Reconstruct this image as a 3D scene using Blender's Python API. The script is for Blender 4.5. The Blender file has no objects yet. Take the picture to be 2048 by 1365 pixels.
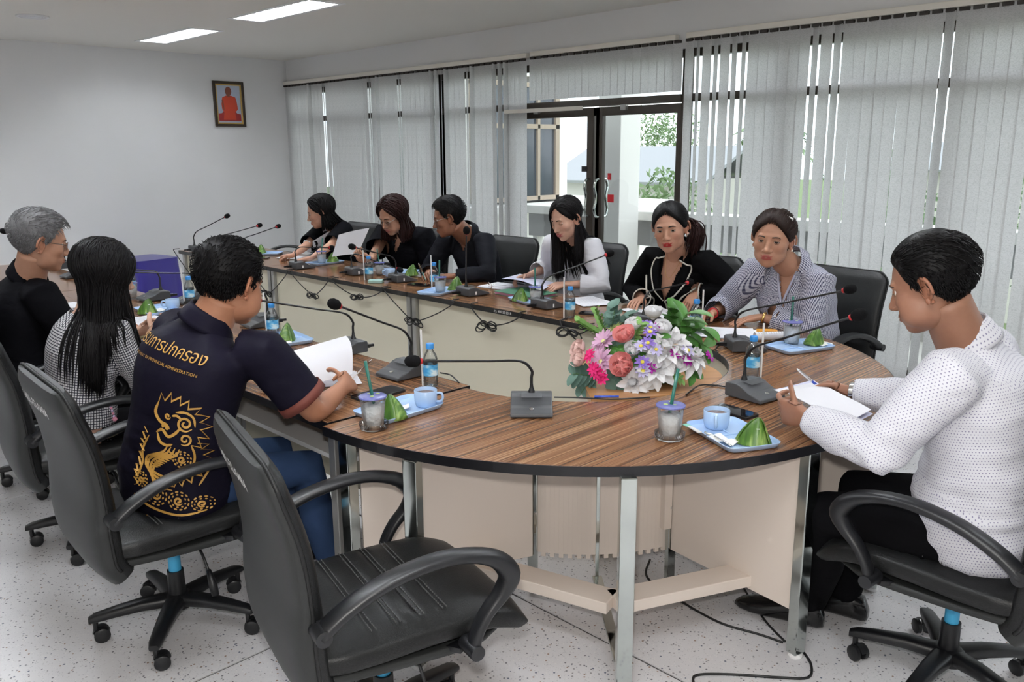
import bpy, bmesh, math, random
import numpy as np
from mathutils import Vector, Matrix, noise
from mathutils.bvhtree import BVHTree
PI = math.pi
random.seed(7); np.random.seed(7)
SC = bpy.context.scene
COL = SC.collection

# ------------------------------------------------------------------ camera
CAM = np.array([1.443, -2.0064, 1.6447])
YAW, PITCH, ROLL, FPX = 2.3627, -0.2239, -0.0064, 1672.82
_f = np.array([math.cos(PITCH)*math.cos(YAW), math.cos(PITCH)*math.sin(YAW), math.sin(PITCH)])
_r = np.array([math.sin(YAW), -math.cos(YAW), 0.0])
_u = np.cross(_r, _f)
RR = math.cos(ROLL)*_r + math.sin(ROLL)*_u
UU = -math.sin(ROLL)*_r + math.cos(ROLL)*_u
FF = _f
cd = bpy.data.cameras.new('camera'); cam = bpy.data.objects.new('camera', cd); COL.objects.link(cam)
cam.matrix_world = Matrix(((RR[0], UU[0], -FF[0], CAM[0]), (RR[1], UU[1], -FF[1], CAM[1]), (RR[2], UU[2], -FF[2], CAM[2]), (0, 0, 0, 1)))
cd.sensor_width = 36.0; cd.lens = FPX/2048*36.0; cd.clip_start = 0.05; cd.clip_end = 400
SC.camera = cam

# ------------------------------------------------------------------ world, lights, exposure
SC.view_settings.view_transform = 'Standard'; SC.view_settings.look = 'None'
SC.view_settings.gamma = 1.0; SC.view_settings.use_curve_mapping = False
SC.view_settings.exposure = 0.36
SC.display_settings.display_device = 'sRGB'
SC.cycles.use_adaptive_sampling = True; SC.cycles.adaptive_threshold = 0.02; SC.cycles.max_bounces = 8; SC.cycles.diffuse_bounces = 4; SC.cycles.glossy_bounces = 3; SC.cycles.transparent_max_bounces = 12
SC.cycles.caustics_reflective = False; SC.cycles.caustics_refractive = False
SKY_STRENGTH = 2.1
FLASH_POWER = 75.0
LAMP_EMIT = 54.0
wd = bpy.data.worlds.new('overcast_sky'); SC.world = wd; wd.use_nodes = True
_n = wd.node_tree.nodes; _bg = _n.get('Background') or _n.new('ShaderNodeBackground')
_bg.inputs['Color'].default_value = (0.93, 0.97, 1.0, 1); _bg.inputs['Strength'].default_value = SKY_STRENGTH
# the camera's own flash, sitting just above the lens
fl = bpy.data.lights.new('camera_flash', 'POINT'); fl.energy = FLASH_POWER; fl.shadow_soft_size = 0.035; fl.color = (1.0, 0.97, 0.93)
flo = bpy.data.objects.new('camera_flash', fl); COL.objects.link(flo)
flo.location = Vector(CAM + UU*0.13 - RR*0.02 + FF*0.04)

# ------------------------------------------------------------------ helpers: picking world points
def V(*a): return np.array(a, float)
def ray(px, py): return FF + RR*(px-1024)/FPX - UU*(py-682.5)/FPX
def at_z(px, py, z): d = ray(px, py); return CAM + d*(z-CAM[2])/d[2]
def at_y(px, py, y): d = ray(px, py); return CAM + d*(y-CAM[1])/d[1]
def at_x(px, py, x): d = ray(px, py); return CAM + d*(x-CAM[0])/d[0]
def near_on_ray(px, py, B, L, far=False):
    """point on the sight line at distance L from B (closest approach if out of reach)"""
    d = ray(px, py); d = d/np.linalg.norm(d); w = B-CAM; t0 = w@d; h2 = w@w - t0*t0
    k = math.sqrt(max(L*L-h2, 0)); return CAM + d*(t0 + (k if far else -k))
def unit(a): a = np.asarray(a, float); n = np.linalg.norm(a); return a/n if n > 1e-12 else a
def rotz(a): c, s = math.cos(a), math.sin(a); return np.array([[c, -s, 0], [s, c, 0], [0, 0, 1.]])
def roty(a): c, s = math.cos(a), math.sin(a); return np.array([[c, 0, s], [0, 1, 0], [-s, 0, c]])
def rotx(a): c, s = math.cos(a), math.sin(a); return np.array([[1, 0, 0], [0, c, -s], [0, s, c]])
def R_(d): return math.radians(d)

# ------------------------------------------------------------------ helpers: objects
def thing(name, label, cat, loc=(0, 0, 0), rz=0.0, group=None):
    o = bpy.data.objects.new(name, None); COL.objects.link(o); o.empty_display_size = 0.05
    o.location = tuple(float(v) for v in loc); o.rotation_euler = (0, 0, rz)
    o['label'] = label; o['category'] = cat
    if group: o['group'] = group
    return o
def tag(o, label=None, cat=None, group=None, kind=None):
    if label: o['label'] = label
    if cat: o['category'] = cat
    if group: o['group'] = group
    if kind: o['kind'] = kind
    return o
def copy_tree(o, parent=None):
    c = o.copy(); COL.objects.link(c)
    if parent is not None: c.parent = parent; c.matrix_parent_inverse = Matrix.Identity(4)
    for ch in list(o.children): copy_tree(ch, c)
    return c
class MB:
    """collects verts/faces, builds one mesh object"""
    def __init__(s): s.v = []; s.f = []; s.m = []; s.n = 0
    def add(s, verts, faces, mi=0):
        b = s.n; verts = np.asarray(verts, float).reshape(-1, 3); s.v.append(verts); s.n += len(verts)
        for f in faces: s.f.append(tuple(b+i for i in f)); s.m.append(mi)
        return s
    def box(s, lo, hi, mi=0, M=None):
        (a, b, c), (d, e, g) = lo, hi
        v = np.array([(a, b, c), (d, b, c), (d, e, c), (a, e, c), (a, b, g), (d, b, g), (d, e, g), (a, e, g)], float)
        if M is not None: v = v@M[0].T + M[1]
        return s.add(v, [(0, 3, 2, 1), (4, 5, 6, 7), (0, 1, 5, 4), (1, 2, 6, 5), (2, 3, 7, 6), (3, 0, 4, 7)], mi)
    def bar(s, A, B, w, h, up=(0, 0, 1), mi=0):
        A, B = np.asarray(A, float), np.asarray(B, float); t = unit(B-A); sd = unit(np.cross(t, up))
        if np.linalg.norm(sd) < .5: sd = unit(np.cross(t, (1, 0, 0)))
        n = np.cross(sd, t); q = [sd*x*w/2+n*y*h/2 for x, y in ((-1, -1), (1, -1), (1, 1), (-1, 1))]
        v = [A+k for k in q]+[B+k for k in q]
        return s.add(v, [(0, 1, 2, 3), (7, 6, 5, 4), (0, 4, 5, 1), (1, 5, 6, 2), (2, 6, 7, 3), (3, 7, 4, 0)], mi)
    def loft(s, rings, cap0=True, cap1=True, mi=0, closed=True):
        k = len(rings[0]); v = np.concatenate([np.asarray(r, float) for r in rings]); f = []
        for i in range(len(rings)-1):
            for j in range(k if closed else k-1):
                a = i*k+j; b = i*k+(j+1) % k; f.append((a, b, b+k, a+k))
        if cap0: f.append(tuple(range(k-1, -1, -1)))
        if cap1: f.append(tuple((len(rings)-1)*k+j for j in range(k)))
        return s.add(v, f, mi)
    def lathe(s, prof, n=20, c=(0, 0, 0), mi=0, cap0=False, cap1=False):
        t = np.linspace(0, 2*PI, n, endpoint=False); cs = np.cos(t); sn = np.sin(t)
        return s.loft([np.stack([c[0]+r*cs, c[1]+r*sn, np.full(n, c[2]+z)], -1) for r, z in prof], cap0, cap1, mi)
    def tube(s, pts, rad, n=8, cap=True, mi=0, flat=1.0, up=None):
        s.loft(tube_rings(pts, rad, n, flat, up), cap, cap, mi); return s
    def prism(s, poly, z0, z1, mi=0, mi_side=None):
        poly = np.asarray(poly, float); k = len(poly)
        v = np.concatenate([np.c_[poly, np.full(k, z0)], np.c_[poly, np.full(k, z1)]])
        s.add(v, [tuple(range(k-1, -1, -1)), tuple(range(k, 2*k))], mi)
        return s.add(v, [(j, (j+1) % k, (j+1) % k+k, j+k) for j in range(k)], mi if mi_side is None else mi_side)
    def sphere(s, c, r, nu=12, nv=8, mi=0, M=None):
        r = np.ones(3)*np.asarray(r, float); rings = []
        for i in range(1, nv):
            a = PI*i/nv; t = np.linspace(0, 2*PI, nu, endpoint=False)
            rings.append(np.stack([math.sin(a)*np.cos(t), math.sin(a)*np.sin(t), np.full(nu, -math.cos(a))], -1))
        v = np.concatenate([[(0, 0, -1)]]+rings+[[(0, 0, 1)]])*r
        if M is not None: v = v@np.asarray(M).T
        v = v+np.asarray(c, float); f = []; N = len(v)
        for j in range(nu): f.append((0, 1+(j+1) % nu, 1+j))
        for i in range(nv-2):
            for j in range(nu): a = 1+i*nu+j; b = 1+i*nu+(j+1) % nu; f.append((a, b, b+nu, a+nu))
        for j in range(nu): f.append((N-1, N-1-nu+j, N-1-nu+(j+1) % nu))
        return s.add(v, f, mi)
    def grid(s, P, mi=0):
        P = np.asarray(P, float); a, b = P.shape[:2]
        return s.add(P.reshape(-1, 3), [(i*b+j, i*b+j+1, (i+1)*b+j+1, (i+1)*b+j) for i in range(a-1) for j in range(b-1)], mi)
    def mesh(s, name):
        me = bpy.data.meshes.new(name)
        v = np.concatenate(s.v) if s.v else np.zeros((0, 3))
        me.from_pydata(v.tolist(), [], s.f)
        me.polygons.foreach_set('material_index', np.array(s.m, dtype=np.int32))
        me.update(); return me
    def build(s, name, mats, parent=None, smooth=False, bevel=0, bseg=2, sub=0, loc=None, solid=0, rz=None, ang=None):
        me = s.mesh(name); return finish(me, name, mats, parent, smooth, bevel, bseg, sub, loc, solid, rz, ang)
def finish(me, name, mats, parent=None, smooth=False, bevel=0, bseg=2, sub=0, loc=None, solid=0, rz=None, ang=None):
    for m in (mats if isinstance(mats, (list, tuple)) else [mats]): me.materials.append(m)
    o = bpy.data.objects.new(name, me); COL.objects.link(o)
    if parent is not None: o.parent = parent
    if loc is not None: o.location = tuple(float(x) for x in loc)
    if rz is not None: o.rotation_euler = (0, 0, rz)
    if solid:
        md = o.modifiers.new('solid', 'SOLIDIFY'); md.thickness = solid; md.offset = 0
    if bevel:
        md = o.modifiers.new('bevel', 'BEVEL'); md.width = bevel; md.segments = bseg; md.limit_method = 'ANGLE'; md.angle_limit = R_(40)
        md.harden_normals = False
    if sub:
        md = o.modifiers.new('sub', 'SUBSURF'); md.levels = sub; md.render_levels = sub
    if smooth or sub or ang:
        me.polygons.foreach_set('use_smooth', np.ones(len(me.polygons), bool))
        if ang:
            try: me.set_sharp_from_angle(angle=R_(ang))
            except Exception: pass
    return o
def catmull(pts, per=6):
    P = np.asarray(pts, float); P = np.vstack([2*P[0]-P[1], P, 2*P[-1]-P[-2]]); out = []
    for i in range(1, len(P)-2):
        for t in np.linspace(0, 1, per, endpoint=False):
            a, b, c, d = P[i-1:i+3]
            out.append(.5*((2*b)+(-a+c)*t+(2*a-5*b+4*c-d)*t*t+(-a+3*b-3*c+d)*t**3))
    out.append(P[-2]); return np.array(out)
def tube_rings(pts, rad, n=8, flat=1.0, up=None):
    P = np.asarray(pts, float); k = len(P); rad = np.broadcast_to(np.asarray(rad, float), (k,)) if np.ndim(rad) < 2 else np.asarray(rad)
    T = np.gradient(P, axis=0); T /= np.linalg.norm(T, axis=1)[:, None]+1e-12
    nrm = np.asarray(up, float) if up is not None else (np.array([0, 0, 1.]) if abs(T[0][2]) < .9 else np.array([1., 0, 0]))
    rings = []; th = np.linspace(0, 2*PI, n, endpoint=False)
    for i in range(k):
        nrm = nrm - T[i]*(nrm@T[i]); nrm = unit(nrm); b = np.cross(T[i], nrm)
        ra, rb = (rad[i], rad[i]*flat) if np.ndim(rad[i]) == 0 else rad[i]
        rings.append(P[i]+np.outer(np.cos(th)*ra, nrm)+np.outer(np.sin(th)*rb, b))
    return rings
def sring(n, a, b, e=2.0):
    """superellipse ring of n points"""
    t = np.linspace(0, 2*PI, n, endpoint=False); c, s_ = np.cos(t), np.sin(t)
    return np.stack([a*np.sign(c)*np.abs(c)**(2/e), b*np.sign(s_)*np.abs(s_)**(2/e)], -1)

# ------------------------------------------------------------------ helpers: materials
def mat(name, col=(.8, .8, .8), rough=.5, metal=0.0, spec=.5, trans=0.0, emit=None, es=0.0, alpha=1.0, sheen=0, coat=0, sss=0):
    m = bpy.data.materials.new(name); m.use_nodes = True; b = m.node_tree.nodes['Principled BSDF']
    b.inputs['Base Color'].default_value = (*col, 1); b.inputs['Roughness'].default_value = rough
    b.inputs['Metallic'].default_value = metal; b.inputs['Specular IOR Level'].default_value = spec
    if trans: b.inputs['Transmission Weight'].default_value = trans
    if sheen: b.inputs['Sheen Weight'].default_value = sheen
    if coat: b.inputs['Coat Weight'].default_value = coat; b.inputs['Coat Roughness'].default_value = .08
    if sss: b.inputs['Subsurface Weight'].default_value = sss; b.inputs['Subsurface Radius'].default_value = (.012, .005, .003); b.inputs['Subsurface Scale'].default_value = .6
    if emit: b.inputs['Emission Color'].default_value = (*emit, 1); b.inputs['Emission Strength'].default_value = es
    return m
class NT:
    def __init__(s, m): s.t = m.node_tree; s.b = s.t.nodes['Principled BSDF']
    def n(s, typ, ins=None, **kw):
        nd = s.t.nodes.new('ShaderNode'+typ)
        for k, v in kw.items(): setattr(nd, k, v)
        for k, v in (ins or {}).items():
            if isinstance(v, bpy.types.NodeSocket): s.t.links.new(v, nd.inputs[k])
            else: nd.inputs[k].default_value = v
        return nd
    def link(s, a, b): s.t.links.new(a, b)
    def coord(s, which='Object'): return s.n('TexCoord').outputs[which]
    def mapping(s, vec, scale=(1, 1, 1), rot=(0, 0, 0), loc=(0, 0, 0)):
        return s.n('Mapping', {'Vector': vec, 'Scale': scale, 'Rotation': rot, 'Location': loc}).outputs[0]
    def ramp(s, fac, stops, interp='LINEAR'):
        nd = s.n('ValToRGB', {'Fac': fac}); e = nd.color_ramp; e.interpolation = interp
        while len(e.elements) < len(stops): e.elements.new(.5)
        for el, (p, c) in zip(e.elements, stops): el.position = p; el.color = (*c, 1) if len(c) == 3 else c
        return nd.outputs[0]
    def noise(s, vec, scale, detail=2, rough=.5): return s.n('TexNoise', {'Vector': vec, 'Scale': scale, 'Detail': detail, 'Roughness': rough}).outputs['Fac']
    def mix(s, fac, a, b, blend='MIX'):
        nd = s.n('Mix', data_type='RGBA', blend_type=blend)
        for k, v in ((0, fac), (6, a), (7, b)):
            if isinstance(v, bpy.types.NodeSocket): s.t.links.new(v, nd.inputs[k])
            else: nd.inputs[k].default_value = v if k == 0 else (*v, 1)
        return nd.outputs[2]
    def math(s, op, a, b=0.0):
        nd = s.n('Math', operation=op)
        for k, v in ((0, a), (1, b)):
            if isinstance(v, bpy.types.NodeSocket): s.t.links.new(v, nd.inputs[k])
            else: nd.inputs[k].default_value = v
        return nd.outputs[0]
    def bump(s, h, strength=.3, dist=.01):
        nd = s.n('Bump', {'Height': h, 'Strength': strength, 'Distance': dist}); s.link(nd.outputs[0], s.b.inputs['Normal'])
    def base(s, c): s.link(c, s.b.inputs['Base Color'])
def clear_mat(name, tint=(1, 1, 1), gloss=.12, rough=.03, gcol=(1, 1, 1)):
    """thin clear plastic or glass: mostly see-through with a fresnel sheen"""
    m = bpy.data.materials.new(name); m.use_nodes = True; t = m.node_tree; t.nodes.clear()
    o = t.nodes.new('ShaderNodeOutputMaterial'); mx = t.nodes.new('ShaderNodeMixShader'); tr = t.nodes.new('ShaderNodeBsdfTransparent'); g = t.nodes.new('ShaderNodeBsdfGlossy')
    tr.inputs[0].default_value = (*tint, 1); g.inputs['Roughness'].default_value = rough; g.inputs[0].default_value = (*gcol, 1)
    fr = t.nodes.new('ShaderNodeLayerWeight'); fr.inputs[0].default_value = .25
    ma = t.nodes.new('ShaderNodeMath'); ma.operation = 'MULTIPLY_ADD'; ma.inputs[1].default_value = .75; ma.inputs[2].default_value = gloss; ma.use_clamp = True
    t.links.new(fr.outputs['Fresnel'], ma.inputs[0]); t.links.new(ma.outputs[0], mx.inputs[0])
    t.links.new(tr.outputs[0], mx.inputs[1]); t.links.new(g.outputs[0], mx.inputs[2]); t.links.new(mx.outputs[0], o.inputs[0]); return m
M = {}
def text_mesh(body, size, extr=0.0, bold=0.0):
    cu = bpy.data.curves.new('lettering', 'FONT'); cu.body = body; cu.size = size; cu.align_x = 'CENTER'; cu.align_y = 'CENTER'; cu.resolution_u = 3; cu.extrude = extr; cu.offset = bold
    o = bpy.data.objects.new('lettering', cu); COL.objects.link(o); bpy.context.view_layer.update()
    dg = bpy.context.evaluated_depsgraph_get(); me = bpy.data.meshes.new_from_object(o.evaluated_get(dg))
    v = np.array([x.co[:] for x in me.vertices]); f = [tuple(p.vertices) for p in me.polygons]
    bpy.data.objects.remove(o); bpy.data.curves.remove(cu); bpy.data.meshes.remove(me)
    return (v if len(v) else np.zeros((0, 3))), f
# ------------------------------------------------------------------ materials
def wood_mat(name, axis, dark=(.095, .042, .021), mid=(.20, .094, .045), light=(.50, .31, .17), rough=.17):
    m = mat(name, mid, rough, spec=.5); t = NT(m); c = t.coord()
    sc = (.7, 84, 1) if axis == 'x' else (84, .7, 1)
    v = t.mapping(c, sc); n1 = t.noise(v, 1.0, 4, .62)
    v2 = t.mapping(c, (.4, 16, 1) if axis == 'x' else (16, .4, 1)); n2 = t.noise(v2, 1.0, 2, .5)
    v3 = t.mapping(c, (.7, 170, 1) if axis == 'x' else (170, .7, 1)); n3 = t.noise(v3, 1.0, 2, .5)
    f = t.math('ADD', t.math('MULTIPLY', n1, .62), t.math('MULTIPLY', n2, .38))
    base = t.ramp(f, [(.36, dark), (.44, (.12, .052, .025)), (.50, mid), (.55, (.26, .13, .065)), (.60, (.15, .068, .032)), (.66, (.30, .16, .08)), (.74, light)])
    hl = t.ramp(n3, [(.58, (0, 0, 0)), (.66, (1, 1, 1))])
    t.base(t.mix(t.math('MULTIPLY', hl, .55), base, light)); t.bump(n1, .03, .001); return m
def make_mats():
    M['wood_x'] = wood_mat('zebra_laminate_lengthwise', 'x'); M['wood_y'] = wood_mat('zebra_laminate_crosswise', 'y')
    M['edge'] = mat('black_edge_band', (.006, .006, .008), .35)
    M['cream'] = mat('cream_board', (.74, .65, .575), .55); t = NT(M['cream']); t.bump(t.noise(t.coord(), 160, 2), .05, .002)
    M['beige'] = mat('beige_board', (.66, .62, .50), .5)
    M['chrome'] = mat('chrome', (.52, .56, .54), .10, 1.0)
    M['grey_metal'] = mat('grey_metal', (.42, .42, .41), .35, .7)
    M['leather'] = mat('black_leather', (.0085, .009, .0095), .40, spec=.32); t = NT(M['leather'])
    n = t.n('TexVoronoi', {'Vector': t.coord(), 'Scale': 320.0}).outputs['Distance']; t.bump(t.math('ADD', n, t.noise(t.coord(), 35, 3)), .18, .002)
    M['leather_back'] = mat('matte_vinyl', (.019, .0205, .0205), .5, spec=.4); t = NT(M['leather_back']); t.bump(t.noise(t.coord(), 420, 2), .12, .001)
    M['stitch'] = mat('stitching', (.10, .10, .10), .7)
    M['plastic'] = mat('black_plastic', (.0085, .009, .011), .38); t = NT(M['plastic']); t.bump(t.noise(t.coord(), 900, 2), .1, .0008)
    M['mic'] = mat('dark_grey_plastic', (.055, .058, .064), .45)
    M['mic2'] = mat('mid_grey_plastic', (.11, .115, .125), .4)
    M['foam'] = mat('foam', (.008, .008, .009), .95, spec=.1); t = NT(M['foam']); t.bump(t.noise(t.coord(), 700, 2), .8, .003)
    M['red'] = mat('red_ring', (.45, .015, .02), .4)
    M['cable'] = mat('black_cable', (.010, .010, .011), .5)
    M['blue_sleeve'] = mat('blue_sleeve', (.06, .42, .72), .45)
    M['tray'] = mat('sky_blue_plastic', (.43, .60, .86), .25, spec=.5)
    M['white'] = mat('white_plastic', (.82, .82, .82), .35)
    M['paper'] = mat('white_paper', (.80, .80, .85), .8, spec=.2)
    M['paper2'] = mat('lavender_paper', (.62, .63, .78), .8, spec=.2)
    M['napkin'] = mat('tissue', (.86, .87, .86), .9)
    M['metal'] = mat('polished_steel', (.8, .8, .8), .18, 1.0)
    M['clear'] = clear_mat('clear_plastic', (.93, .95, .96), .06, .05)
    M['glass'] = clear_mat('window_glass', (.93, .96, .97), .02, .01)
    M['lens'] = clear_mat('spectacle_lens', (.9, .92, .94), .05, .01)
    M['cup'] = mat('frosted_cup', (.72, .74, .75), .3, alpha=1); 
    M['ice'] = mat('ice_and_milk', (.90, .91, .92), .45); t = NT(M['ice']); t.bump(t.noise(t.coord(), 55, 3), .8, .01)
    M['lid'] = mat('printed_lid_film', (.13, .14, .38), .22)
    M['straw'] = mat('green_straw', (.015, .13, .10), .3)
    M['label'] = mat('blue_label', (.10, .42, .72), .4); t = NT(M['label'])
    t.base(t.ramp(t.noise(t.mapping(t.coord(), (22, 22, 40)), 1.0, 2), [(.42, (.05, .32, .66)), (.52, (.16, .52, .80)), (.62, (.72, .86, .92))]))
    M['cap'] = mat('blue_cap', (.04, .28, .72), .35)
    M['water'] = clear_mat('water', (.88, .93, .95), .05, .02)
    M['leaf_wrap'] = mat('banana_leaf', (.08, .19, .02), .35); t = NT(M['leaf_wrap'])
    t.base(t.ramp(t.noise(t.mapping(t.coord(), (60, 8, 8), (0, .5, .4)), 1.0, 3), [(.3, (.02, .065, .008)), (.5, (.06, .15, .015)), (.66, (.28, .40, .10))]))
    M['screen'] = mat('phone_glass', (.006, .006, .008), .06, spec=.6)
    M['coffee'] = mat('coffee', (.16, .085, .045), .1)
    M['silver'] = mat('silver', (.7, .7, .7), .2, 1.0)
    M['pen_blue'] = mat('blue_pen', (.03, .07, .42), .25)
    M['teal'] = mat('teal_pen', (.25, .62, .66), .3)
    M['navy_cloth'] = mat('royal_blue_cloth', (.018, .010, .19), .8, sheen=.4)
    M['wood_plain'] = mat('beech_laminate', (.50, .25, .105), .28); t = NT(M['wood_plain'])
    t.base(t.ramp(t.noise(t.mapping(t.coord(), (30, 2, 30)), 1.0, 3), [(.35, (.42, .20, .08)), (.65, (.58, .31, .14))]))
    M['wall'] = mat('white_wall_paint', (.80, .80, .80), .75, spec=.25); t = NT(M['wall']); t.base(t.ramp(t.noise(t.coord(), .8, 3), [(.3, (.765, .77, .77)), (.7, (.83, .83, .83))]))
    M['ceiling'] = mat('ceiling_paint', (.80, .775, .72), .85, spec=.2)
    M['skirting'] = mat('grey_skirting', (.55, .55, .52), .5)
    M['bronze'] = mat('dark_bronze_frame', (.040, .030, .022), .4, .3)
    M['rail'] = mat('cream_rail', (.78, .74, .66), .5)
    M['carrier'] = mat('dark_carrier', (.02, .014, .011), .5)
    M['concrete'] = mat('painted_concrete', (.62, .59, .55), .8); 
    M['concrete_grey'] = mat('grey_concrete', (.36, .355, .35), .8)
    M['white_paint'] = mat('white_exterior_paint', (.86, .84, .80), .7)
    M['beige_frame'] = mat('beige_window_frame', (.42, .33, .25), .5)
    M['dark_glass'] = mat('dark_window_glass', (.045, .055, .075), .08, spec=.7)
    # terrazzo
    m = M['terrazzo'] = mat('terrazzo', (.6, .6, .61), .3, spec=.4); t = NT(m); c = t.coord()
    def chips(scale, lo, hi):
        v = t.n('TexVoronoi', {'Vector': c, 'Scale': scale, 'Randomness': 1.0}); inner = t.math('LESS_THAN', v.outputs['Distance'], .34)
        sep = t.n('SeparateColor', {'Color': v.outputs['Color']}); pick = t.math('GREATER_THAN', sep.outputs[0], lo)
        return t.math('MULTIPLY', inner, pick), t.ramp(sep.outputs[1], hi, 'CONSTANT')
    m1, c1 = chips(95.0, .80, [(0, (.17, .17, .19)), (.4, (.30, .29, .30)), (.7, (.30, .20, .15)), (.85, (.12, .14, .2))])
    m2, c2 = chips(150.0, .45, [(0, (.78, .77, .76)), (.35, (.50, .50, .52)), (.7, (.60, .59, .60))])
    base = t.ramp(t.noise(c, 4, 3), [(.3, (.66, .65, .67)), (.7, (.73, .72, .735))])
    b2 = t.mix(t.math('MULTIPLY', m2, .75), base, c2); t.base(t.mix(m1, b2, c1))
    M['joint'] = mat('dark_floor_joint', (.03, .03, .03), .6)
    # blind fabric: lets daylight through, woven twig pattern in fine relief
    m = M['blind'] = bpy.data.materials.new('vertical_blind_fabric'); m.use_nodes = True; t = NT(m); b = t.b
    w = t.n('TexWave', {'Vector': t.mapping(t.coord(), (1, 1, 1.0)), 'Scale': 16.0, 'Distortion': 16.0, 'Detail': 3.0, 'Detail Scale': 2.2}, bands_direction='Z')
    pat = t.ramp(w.outputs['Fac'], [(.0, (.68, .685, .68)), (.12, (.77, .775, .77)), (.85, (.79, .79, .79)), (1, (.82, .82, .82))])
    t.base(pat); b.inputs['Roughness'].default_value = .8; b.inputs['Specular IOR Level'].default_value = .15
    t.bump(w.outputs['Fac'], .25, .002)
    tl = t.n('BsdfTranslucent', {'Color': pat}); mx = t.n('MixShader', {0: .42}); out = t.t.nodes['Material Output']
    t.link(b.outputs[0], mx.inputs[1]); t.link(tl.outputs[0], mx.inputs[2]); t.link(mx.outputs[0], out.inputs[0])
    M['lamp'] = mat('fluorescent_tube', (1, 1, 1), .5, emit=(.93, .97, 1.0), es=LAMP_EMIT)
    M['lamp_pan'] = mat('white_reflector', (.85, .86, .88), .3)
    M['frame_wood'] = mat('dark_carved_frame', (.035, .022, .012), .4)
    M['gold'] = mat('gold_slip', (.62, .42, .13), .35, .6)
make_mats()
# ------------------------------------------------------------------ the room
X0, X1, Y0, Y1, H = -8.8, 4.2, -4.6, 3.97, 2.81
BY = 3.93            # plane of the blinds
def struct(name, mb, m, parent=None, **k):
    o = mb.build(name, m, parent, **k)
    if parent is None: o['kind'] = 'structure'
    return o
floor = struct('floor', MB().box((X0-.2, Y0-.2, -.12), (X1+.2, Y1+.2, -.004)), M['joint'])
gx = sorted([X0-.2]+[-.95+2.06*k for k in range(-4, 4) if X0 < -.95+2.06*k < X1]+[X1+.2])
gy = sorted([Y0-.2]+[.02+2.06*k for k in range(-3, 3) if Y0 < .02+2.06*k < Y1]+[Y1+.18])
for i in range(len(gx)-1):
    for j in range(len(gy)-1):
        MB().box((gx[i]+.0045, gy[j]+.0045, -.03), (gx[i+1]-.0045, gy[j+1]-.0045, 0)).build('terrazzo_slab', M['terrazzo'], floor)
b = MB().box((-.30, -.012, 0), (-.17, .012, .0012)).box((-.30, .03, 0), (-.17, .054, .0012))
tk = b.build('floor_tape', M['edge'], None, loc=(.20, -.13, 0.0), rz=R_(48)); tag(tk, 'two short black tape marks stuck on the terrazzo floor', 'tape')
for nm, lo, hi in (('wall_back', (X0-.15, Y0, 0), (X0, Y1+.15, H)), ('wall_right', (X1, Y0, 0), (X1+.15, Y1+.15, H)),
                   ('wall_front', (X0, Y0-.15, 0), (X1, Y0, H)), ('wall_window', (X0, Y1, 2.44), (X1, Y1+.16, H))):
    struct(nm, MB().box(lo, hi), M['wall'])
struct('baseboard_back', MB().box((X0, Y0, 0), (X0+.018, Y1, .13)), M['skirting'], bevel=.004)
# ceiling with real openings for the lamps
LW, LL = .30, 1.28
lamps = [(x, y) for y in (1.92, -1.15) for x in (-7.37, -5.27, -3.17, -1.07, 1.03)]
xs = sorted({X0, X1} | {x+s*LL/2 for x, _ in lamps for s in (-1, 1)}); ys = sorted({Y0, Y1+.15} | {y+s*LW/2 for _, y in lamps for s in (-1, 1)})
b = MB()
for i in range(len(xs)-1):
    for j in range(len(ys)-1):
        cx, cy = (xs[i]+xs[i+1])/2, (ys[j]+ys[j+1])/2
        if any(abs(cx-x) < LL/2 and abs(cy-y) < LW/2 for x, y in lamps): continue
        b.box((xs[i], ys[j], H), (xs[i+1], ys[j+1], H+.12))
struct('ceiling', b, M['ceiling'])
def make_lamp():
    t = thing('ceiling_light', '', 'light', (0, 0, H))
    w, l = LW/2, LL/2
    b = MB()
    for lo, hi in (((-l-.03, -w-.03, -.006), (l+.03, -w+.012, .004)), ((-l-.03, w-.012, -.006), (l+.03, w+.03, .004)),
                   ((-l-.03, -w+.012, -.006), (-l+.012, w-.012, .004)), ((l-.012, -w+.012, -.006), (l+.03, w-.012, .004))): b.box(lo, hi)
    b.build('trim_frame', M['white'], t, bevel=.002)
    b = MB(); w2, l2 = w-.012, l-.012
    b.box((-l2, -w2, .085), (l2, w2, .09)).box((-l2, -w2, 0), (l2, -w2+.004, .085)).box((-l2, w2-.004, 0), (l2, w2, .085)).box((-l2, -w2, 0), (-l2+.004, w2, .085)).box((l2-.004, -w2, 0), (l2, w2, .085))
    b.build('reflector', M['lamp_pan'], t)
    for y in (-.065, .065):
        MB().tube([(-l2+.03, y, .05), (l2-.03, y, .05)], .019, 10).build('tube', M['lamp'], t, smooth=True)
    lv = MB().box((-l2+.004, -.003, .004), (l2-.004, .003, .04)).build('louver_spine', M['lamp_pan'], t)
    for k in range(11):
        x = -l2+(k+1)*2*l2/12
        MB().prism([(x-.016, -w2+.005), (x+.016, -w2+.005), (x, -.004)], .004, .03).prism([(x, .004), (x+.016, w2-.005), (x-.016, w2-.005)], .004, .03).build('louver_blade', M['lamp_pan'], t)
    return t
lp = make_lamp()
LLAB = {0: 'recessed louvred ceiling light nearest the back wall', 1: 'larger looking recessed louvred ceiling light cut by the top of the picture'}
for i, (x, y) in enumerate(lamps):
    o = lp if i == 0 else copy_tree(lp)
    o.location = (x, y, H); o['label'] = LLAB.get(i, 'recessed louvred ceiling light, %s from the back wall, over the %s row' % (('first', 'second', 'third', 'fourth', 'fifth')[i % 5], 'window side' if i < 5 else 'left side')); o['group'] = 'recessed ceiling lights'
sp = thing('ceiling_speaker', 'round flush ceiling speaker grille near the left edge', 'speaker', (-6.95, .46, H))
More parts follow.
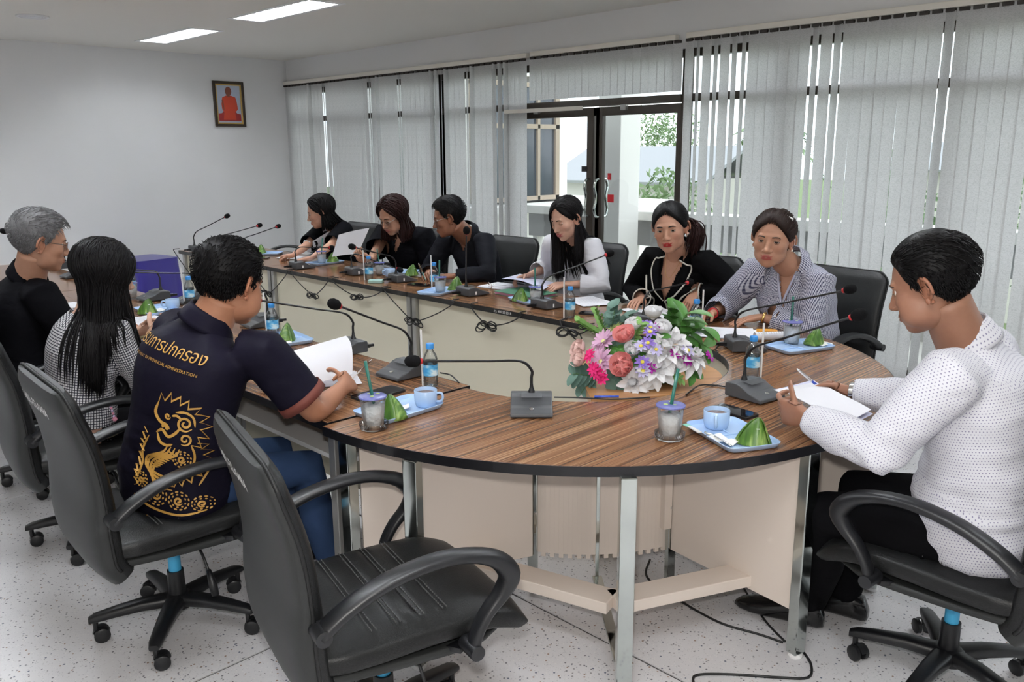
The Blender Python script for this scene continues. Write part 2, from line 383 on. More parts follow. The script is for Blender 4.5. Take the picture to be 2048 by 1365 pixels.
MB().lathe([(.105, 0), (.13, 0), (.128, -.010), (.108, -.012), (.105, -.006)], 32).build('rim', M['white'], sp, smooth=True)
b = MB()
for r in np.linspace(.012, .098, 8): b.lathe([(r-.004, -.006), (r+.004, -.006), (r+.004, -.001), (r-.004, -.001), (r-.004, -.006)], 28)
b.build('grille', M['lamp_pan'], sp, smooth=True)
# ------------------------------------------------------------------ glazing along the window wall
GY = 4.05
mull = [-8.75, -6.9, -5.75, -4.66, -2.62, -1.70, -.55, .6, 1.75, 2.9, 4.15]
def glazed_bay(n, xa, xb, zs):
    fr = MB()
    for x in (xa, xb): fr.box((x-.03, GY-.04, .05), (x+.03, GY+.04, 2.44))
    for z in zs: fr.box((xa+.03, GY-.04, z-.03), (xb-.03, GY+.04, z+.03))
    o = struct(f'window_{n}', fr, M['bronze'], bevel=.004)
    zz = [.08]+list(zs)+[2.44]
    for k in range(len(zz)-1):
        if zz[k+1]-zz[k] > .1: MB().box((xa+.03, GY-.004, zz[k]+.03), (xb-.03, GY+.004, zz[k+1]-.02)).build('pane', M['glass'], o)
n = 0
for a, c in zip(mull[:-1], mull[1:]):
    if abs(a+4.66) < .01:
        fr = MB().box((a+.03, GY-.05, 2.03), (c-.03, GY+.05, 2.09)).box((a+.03, GY-.04, 2.38), (c-.03, GY+.04, 2.44))
        o = struct('trim_1', fr, M['bronze'], bevel=.004); MB().box((a+.03, GY-.004, 2.09), (c-.03, GY+.004, 2.38)).build('transom_pane', M['glass'], o)
        continue
    n += 1; glazed_bay(n, a, c, [.08, 2.06, 2.41])
def handle_path(s): return catmull([(0, 0, -.17), (0, -.05*s, -.165), (0, -.075*s, -.10), (0, -.055*s, -.03), (0, -.055*s, .03), (0, -.075*s, .10), (0, -.05*s, .165), (0, 0, .17)], 5)
for k, (xa, xb) in enumerate(((-4.62, -3.60), (-3.57, -2.66))):
    fr = MB(); st = .075
    fr.box((xa, GY-.025, .03), (xa+st*.6, GY+.025, 2.02)).box((xb-st*(1 if k == 0 else .55), GY-.025, .03), (xb, GY+.025, 2.02))
    if k == 1: fr.box((xa, GY-.025, .03), (xa+st, GY+.025, 2.02))
    fr.box((xa, GY-.024, 1.945), (xb, GY+.024, 2.019)).box((xa, GY-.024, .031), (xb, GY+.024, .18))
    o = struct(f'door_{k+1}', fr, M['bronze'], bevel=.003)
    MB().box((xa+.03, GY-.003, .15), (xb-.03, GY+.003, 1.96)).build('pane', M['glass'], o)
    hx = (xb-.035) if k == 0 else (xa+.05)
    for s in (1, -1):
        MB().tube(handle_path(s)*(1, 1, 1)+(hx, GY-.02*s, 1.215), .013, 10).build('handle', M['chrome'], o, smooth=True)
    if k == 1: MB().box((hx+.08, GY-.006, 1.38), (hx+.12, GY-.003, 1.44)).box((hx+.085, GY-.006, 1.18), (hx+.155, GY-.003, 1.25)).build('sticker', M['red'], o)
    else: MB().box((xb-.13, GY-.03, 1.45), (xb-.065, GY-.024, 1.50)).box((xb-.115, GY-.034, 1.468), (xb-.08, GY-.03, 1.482)).build('latch_plate', M['edge'], o)
    if k == 0: MB().lathe([(.012, -.004), (.012, .004)], 12, cap0=True, cap1=True).build('lock', M['gold'], o, loc=(xb-.03, GY-.03, .86))
    MB().box((xa+.30, GY-.06, 1.985), (xa+.36, GY-.025, 2.03)).build('hinge_plate', M['grey_metal'], o)
o = struct('trim_2', MB().box((X0, GY-.08, -.003), (X1, GY+.1, .05)), M['bronze'])
o = struct('trim_3', MB().box((-4.6, BY-.06, 1.995), (-3.62, BY-.03, 2.03)), M['rail'], bevel=.003)
# ------------------------------------------------------------------ vertical blinds
rng = random.Random(3)
def slat_mesh(h, name, w=.089):
    P = np.zeros((13, 4, 3)); xs_ = np.linspace(-w/2, w/2, 4)
    for i, z in enumerate(np.linspace(0, -h, 13)):
        for j, x in enumerate(xs_): P[i, j] = (x, .004*(1-(2*x/w)**2), z)
    return MB().grid(P).mesh(name)
def blind(label, xa, xb, ztop, h, openx=(), wob=9.0, openang=74, skip=(), halfopen=(), base_a=2.0):
    t = thing('vertical_blind', label, 'blind', (0, 0, 0), 0, 'vertical blinds along the window wall')
    MB().box((xa-.02, BY-.025, ztop-.002), (xb+.02, BY+.03, ztop+.040)).build('headrail', M['rail'], t, bevel=.004)
    me = slat_mesh(h, 'slat'); me.materials.append(M['blind']); me.polygons.foreach_set('use_smooth', np.ones(len(me.polygons), bool))
    ca = MB().box((-.030, -.012, -.026), (.030, .010, -.004)).mesh('carrier'); ca.materials.append(M['carrier'])
    n = int(round((xb-xa)/.081))
    for k in range(n+1):
        x = xa+.081*k
        if any(a <= x <= c for a, c in skip): continue
        c = bpy.data.objects.new('carrier', ca); COL.objects.link(c); c.parent = t; c.location = (x, BY, ztop)
        s = bpy.data.objects.new('slat', me); COL.objects.link(s); s.parent = t; s.location = (x, BY+.004, ztop-.022)
        a = base_a+rng.uniform(-1, 1)*wob*.75
        if any(abs(x-q) < .0405 for q in openx): a = -openang+rng.uniform(-8, 6)
        if any(abs(x-q) < .0405 for q in halfopen): a = -36+rng.uniform(-6, 8)
        s.rotation_euler = (R_(rng.uniform(-.25, .25)), R_(rng.uniform(-.35, .35)), R_(a))
    return t
def bx_(px): return at_y(px, 300, BY)[0]
blind('long row of closed fabric blinds between the back wall corner and the door', X0+.03, -4.36, 2.50, 2.42,
      [bx_(p) for p in (622, 740, 760, 866, 876, 897, 942, 950, 993, 1004, 1013)], halfopen=[bx_(p) for p in (650, 742, 800, 885, 932)])
blind('short fabric blind valance hanging above the glass door', -4.27, -2.68, 2.505, .375, (), 6, base_a=5)
blind('row of fabric blinds on the right behind the women by the door', -2.54, 1.9, 2.51, 2.44, [], 8, base_a=-3,
      halfopen=[bx_(p) for p in (1392, 1420, 1462, 1481, 1622, 1648, 1880)])
# ------------------------------------------------------------------ outside: balcony, wing, trees
o = struct('trim_4', MB().box((-9, 4.16, -.14), (6, 6.3, -.01)), M['concrete']); o.name = 'balcony_floor'
colm = thing('balcony_column', 'white painted square column standing on the balcony', 'column', (-4.2, 5.17, -.01))
MB().box((-.15, -.17, 0), (.15, .17, 3.6)).build('shaft', M['white_paint'], colm, bevel=.008)
MB().box((-.17, -.19, 0), (.17, .19, .35)).build('plinth', M['white_paint'], colm, bevel=.006)
MB().box((-.20, -.22, 2.6), (.20, .22, 2.75)).build('capital', M['white_paint'], colm, bevel=.006)
rl = thing('balcony_railing', 'white capped concrete balcony railing with open baluster slots', 'railing', (0, 5.62, -.01))
MB().box((-5.9, -.14, .90), (6, .14, 1.0)).build('cap', M['white_paint'], rl, bevel=.008)
MB().box((-5.9, -.07, .62), (6, .07, .90)).build('beam', M['concrete_grey'], rl)
MB().box((-5.9, -.07, 0), (6, .07, .16)).build('kerb', M['concrete'], rl)
for k in range(39): MB().box((-5.85+k*.3, -.05, .16), (-5.77+k*.3, .05, .62)).build('baluster', M['white_paint'], rl)
wg = thing('building_wing', 'cream wing of the building with large dark sliding windows', 'building', (-6.6, 0, -4))
MB().box((-3, 5.12, 0), (0, 5.20, 9)).box((-3, 5.20, 0), (0, 6.16, 4.95)).box((-3, 5.20, 6.6), (0, 6.16, 9)).box((-3, 6.16, 0), (0, 6.95, 4.95)).box((-3, 6.16, 6.6), (0, 6.95, 9)).box((-3, 6.86, 4.95), (0, 7.05, 6.6)).build('wall', M['white_paint'], wg)
MB().box((-.30, 5.0, 4.85), (.35, 7.2, 4.95)).build('ledge', M['white_paint'], wg)
MB().box((-3, 6.95, 0), (0.25, 9.6, 4.85)).build('parapet', M['white_paint'], wg)
w = MB()
for lo, hi in (((-.06, 5.2, 4.98), (.03, 5.25, 6.5)), ((-.06, 6.78, 4.98), (.03, 6.86, 6.5)), ((-.06, 5.2, 4.98), (.03, 6.86, 5.04)), ((-.06, 5.2, 6.46), (.03, 6.86, 6.52)), ((-.06, 5.2, 5.93), (.03, 6.86, 5.99)), ((-.06, 6.42, 4.98), (.03, 6.47, 6.5))): w.box(lo, hi)
wo = w.build('window', M['beige_frame'], wg, bevel=.004)
MB().box((-.03, 5.2, 5.0), (-.01, 6.86, 6.48)).build('pane', M['dark_glass'], wo)
struct('ground', MB().box((-120, 6.4, -4.2), (120, 150, -4)), mat('grass_ground', (.16, .22, .09), .95))
M['foliage'] = [mat(f'foliage_{i}', c, .7) for i, c in enumerate(((.13, .22, .09), (.19, .28, .13), (.10, .18, .08)))]
def leafy(name, label, loc, r, n, mi, seed, trunk=True):
    g = np.random.RandomState(seed); t = thing(name, label, 'tree', loc, 0, 'trees beyond the balcony')
    d = g.normal(size=(n, 3)); d /= np.linalg.norm(d, axis=1)[:, None]; rad = (.55+.45*g.rand(n)**.5)*(1+.25*np.sin(d[:, 0]*5+d[:, 2]*4+seed))
    c = d*rad[:, None]*np.array(r)+np.array([0, 0, r[2]*1.1+(1.5 if trunk else 0)])
    a = g.normal(size=(n, 3)); a /= np.linalg.norm(a, axis=1)[:, None]; b2 = np.cross(a, g.normal(size=(n, 3))); b2 /= np.linalg.norm(b2, axis=1)[:, None]
    L = (.05+.055*g.rand(n))[:, None]*(.6+.25*r[0]); v = np.stack([c-a*L, c+b2*L*.4, c+a*L, c-b2*L*.4], 1).reshape(-1, 3)
    MB().add(v, [(4*i, 4*i+1, 4*i+2, 4*i+3) for i in range(n)]).build('foliage', M['foliage'][mi], t)
    if trunk: MB().tube([(0, 0, 0), (.1, 0, r[2]*.6), (0, .1, r[2]*1.4+1.5)], [.18, .13, .05], 8).build('trunk', M['beige_frame'], t, smooth=True)
    return t
def palm(label, loc, h, seed, fr=2.0):
    g = np.random.RandomState(seed); t = thing('palm_tree', label, 'tree', loc, 0, 'trees beyond the balcony')
    MB().tube(catmull([(0, 0, 0), (.1, .05, h*.5), (0, 0, h)], 5), .14, 8).build('trunk', M['beige_frame'], t, smooth=True)
    for k in range(16):
        az = k*2.4+g.rand(); el = g.uniform(-.2, 1.1); dx = np.array([math.cos(az), math.sin(az), 0]); b = MB(); s = np.linspace(0, 1, 9)
        P = np.array([(0, 0, h)])+np.outer(s*fr*math.cos(el*.7), dx)+np.outer(s*fr*math.sin(el)-s*s*fr*.75, (0, 0, 1)); sd = np.cross(dx, (0, 0, 1))
        for i in range(1, 9):
            for sg in (-1, 1):
                q = P[i]+sd*sg*fr*.22*math.sin(PI*min(1, s[i]*.9+.1))+dx*.1*fr-np.array([0, 0, .08*fr]); b.add([P[i-1], P[i], q], [(0, 1, 2)])
        b.build('frond', M['foliage'][k % 3], t)
leafy('leafy_tree', 'round tall pale tree showing through the glass door', (-16.9, 23.5, -4), (1.7, 1.7, 2.7), 6000, 1, 1)
palm('small palm rising over the grey roofs beyond the balcony', (-14.0, 26.5, -4), 6.2, 2)
leafy('leafy_bush', 'dense light green bush just beyond the balcony rail', (-8.4, 11.5, -4), (1.7, 1.3, 2.3), 9000, 1, 3, False)
leafy('leafy_bush', 'wide green bush seen between the blind slats', (-4.2, 12.2, -4), (1.6, 1.3, 2.4), 9000, 0, 4, False)
leafy('leafy_bush', 'dark green bush farthest to the right beyond the blinds', (.0, 12.5, -4), (1.8, 1.4, 2.5), 9000, 2, 5, False)
leafy('leafy_tree', 'broad tree mirrored in the wing windows', (-1.5, 18.5, -4), (2.0, 2.0, 2.5), 6000, 0, 6)
M['roof'] = mat('grey_roof_sheet', (.33, .34, .36), .6)
for i, (x, y, w_, h_, lab) in enumerate(((-12.6, 17.8, 4.5, 4.9, 'low grey roofed house beyond the green bushes'), (-7.5, 30, 6, 5.0, 'long grey roofed shed far beyond the balcony'))):
    t = thing('house', lab, 'building', (x, y, -4)); MB().box((-w_/2, -1.5, 0), (w_/2, 1.5, h_)).build('wall', M['concrete'], t)
    MB().add([(-w_/2-.4, -2, h_-.1), (w_/2+.4, -2, h_-.1), (w_/2+.4, 0, h_+.8), (-w_/2-.4, 0, h_+.8), (w_/2+.4, 2, h_-.1), (-w_/2-.4, 2, h_-.1)], [(0, 1, 2, 3), (3, 2, 4, 5)]).build('roof', M['roof'], t, solid=.08)
# ------------------------------------------------------------------ framed picture on the back wall
pf = thing('framed_picture', 'dark framed picture of a figure in orange robes on the back wall', 'picture', (X0, 3.135, 2.235))
pw, ph = .205, .275
fr = MB()
def ringbox(b, w0, h0, w1, h1, d0, d1):
    b.box((d0, -w0, -h0), (d1, -w1, h0)).box((d0, w1, -h0), (d1, w0, h0)).box((d0, -w1, h1), (d1, w1, h0)).box((d0, -w1, -h0), (d1, w1, -h1))
ringbox(fr, pw, ph, pw-.035, ph-.035, .004, .03); fr.build('frame', M['frame_wood'], pf, bevel=.006)
g = MB(); ringbox(g, pw-.033, ph-.033, pw-.05, ph-.05, .004, .022); g.build('gold_slip', M['gold'], pf, bevel=.003)
pc = MB().box((.004, -pw+.05, -ph+.05), (.008, pw-.05, ph-.05)).build('print', mat('pale_blue_print', (.50, .56, .68), .5), pf)
def flat(poly, m, x): k = len(poly); MB().add([(x, a, b) for a, b in poly], [tuple(range(k))]).build('printed_shape', m, pc)
rb, rb2, sk = mat('orange_robe_print', (.52, .055, .02), .6), mat('red_cushion_print', (.30, .02, .02), .6), mat('brown_skin_print', (.20, .06, .035), .6)
flat([(-.145, -.205), (.15, -.205), (.15, -.12), (.10, -.11), (.06, -.06), (-.06, -.06), (-.10, -.11), (-.145, -.115)], rb2, .0085)
flat([(-.085, -.19), (.085, -.19), (.075, -.10), (.115, -.06), (.105, .03), (.09, .085), (.03, .105), (-.03, .105), (-.085, .08), (-.10, 0), (-.095, -.06), (-.07, -.10)], rb, .009)
flat([(-.095, .05), (-.085, -.02), (-.075, -.075), (-.065, -.075), (-.07, .0), (-.075, .05)], sk, .0095)
flat([(.02+.042*math.cos(a)-.02, .155+.055*math.sin(a)) for a in np.linspace(0, 2*PI, 20, endpoint=False)], sk, .0095)
flat([(-.018, .09), (.018, .09), (.018, .125), (-.018, .125)], sk, .0094)
# ------------------------------------------------------------------ conference tables
TZ = .75; TT = .03
FY0, FY1 = 1.29, 1.935; NY0, NY1 = -.56, .09
CX, CY, RO, RI = -.90, .705, 1.293, .649
def desk(label, x0, x1, y0, y1, inner):
    """rectangular desk; inner = +1 when the modesty panel stands on the high-y side"""
    cx, cy = (x0+x1)/2, (y0+y1)/2; w, d = (x1-x0)/2-.002, (y1-y0)/2
    t = thing('conference_desk', label, 'table', (cx, cy, 0), 0, 'straight conference desks')
    MB().box((-w+.003, -d+.003, TZ-TT), (w-.003, d-.003, TZ)).build('tabletop', M['wood_x'], t, bevel=.001)
    b = MB().box((-w, -d, TZ-TT-.001), (w, -d+.003, TZ-.0005)).box((-w, d-.003, TZ-TT-.001), (w, d, TZ-.0005)).box((-w, -d+.003, TZ-TT-.001), (-w+.003, d-.003, TZ-.0005)).box((w-.003, -d+.003, TZ-TT-.001), (w, d-.003, TZ-.0005))
    b.build('edge_band', M['edge'], t)
    py = inner*(d-.055)
    MB().box((-w+.05, min(py, py-inner*.016), .13), (w-.05, max(py, py-inner*.016), TZ-TT)).build('modesty_panel', M['beige'], t)
    MB().box((-w+.06, -d+.10 if inner > 0 else -d+.12, .555), (w-.06, d-.12 if inner > 0 else d-.10, .572)).build('shelf', M['white'], t)
    for sx in (-1, 1):
        for sy in (-1, 1):
            x, y = sx*(w-.027), sy*(d-.05)
            MB().box((x-.02, y-.02, .012), (x+.02, y+.02, TZ-TT)).build('leg', M['grey_metal'], t, bevel=.003)
            MB().lathe([(.02, 0), (.022, .004), (.02, .012)], 12, (x, y, 0), cap0=True, cap1=True).build('foot', M['plastic'], t)
        MB().box((sx*(w-.027)-.015, -d+.07, .10), (sx*(w-.027)+.015, d-.07, .13)).build('stretcher', M['grey_metal'], t, bevel=.003)
    return t
for i, (a, c) in enumerate(((-6.36, -4.70), (-4.70, -2.87), (-2.87, -.905))):
    desk(('straight desk at the far end of the window side row', 'middle desk of the window side row', 'window side desk running up to the curved end')[i], a, c, FY0, FY1, -1)
for i, (a, c) in enumerate(((-6.40, -4.57), (-4.57, -2.74), (-2.74, -.915))):
    desk(('straight desk at the far end of the row on the left', 'middle desk of the row on the left', 'left side desk running up to the curved end, with the patterned shirt man')[i], a, c, NY0, NY1, 1)
def arc(r, a0, a1, n, cx=0, cy=0): return [(cx+r*math.cos(a), cy+r*math.sin(a)) for a in np.linspace(R_(a0), R_(a1), n)]
ct = thing('curved_table', 'large half round table end with wood stripe top and black edge', 'table', (CX, CY, 0))
oa, ia = arc(RO-.003, -90, 90, 61), arc(RI+.003, -90, 90, 41)
MB().prism(oa+ia[::-1], TZ-TT, TZ).build('tabletop', M['wood_y'], ct)
def band(b, r0, r1, n, z0, z1, a0=-90, a1=90):
    A, B = arc(r0, a0, a1, n), arc(r1, a0, a1, n)
    b.loft([np.array([(p[0], p[1], z0), (q[0], q[1], z0), (q[0], q[1], z1), (p[0], p[1], z1)]) for p, q in zip(A, B)])
b = MB(); band(b, RO-.0035, RO, 61, TZ-TT-.002, TZ-.0005); band(b, RI, RI+.0035, 41, TZ-TT-.002, TZ-.0005); b.build('edge_band', M['edge'], ct)
def loc_(x, y): return (x-CX, y-CY)
legs = [(-.822, -.545), (-.505, -.520), (.055, -.165), (.335, .40), (.335, 1.01), (.055, 1.575), (-.505, 1.93)]
for x, y in legs:
    lx, ly = loc_(x, y); a = math.atan2(ly, lx)
    MB().box((-.020, -.024, .015), (.020, .024, TZ-TT)).build('leg', M['chrome'], ct, loc=(lx, ly, 0), rz=a, bevel=.003)
    MB().lathe([(.024, 0), (.026, .006), (.022, .015)], 14, cap0=True, cap1=True).build('foot', M['white'], ct, loc=(lx, ly, 0))
posts = [(-62, 0), (-18, 0), (18, 0), (62, 0)]
for th, _ in posts:
    a = R_(th); x, y = .705*math.cos(a), .705*math.sin(a)
    MB().box((-.018, -.010, .015), (.018, .010, TZ-TT)).build('inner_post', M['chrome'], ct, loc=(x, y, 0), rz=a+PI/2, bevel=.002)
    MB().box((-.045, -.017, .25), (-.012, .017, TZ-TT-.01)).build('post_bracket', M['cream'], ct, loc=(x, y, 0), rz=a+PI/2)
    for s in (-1, 1): MB().lathe([(.006, 0), (.006, .008)], 8, cap1=True).build('wing_nut', M['metal'], ct, loc=(x+.02*math.cos(a+s*.8), y+.02*math.sin(a+s*.8), .33))
def panel(A, B, z0, z1, name='side_panel', th=.016):
    A, B = np.array(loc_(*A)), np.array(loc_(*B)); t = unit(B-A); nn = np.array([-t[1], t[0]])*th/2
    MB().prism([A-nn, B-nn, B+nn, A+nn], z0, z1).build(name, M['cream'], ct, bevel=.002)
p1, p2 = (CX+.715*math.cos(R_(-62)), CY+.715*math.sin(R_(-62))), (CX+.715*math.cos(R_(-18)), CY+.715*math.sin(R_(-18)))
panel((-.80, -.515), p1, .16, TZ-TT); panel(p2, (.31, .405), .16, TZ-TT)
panel((p1[0], 2*CY-p1[1]), (-.80, 1.925), .16, TZ-TT); panel((.31, 1.005), (p2[0], 2*CY-p2[1]), .16, TZ-TT)
b = MB(); band(b, .688, .700, 16, .16, TZ-TT, 20, 90); b.build('inner_panel', M['beige'], ct)
b = MB(); band(b, .688, .700, 16, .16, TZ-TT, -90, -63); b.build('inner_panel', M['beige'], ct)
b = MB(); band(b, .688, .700, 12, .16, TZ-TT, -17, 20); b.build('inner_panel', M['beige'], ct)
k = 0
for th in np.arange(-61, -18.9, 1.4):
    b = MB(); band(b, .683, .695, 2, .15 if k % 2 else .166, TZ-TT, th, th+1.39); b.build('tambour_slat', M['cream'], ct); k += 1
q0 = loc_(-.36, -.135); q1 = loc_(-.105, -.02); q2 = loc_(.105, .445)
q0 = loc_(-.66, -.17)
for A, B in ((q0, q1), (q1, q2)):
    MB().bar((*A, .19), (*B, .19), .10, .04).build('foot_beam', M['cream'], ct, bevel=.003)
MB().box((-.016, -.006, .12), (.016, .006, TZ-TT)).build('centre_strap', M['chrome'], ct, loc=(*loc_(-.325, .165), 0), rz=R_(-48), bevel=.001)
MB().bar((*loc_(-.32, .16), .13), (*loc_(.03, -.14), .06), .035, .012).build('floor_strut', M['chrome'], ct, bevel=.002)
# small half-round table that carries the flowers
ft = thing('flower_table', 'small beech half round table standing inside the curved end', 'table', (-.80, .61, 0), R_(-42.2))
FZ = .715
hw, dp = .36, .60
poly = [(hw*math.copysign(abs(math.cos(a))**.9, math.cos(a)), dp*abs(math.sin(a))**.85) for a in np.linspace(0, PI, 41)]
MB().prism(poly, FZ-.035, FZ).build('tabletop', M['wood_plain'], ft, bevel=.003)
MB().box((-hw+.05, .03, 0), (hw-.05, .05, FZ-.035)).build('front_panel', M['cream'], ft)
MB().prism([(.06*math.cos(a)*2, .30+.1*math.sin(a)) for a in np.linspace(0, 2*PI, 20, endpoint=False)], 0, FZ-.035).build('pedestal', M['wood_plain'], ft)
# blue cloth draped over a stool by the back wall
bt = thing('draped_table', 'small square table under a royal blue cloth by the back wall', 'table', (-8.1, 1.64, 0), R_(12))
P = []
for i, z in enumerate(np.linspace(.50, .0, 9)):
    k = 64; t_ = np.linspace(0, 2*PI, k, endpoint=False); r = sring(k, .27, .27, 7); f = (.50-z)/.5
    r = r*(1+f*.10*(.6+.4*np.cos(8*t_+1))[:, None]); P.append(np.c_[r, np.full(k, z)+.006*np.sin(5*t_)*f])
MB().loft(P[::-1], False, True).build('cloth', M['navy_cloth'], bt, smooth=True, ang=50)
b = MB().box((-.24, -.24, .44), (.24, .24, .485))
for sx in (-1, 1):
    for sy in (-1, 1): b.box((sx*.21-.02, sy*.21-.02, 0), (sx*.21+.02, sy*.21+.02, .44))
b.build('table_frame', M['grey_metal'], bt)

# ------------------------------------------------------------------ office chairs
def make_chair():
    t = thing('office_chair', '', 'chair')
    # seat cushion, lofted front to back with sewn ribs
    b = MB(); rings = []; n = 36
    xs_ = list(np.linspace(-.24, .335, 48)); groove = [-.10, -.035, .03, .095]
    for x in xs_:
        u = (x+.24)/.575
        hw_ = .262*(1-.10*max(0, (u-.85)/.15)**2 - .05*max(0, (.1-u)/.1))
        hh = .045*(1-max(0, (u-.93)/.07)**2*.75)
        zc = .435+.012*math.sin(u*PI)-.045*max(0, (u-.72)/.28)**2+.012*max(0, (.25-u)/.25)
        g = sum(math.exp(-((x-q)/.006)**2) for q in groove)
        r = sring(n, hw_, hh, 3.6); r = np.c_[np.full(n, x), r[:, 0], zc+r[:, 1]]
        top = (r[:, 2] > zc) & (np.abs(r[:, 1]) < hw_*.86); r[top, 2] += .004-.010*g
        rings.append(r)
    b.loft(rings).build('seat', M['leather'], t, smooth=True, ang=60)
    b = MB()
    for q in groove:
        for dx in (-.006, .006):
            for yy in np.arange(-.215, .216, .012):
                z = .435+.012*math.sin((q+.24)/.575*PI)+.049
                b.box((q+dx-.0008, yy, z-.003), (q+dx+.0008, yy+.007, z+.0012))
    o = b.build('stitching', M['stitch'], t); o['kind'] = 'stuff'
    b = MB(); u = np.linspace(0, 2*PI, 40, endpoint=False)
    # seat pan under the cushion, sweeping up into the back shell
    rings = []
    for s_ in np.linspace(0, 1, 14):
        x = -.27+s_*.56; zc = .388+.022*(1-s_)**3-.012*s_; r = sring(n, .245*(1-.25*max(0, s_-.8)/.2), .026*(1-.6*max(0, s_-.8)/.2), 3.2); rings.append(np.c_[np.full(n, x), r[:, 0], zc+r[:, 1]])
    b.loft(rings).build('seat_pan', M['leather_back'], t, smooth=True, ang=60)
    # backrest shell
    prof = catmull([(-.225, .365), (-.262, .42), (-.272, .52), (-.268, .64), (-.285, .78), (-.318, .90), (-.338, .975)], 6)
    T = np.gradient(prof, axis=0); T /= np.linalg.norm(T, axis=1)[:, None]; rings = []; N = len(prof); ribz = [.50, .56, .62]
    for i, (p, tt) in enumerate(zip(prof, T)):
        u_ = i/(N-1); w_ = .255+.028*math.sin(min(1, u_*1.25)*PI*.5)-.045*max(0, (u_-.86)/.14)**2
        th = .052-.018*u_-.012*max(0, (u_-.9)/.1); r = sring(n, w_, th, 3.4); nx = np.array([tt[1], -tt[0]])
        g = sum(math.exp(-((p[1]-q)/.007)**2) for q in ribz)
        dd = r[:, 1].copy(); dd[(dd > 0) & (np.abs(r[:, 0]) < w_*.85)] -= .010*g
        if u_ < .5: dd[dd > 0] += .010*math.sin(u_*2*PI)
        rings.append(np.stack([p[0]+nx[0]*dd, r[:, 0], p[1]+nx[1]*dd], -1))
    sh = b = MB(); b.loft(rings); bk = b.build('backrest', [M['leather'], M['leather_back']], t, smooth=True, ang=60)
    mi = np.zeros(len(b.f), np.int32); V_ = np.concatenate(b.v)
    for k, f in enumerate(b.f):
        c = V_[list(f)].mean(0); j = np.abs(prof[:, 1]-c[2]).argmin()
        if c[0] < prof[j, 0]+.004: mi[k] = 1
    bk.data.polygons.foreach_set('material_index', mi)
    # piping along the outline of the shell
    L = [r[np.argmax(r[:, 1])]+(0, .001, 0) for r in rings]; Rr = [r[np.argmin(r[:, 1])]-(0, .001, 0) for r in rings]
    top = [np.array([rings[-1][:, 0].mean(), y, rings[-1][:, 2].max()-.001]) for y in np.linspace(L[-1][1]*.9, -L[-1][1]*.9, 9)]
    path = np.array(L[3:]+top+Rr[::-1][:-3])
    MB().tube(path, .0055, 6).build('piping', M['leather'], bk, smooth=True)
    # looped armrests
    for s in (-1, 1):
        pth = catmull([(-.262, .575), (-.20, .618), (-.10, .660), (.02, .680), (.12, .672), (.20, .640), (.238, .590), (.215, .545), (.170, .500), (.140, .450), (.130, .405)], 4)
        n2 = len(pth); u2 = np.linspace(0, 1, n2)
        ra = .016+.014*np.exp(-((u2-.58)/.12)**2)-.003*u2; rb = .030-.006*np.clip((u2-.55)/.2, 0, 1)
        P3 = np.stack([pth[:, 0], np.full(n2, s*.302), pth[:, 1]], -1)
        rr = tube_rings(P3, np.stack([ra, rb], -1), 14, up=(0, 0, 1)) if False else None
        rings2 = []; Tn = np.gradient(pth, axis=0); Tn /= np.linalg.norm(Tn, axis=1)[:, None]
        for i in range(n2):
            q = sring(14, ra[i], rb[i], 2.6); nx = np.array([-Tn[i][1], Tn[i][0]])
            rings2.append(np.stack([pth[i, 0]+nx[0]*q[:, 0], s*.302+q[:, 1], pth[i, 1]+nx[1]*q[:, 0]], -1))
        arm = MB().loft(rings2).build('armrest', M['plastic'], t, smooth=True)
        for (x, z) in ((-.258, .578), (.130, .410)):
            MB().tube([(x, s*.26, z), (x, s*.330, z)], [.022, .020], 14).build('arm_knob', M['plastic'], arm, smooth=True, ang=40)
        MB().bar((.130, s*.262, .395), (.02, s*.05, .362), .05, .014).build('arm_bracket', M['plastic'], t)
    # mechanism, gas lift, star base
    MB().box((-.10, -.07, .335), (.11, .07, .362)).build('tilt_mechanism', M['plastic'], t, bevel=.008)
    lev = MB().tube(catmull([(.05, -.06, .33), (.055, -.12, .30), (.06, -.16, .24)], 4), .005, 8).tube([(.06, -.155, .25), (.063, -.175, .20), (.065, -.185, .165)], [.008, .015, .013], 10); lev.build('lift_lever', M['plastic'], t, smooth=True)
    MB().lathe([(.0, .20), (.021, .20), (.021, .345), (0, .345)], 18).build('gas_lift', M['blue_sleeve'], t, smooth=True, ang=40)
    MB().lathe([(.0, .09), (.030, .09), (.028, .212), (.022, .212), (.0, .208)], 20).build('column_cover', M['plastic'], t, smooth=True, ang=40)
    MB().lathe([(0, .075), (.052, .078), (.056, .105), (.045, .122), (.032, .126), (0, .126)], 20).build('hub', M['plastic'], t, smooth=True, ang=50)
    for k in range(5):
        a = k*2*PI/5+.32; c, s_ = math.cos(a), math.sin(a); rg = []
        for d, z, w_, h_ in ((.035, .103, .034, .022), (.12, .105, .029, .020), (.20, .098, .025, .017), (.265, .090, .022, .014), (.288, .084, .016, .010)):
            q = sring(12, w_, h_, 3); rg.append(np.stack([d*c-s_*q[:, 0], d*s_+c*q[:, 0], z+q[:, 1]], -1))
        lg = MB().loft(rg).build('base_leg', M['plastic'], t, smooth=True, ang=50)
        cc = (c*.268, s_*.268); al = a+(.9, -.6, 1.7, .3, -1.3)[k]; ax = np.array([math.cos(al), math.sin(al), 0]); fw = np.array([-ax[1], ax[0], 0]); o3 = np.array([cc[0], cc[1], .0])+fw*.016
        b = MB().tube([(cc[0], cc[1], .04), (cc[0], cc[1], .082)], .009, 8)
        for sg in (-1, 1):
            w0 = o3+ax*sg*.010+(0, 0, .026); w1 = o3+ax*sg*.026+(0, 0, .026)
            b.tube([w0, w0+ax*sg*.002, w1-ax*sg*.003, w1], [.022, .026, .026, .021], 16)
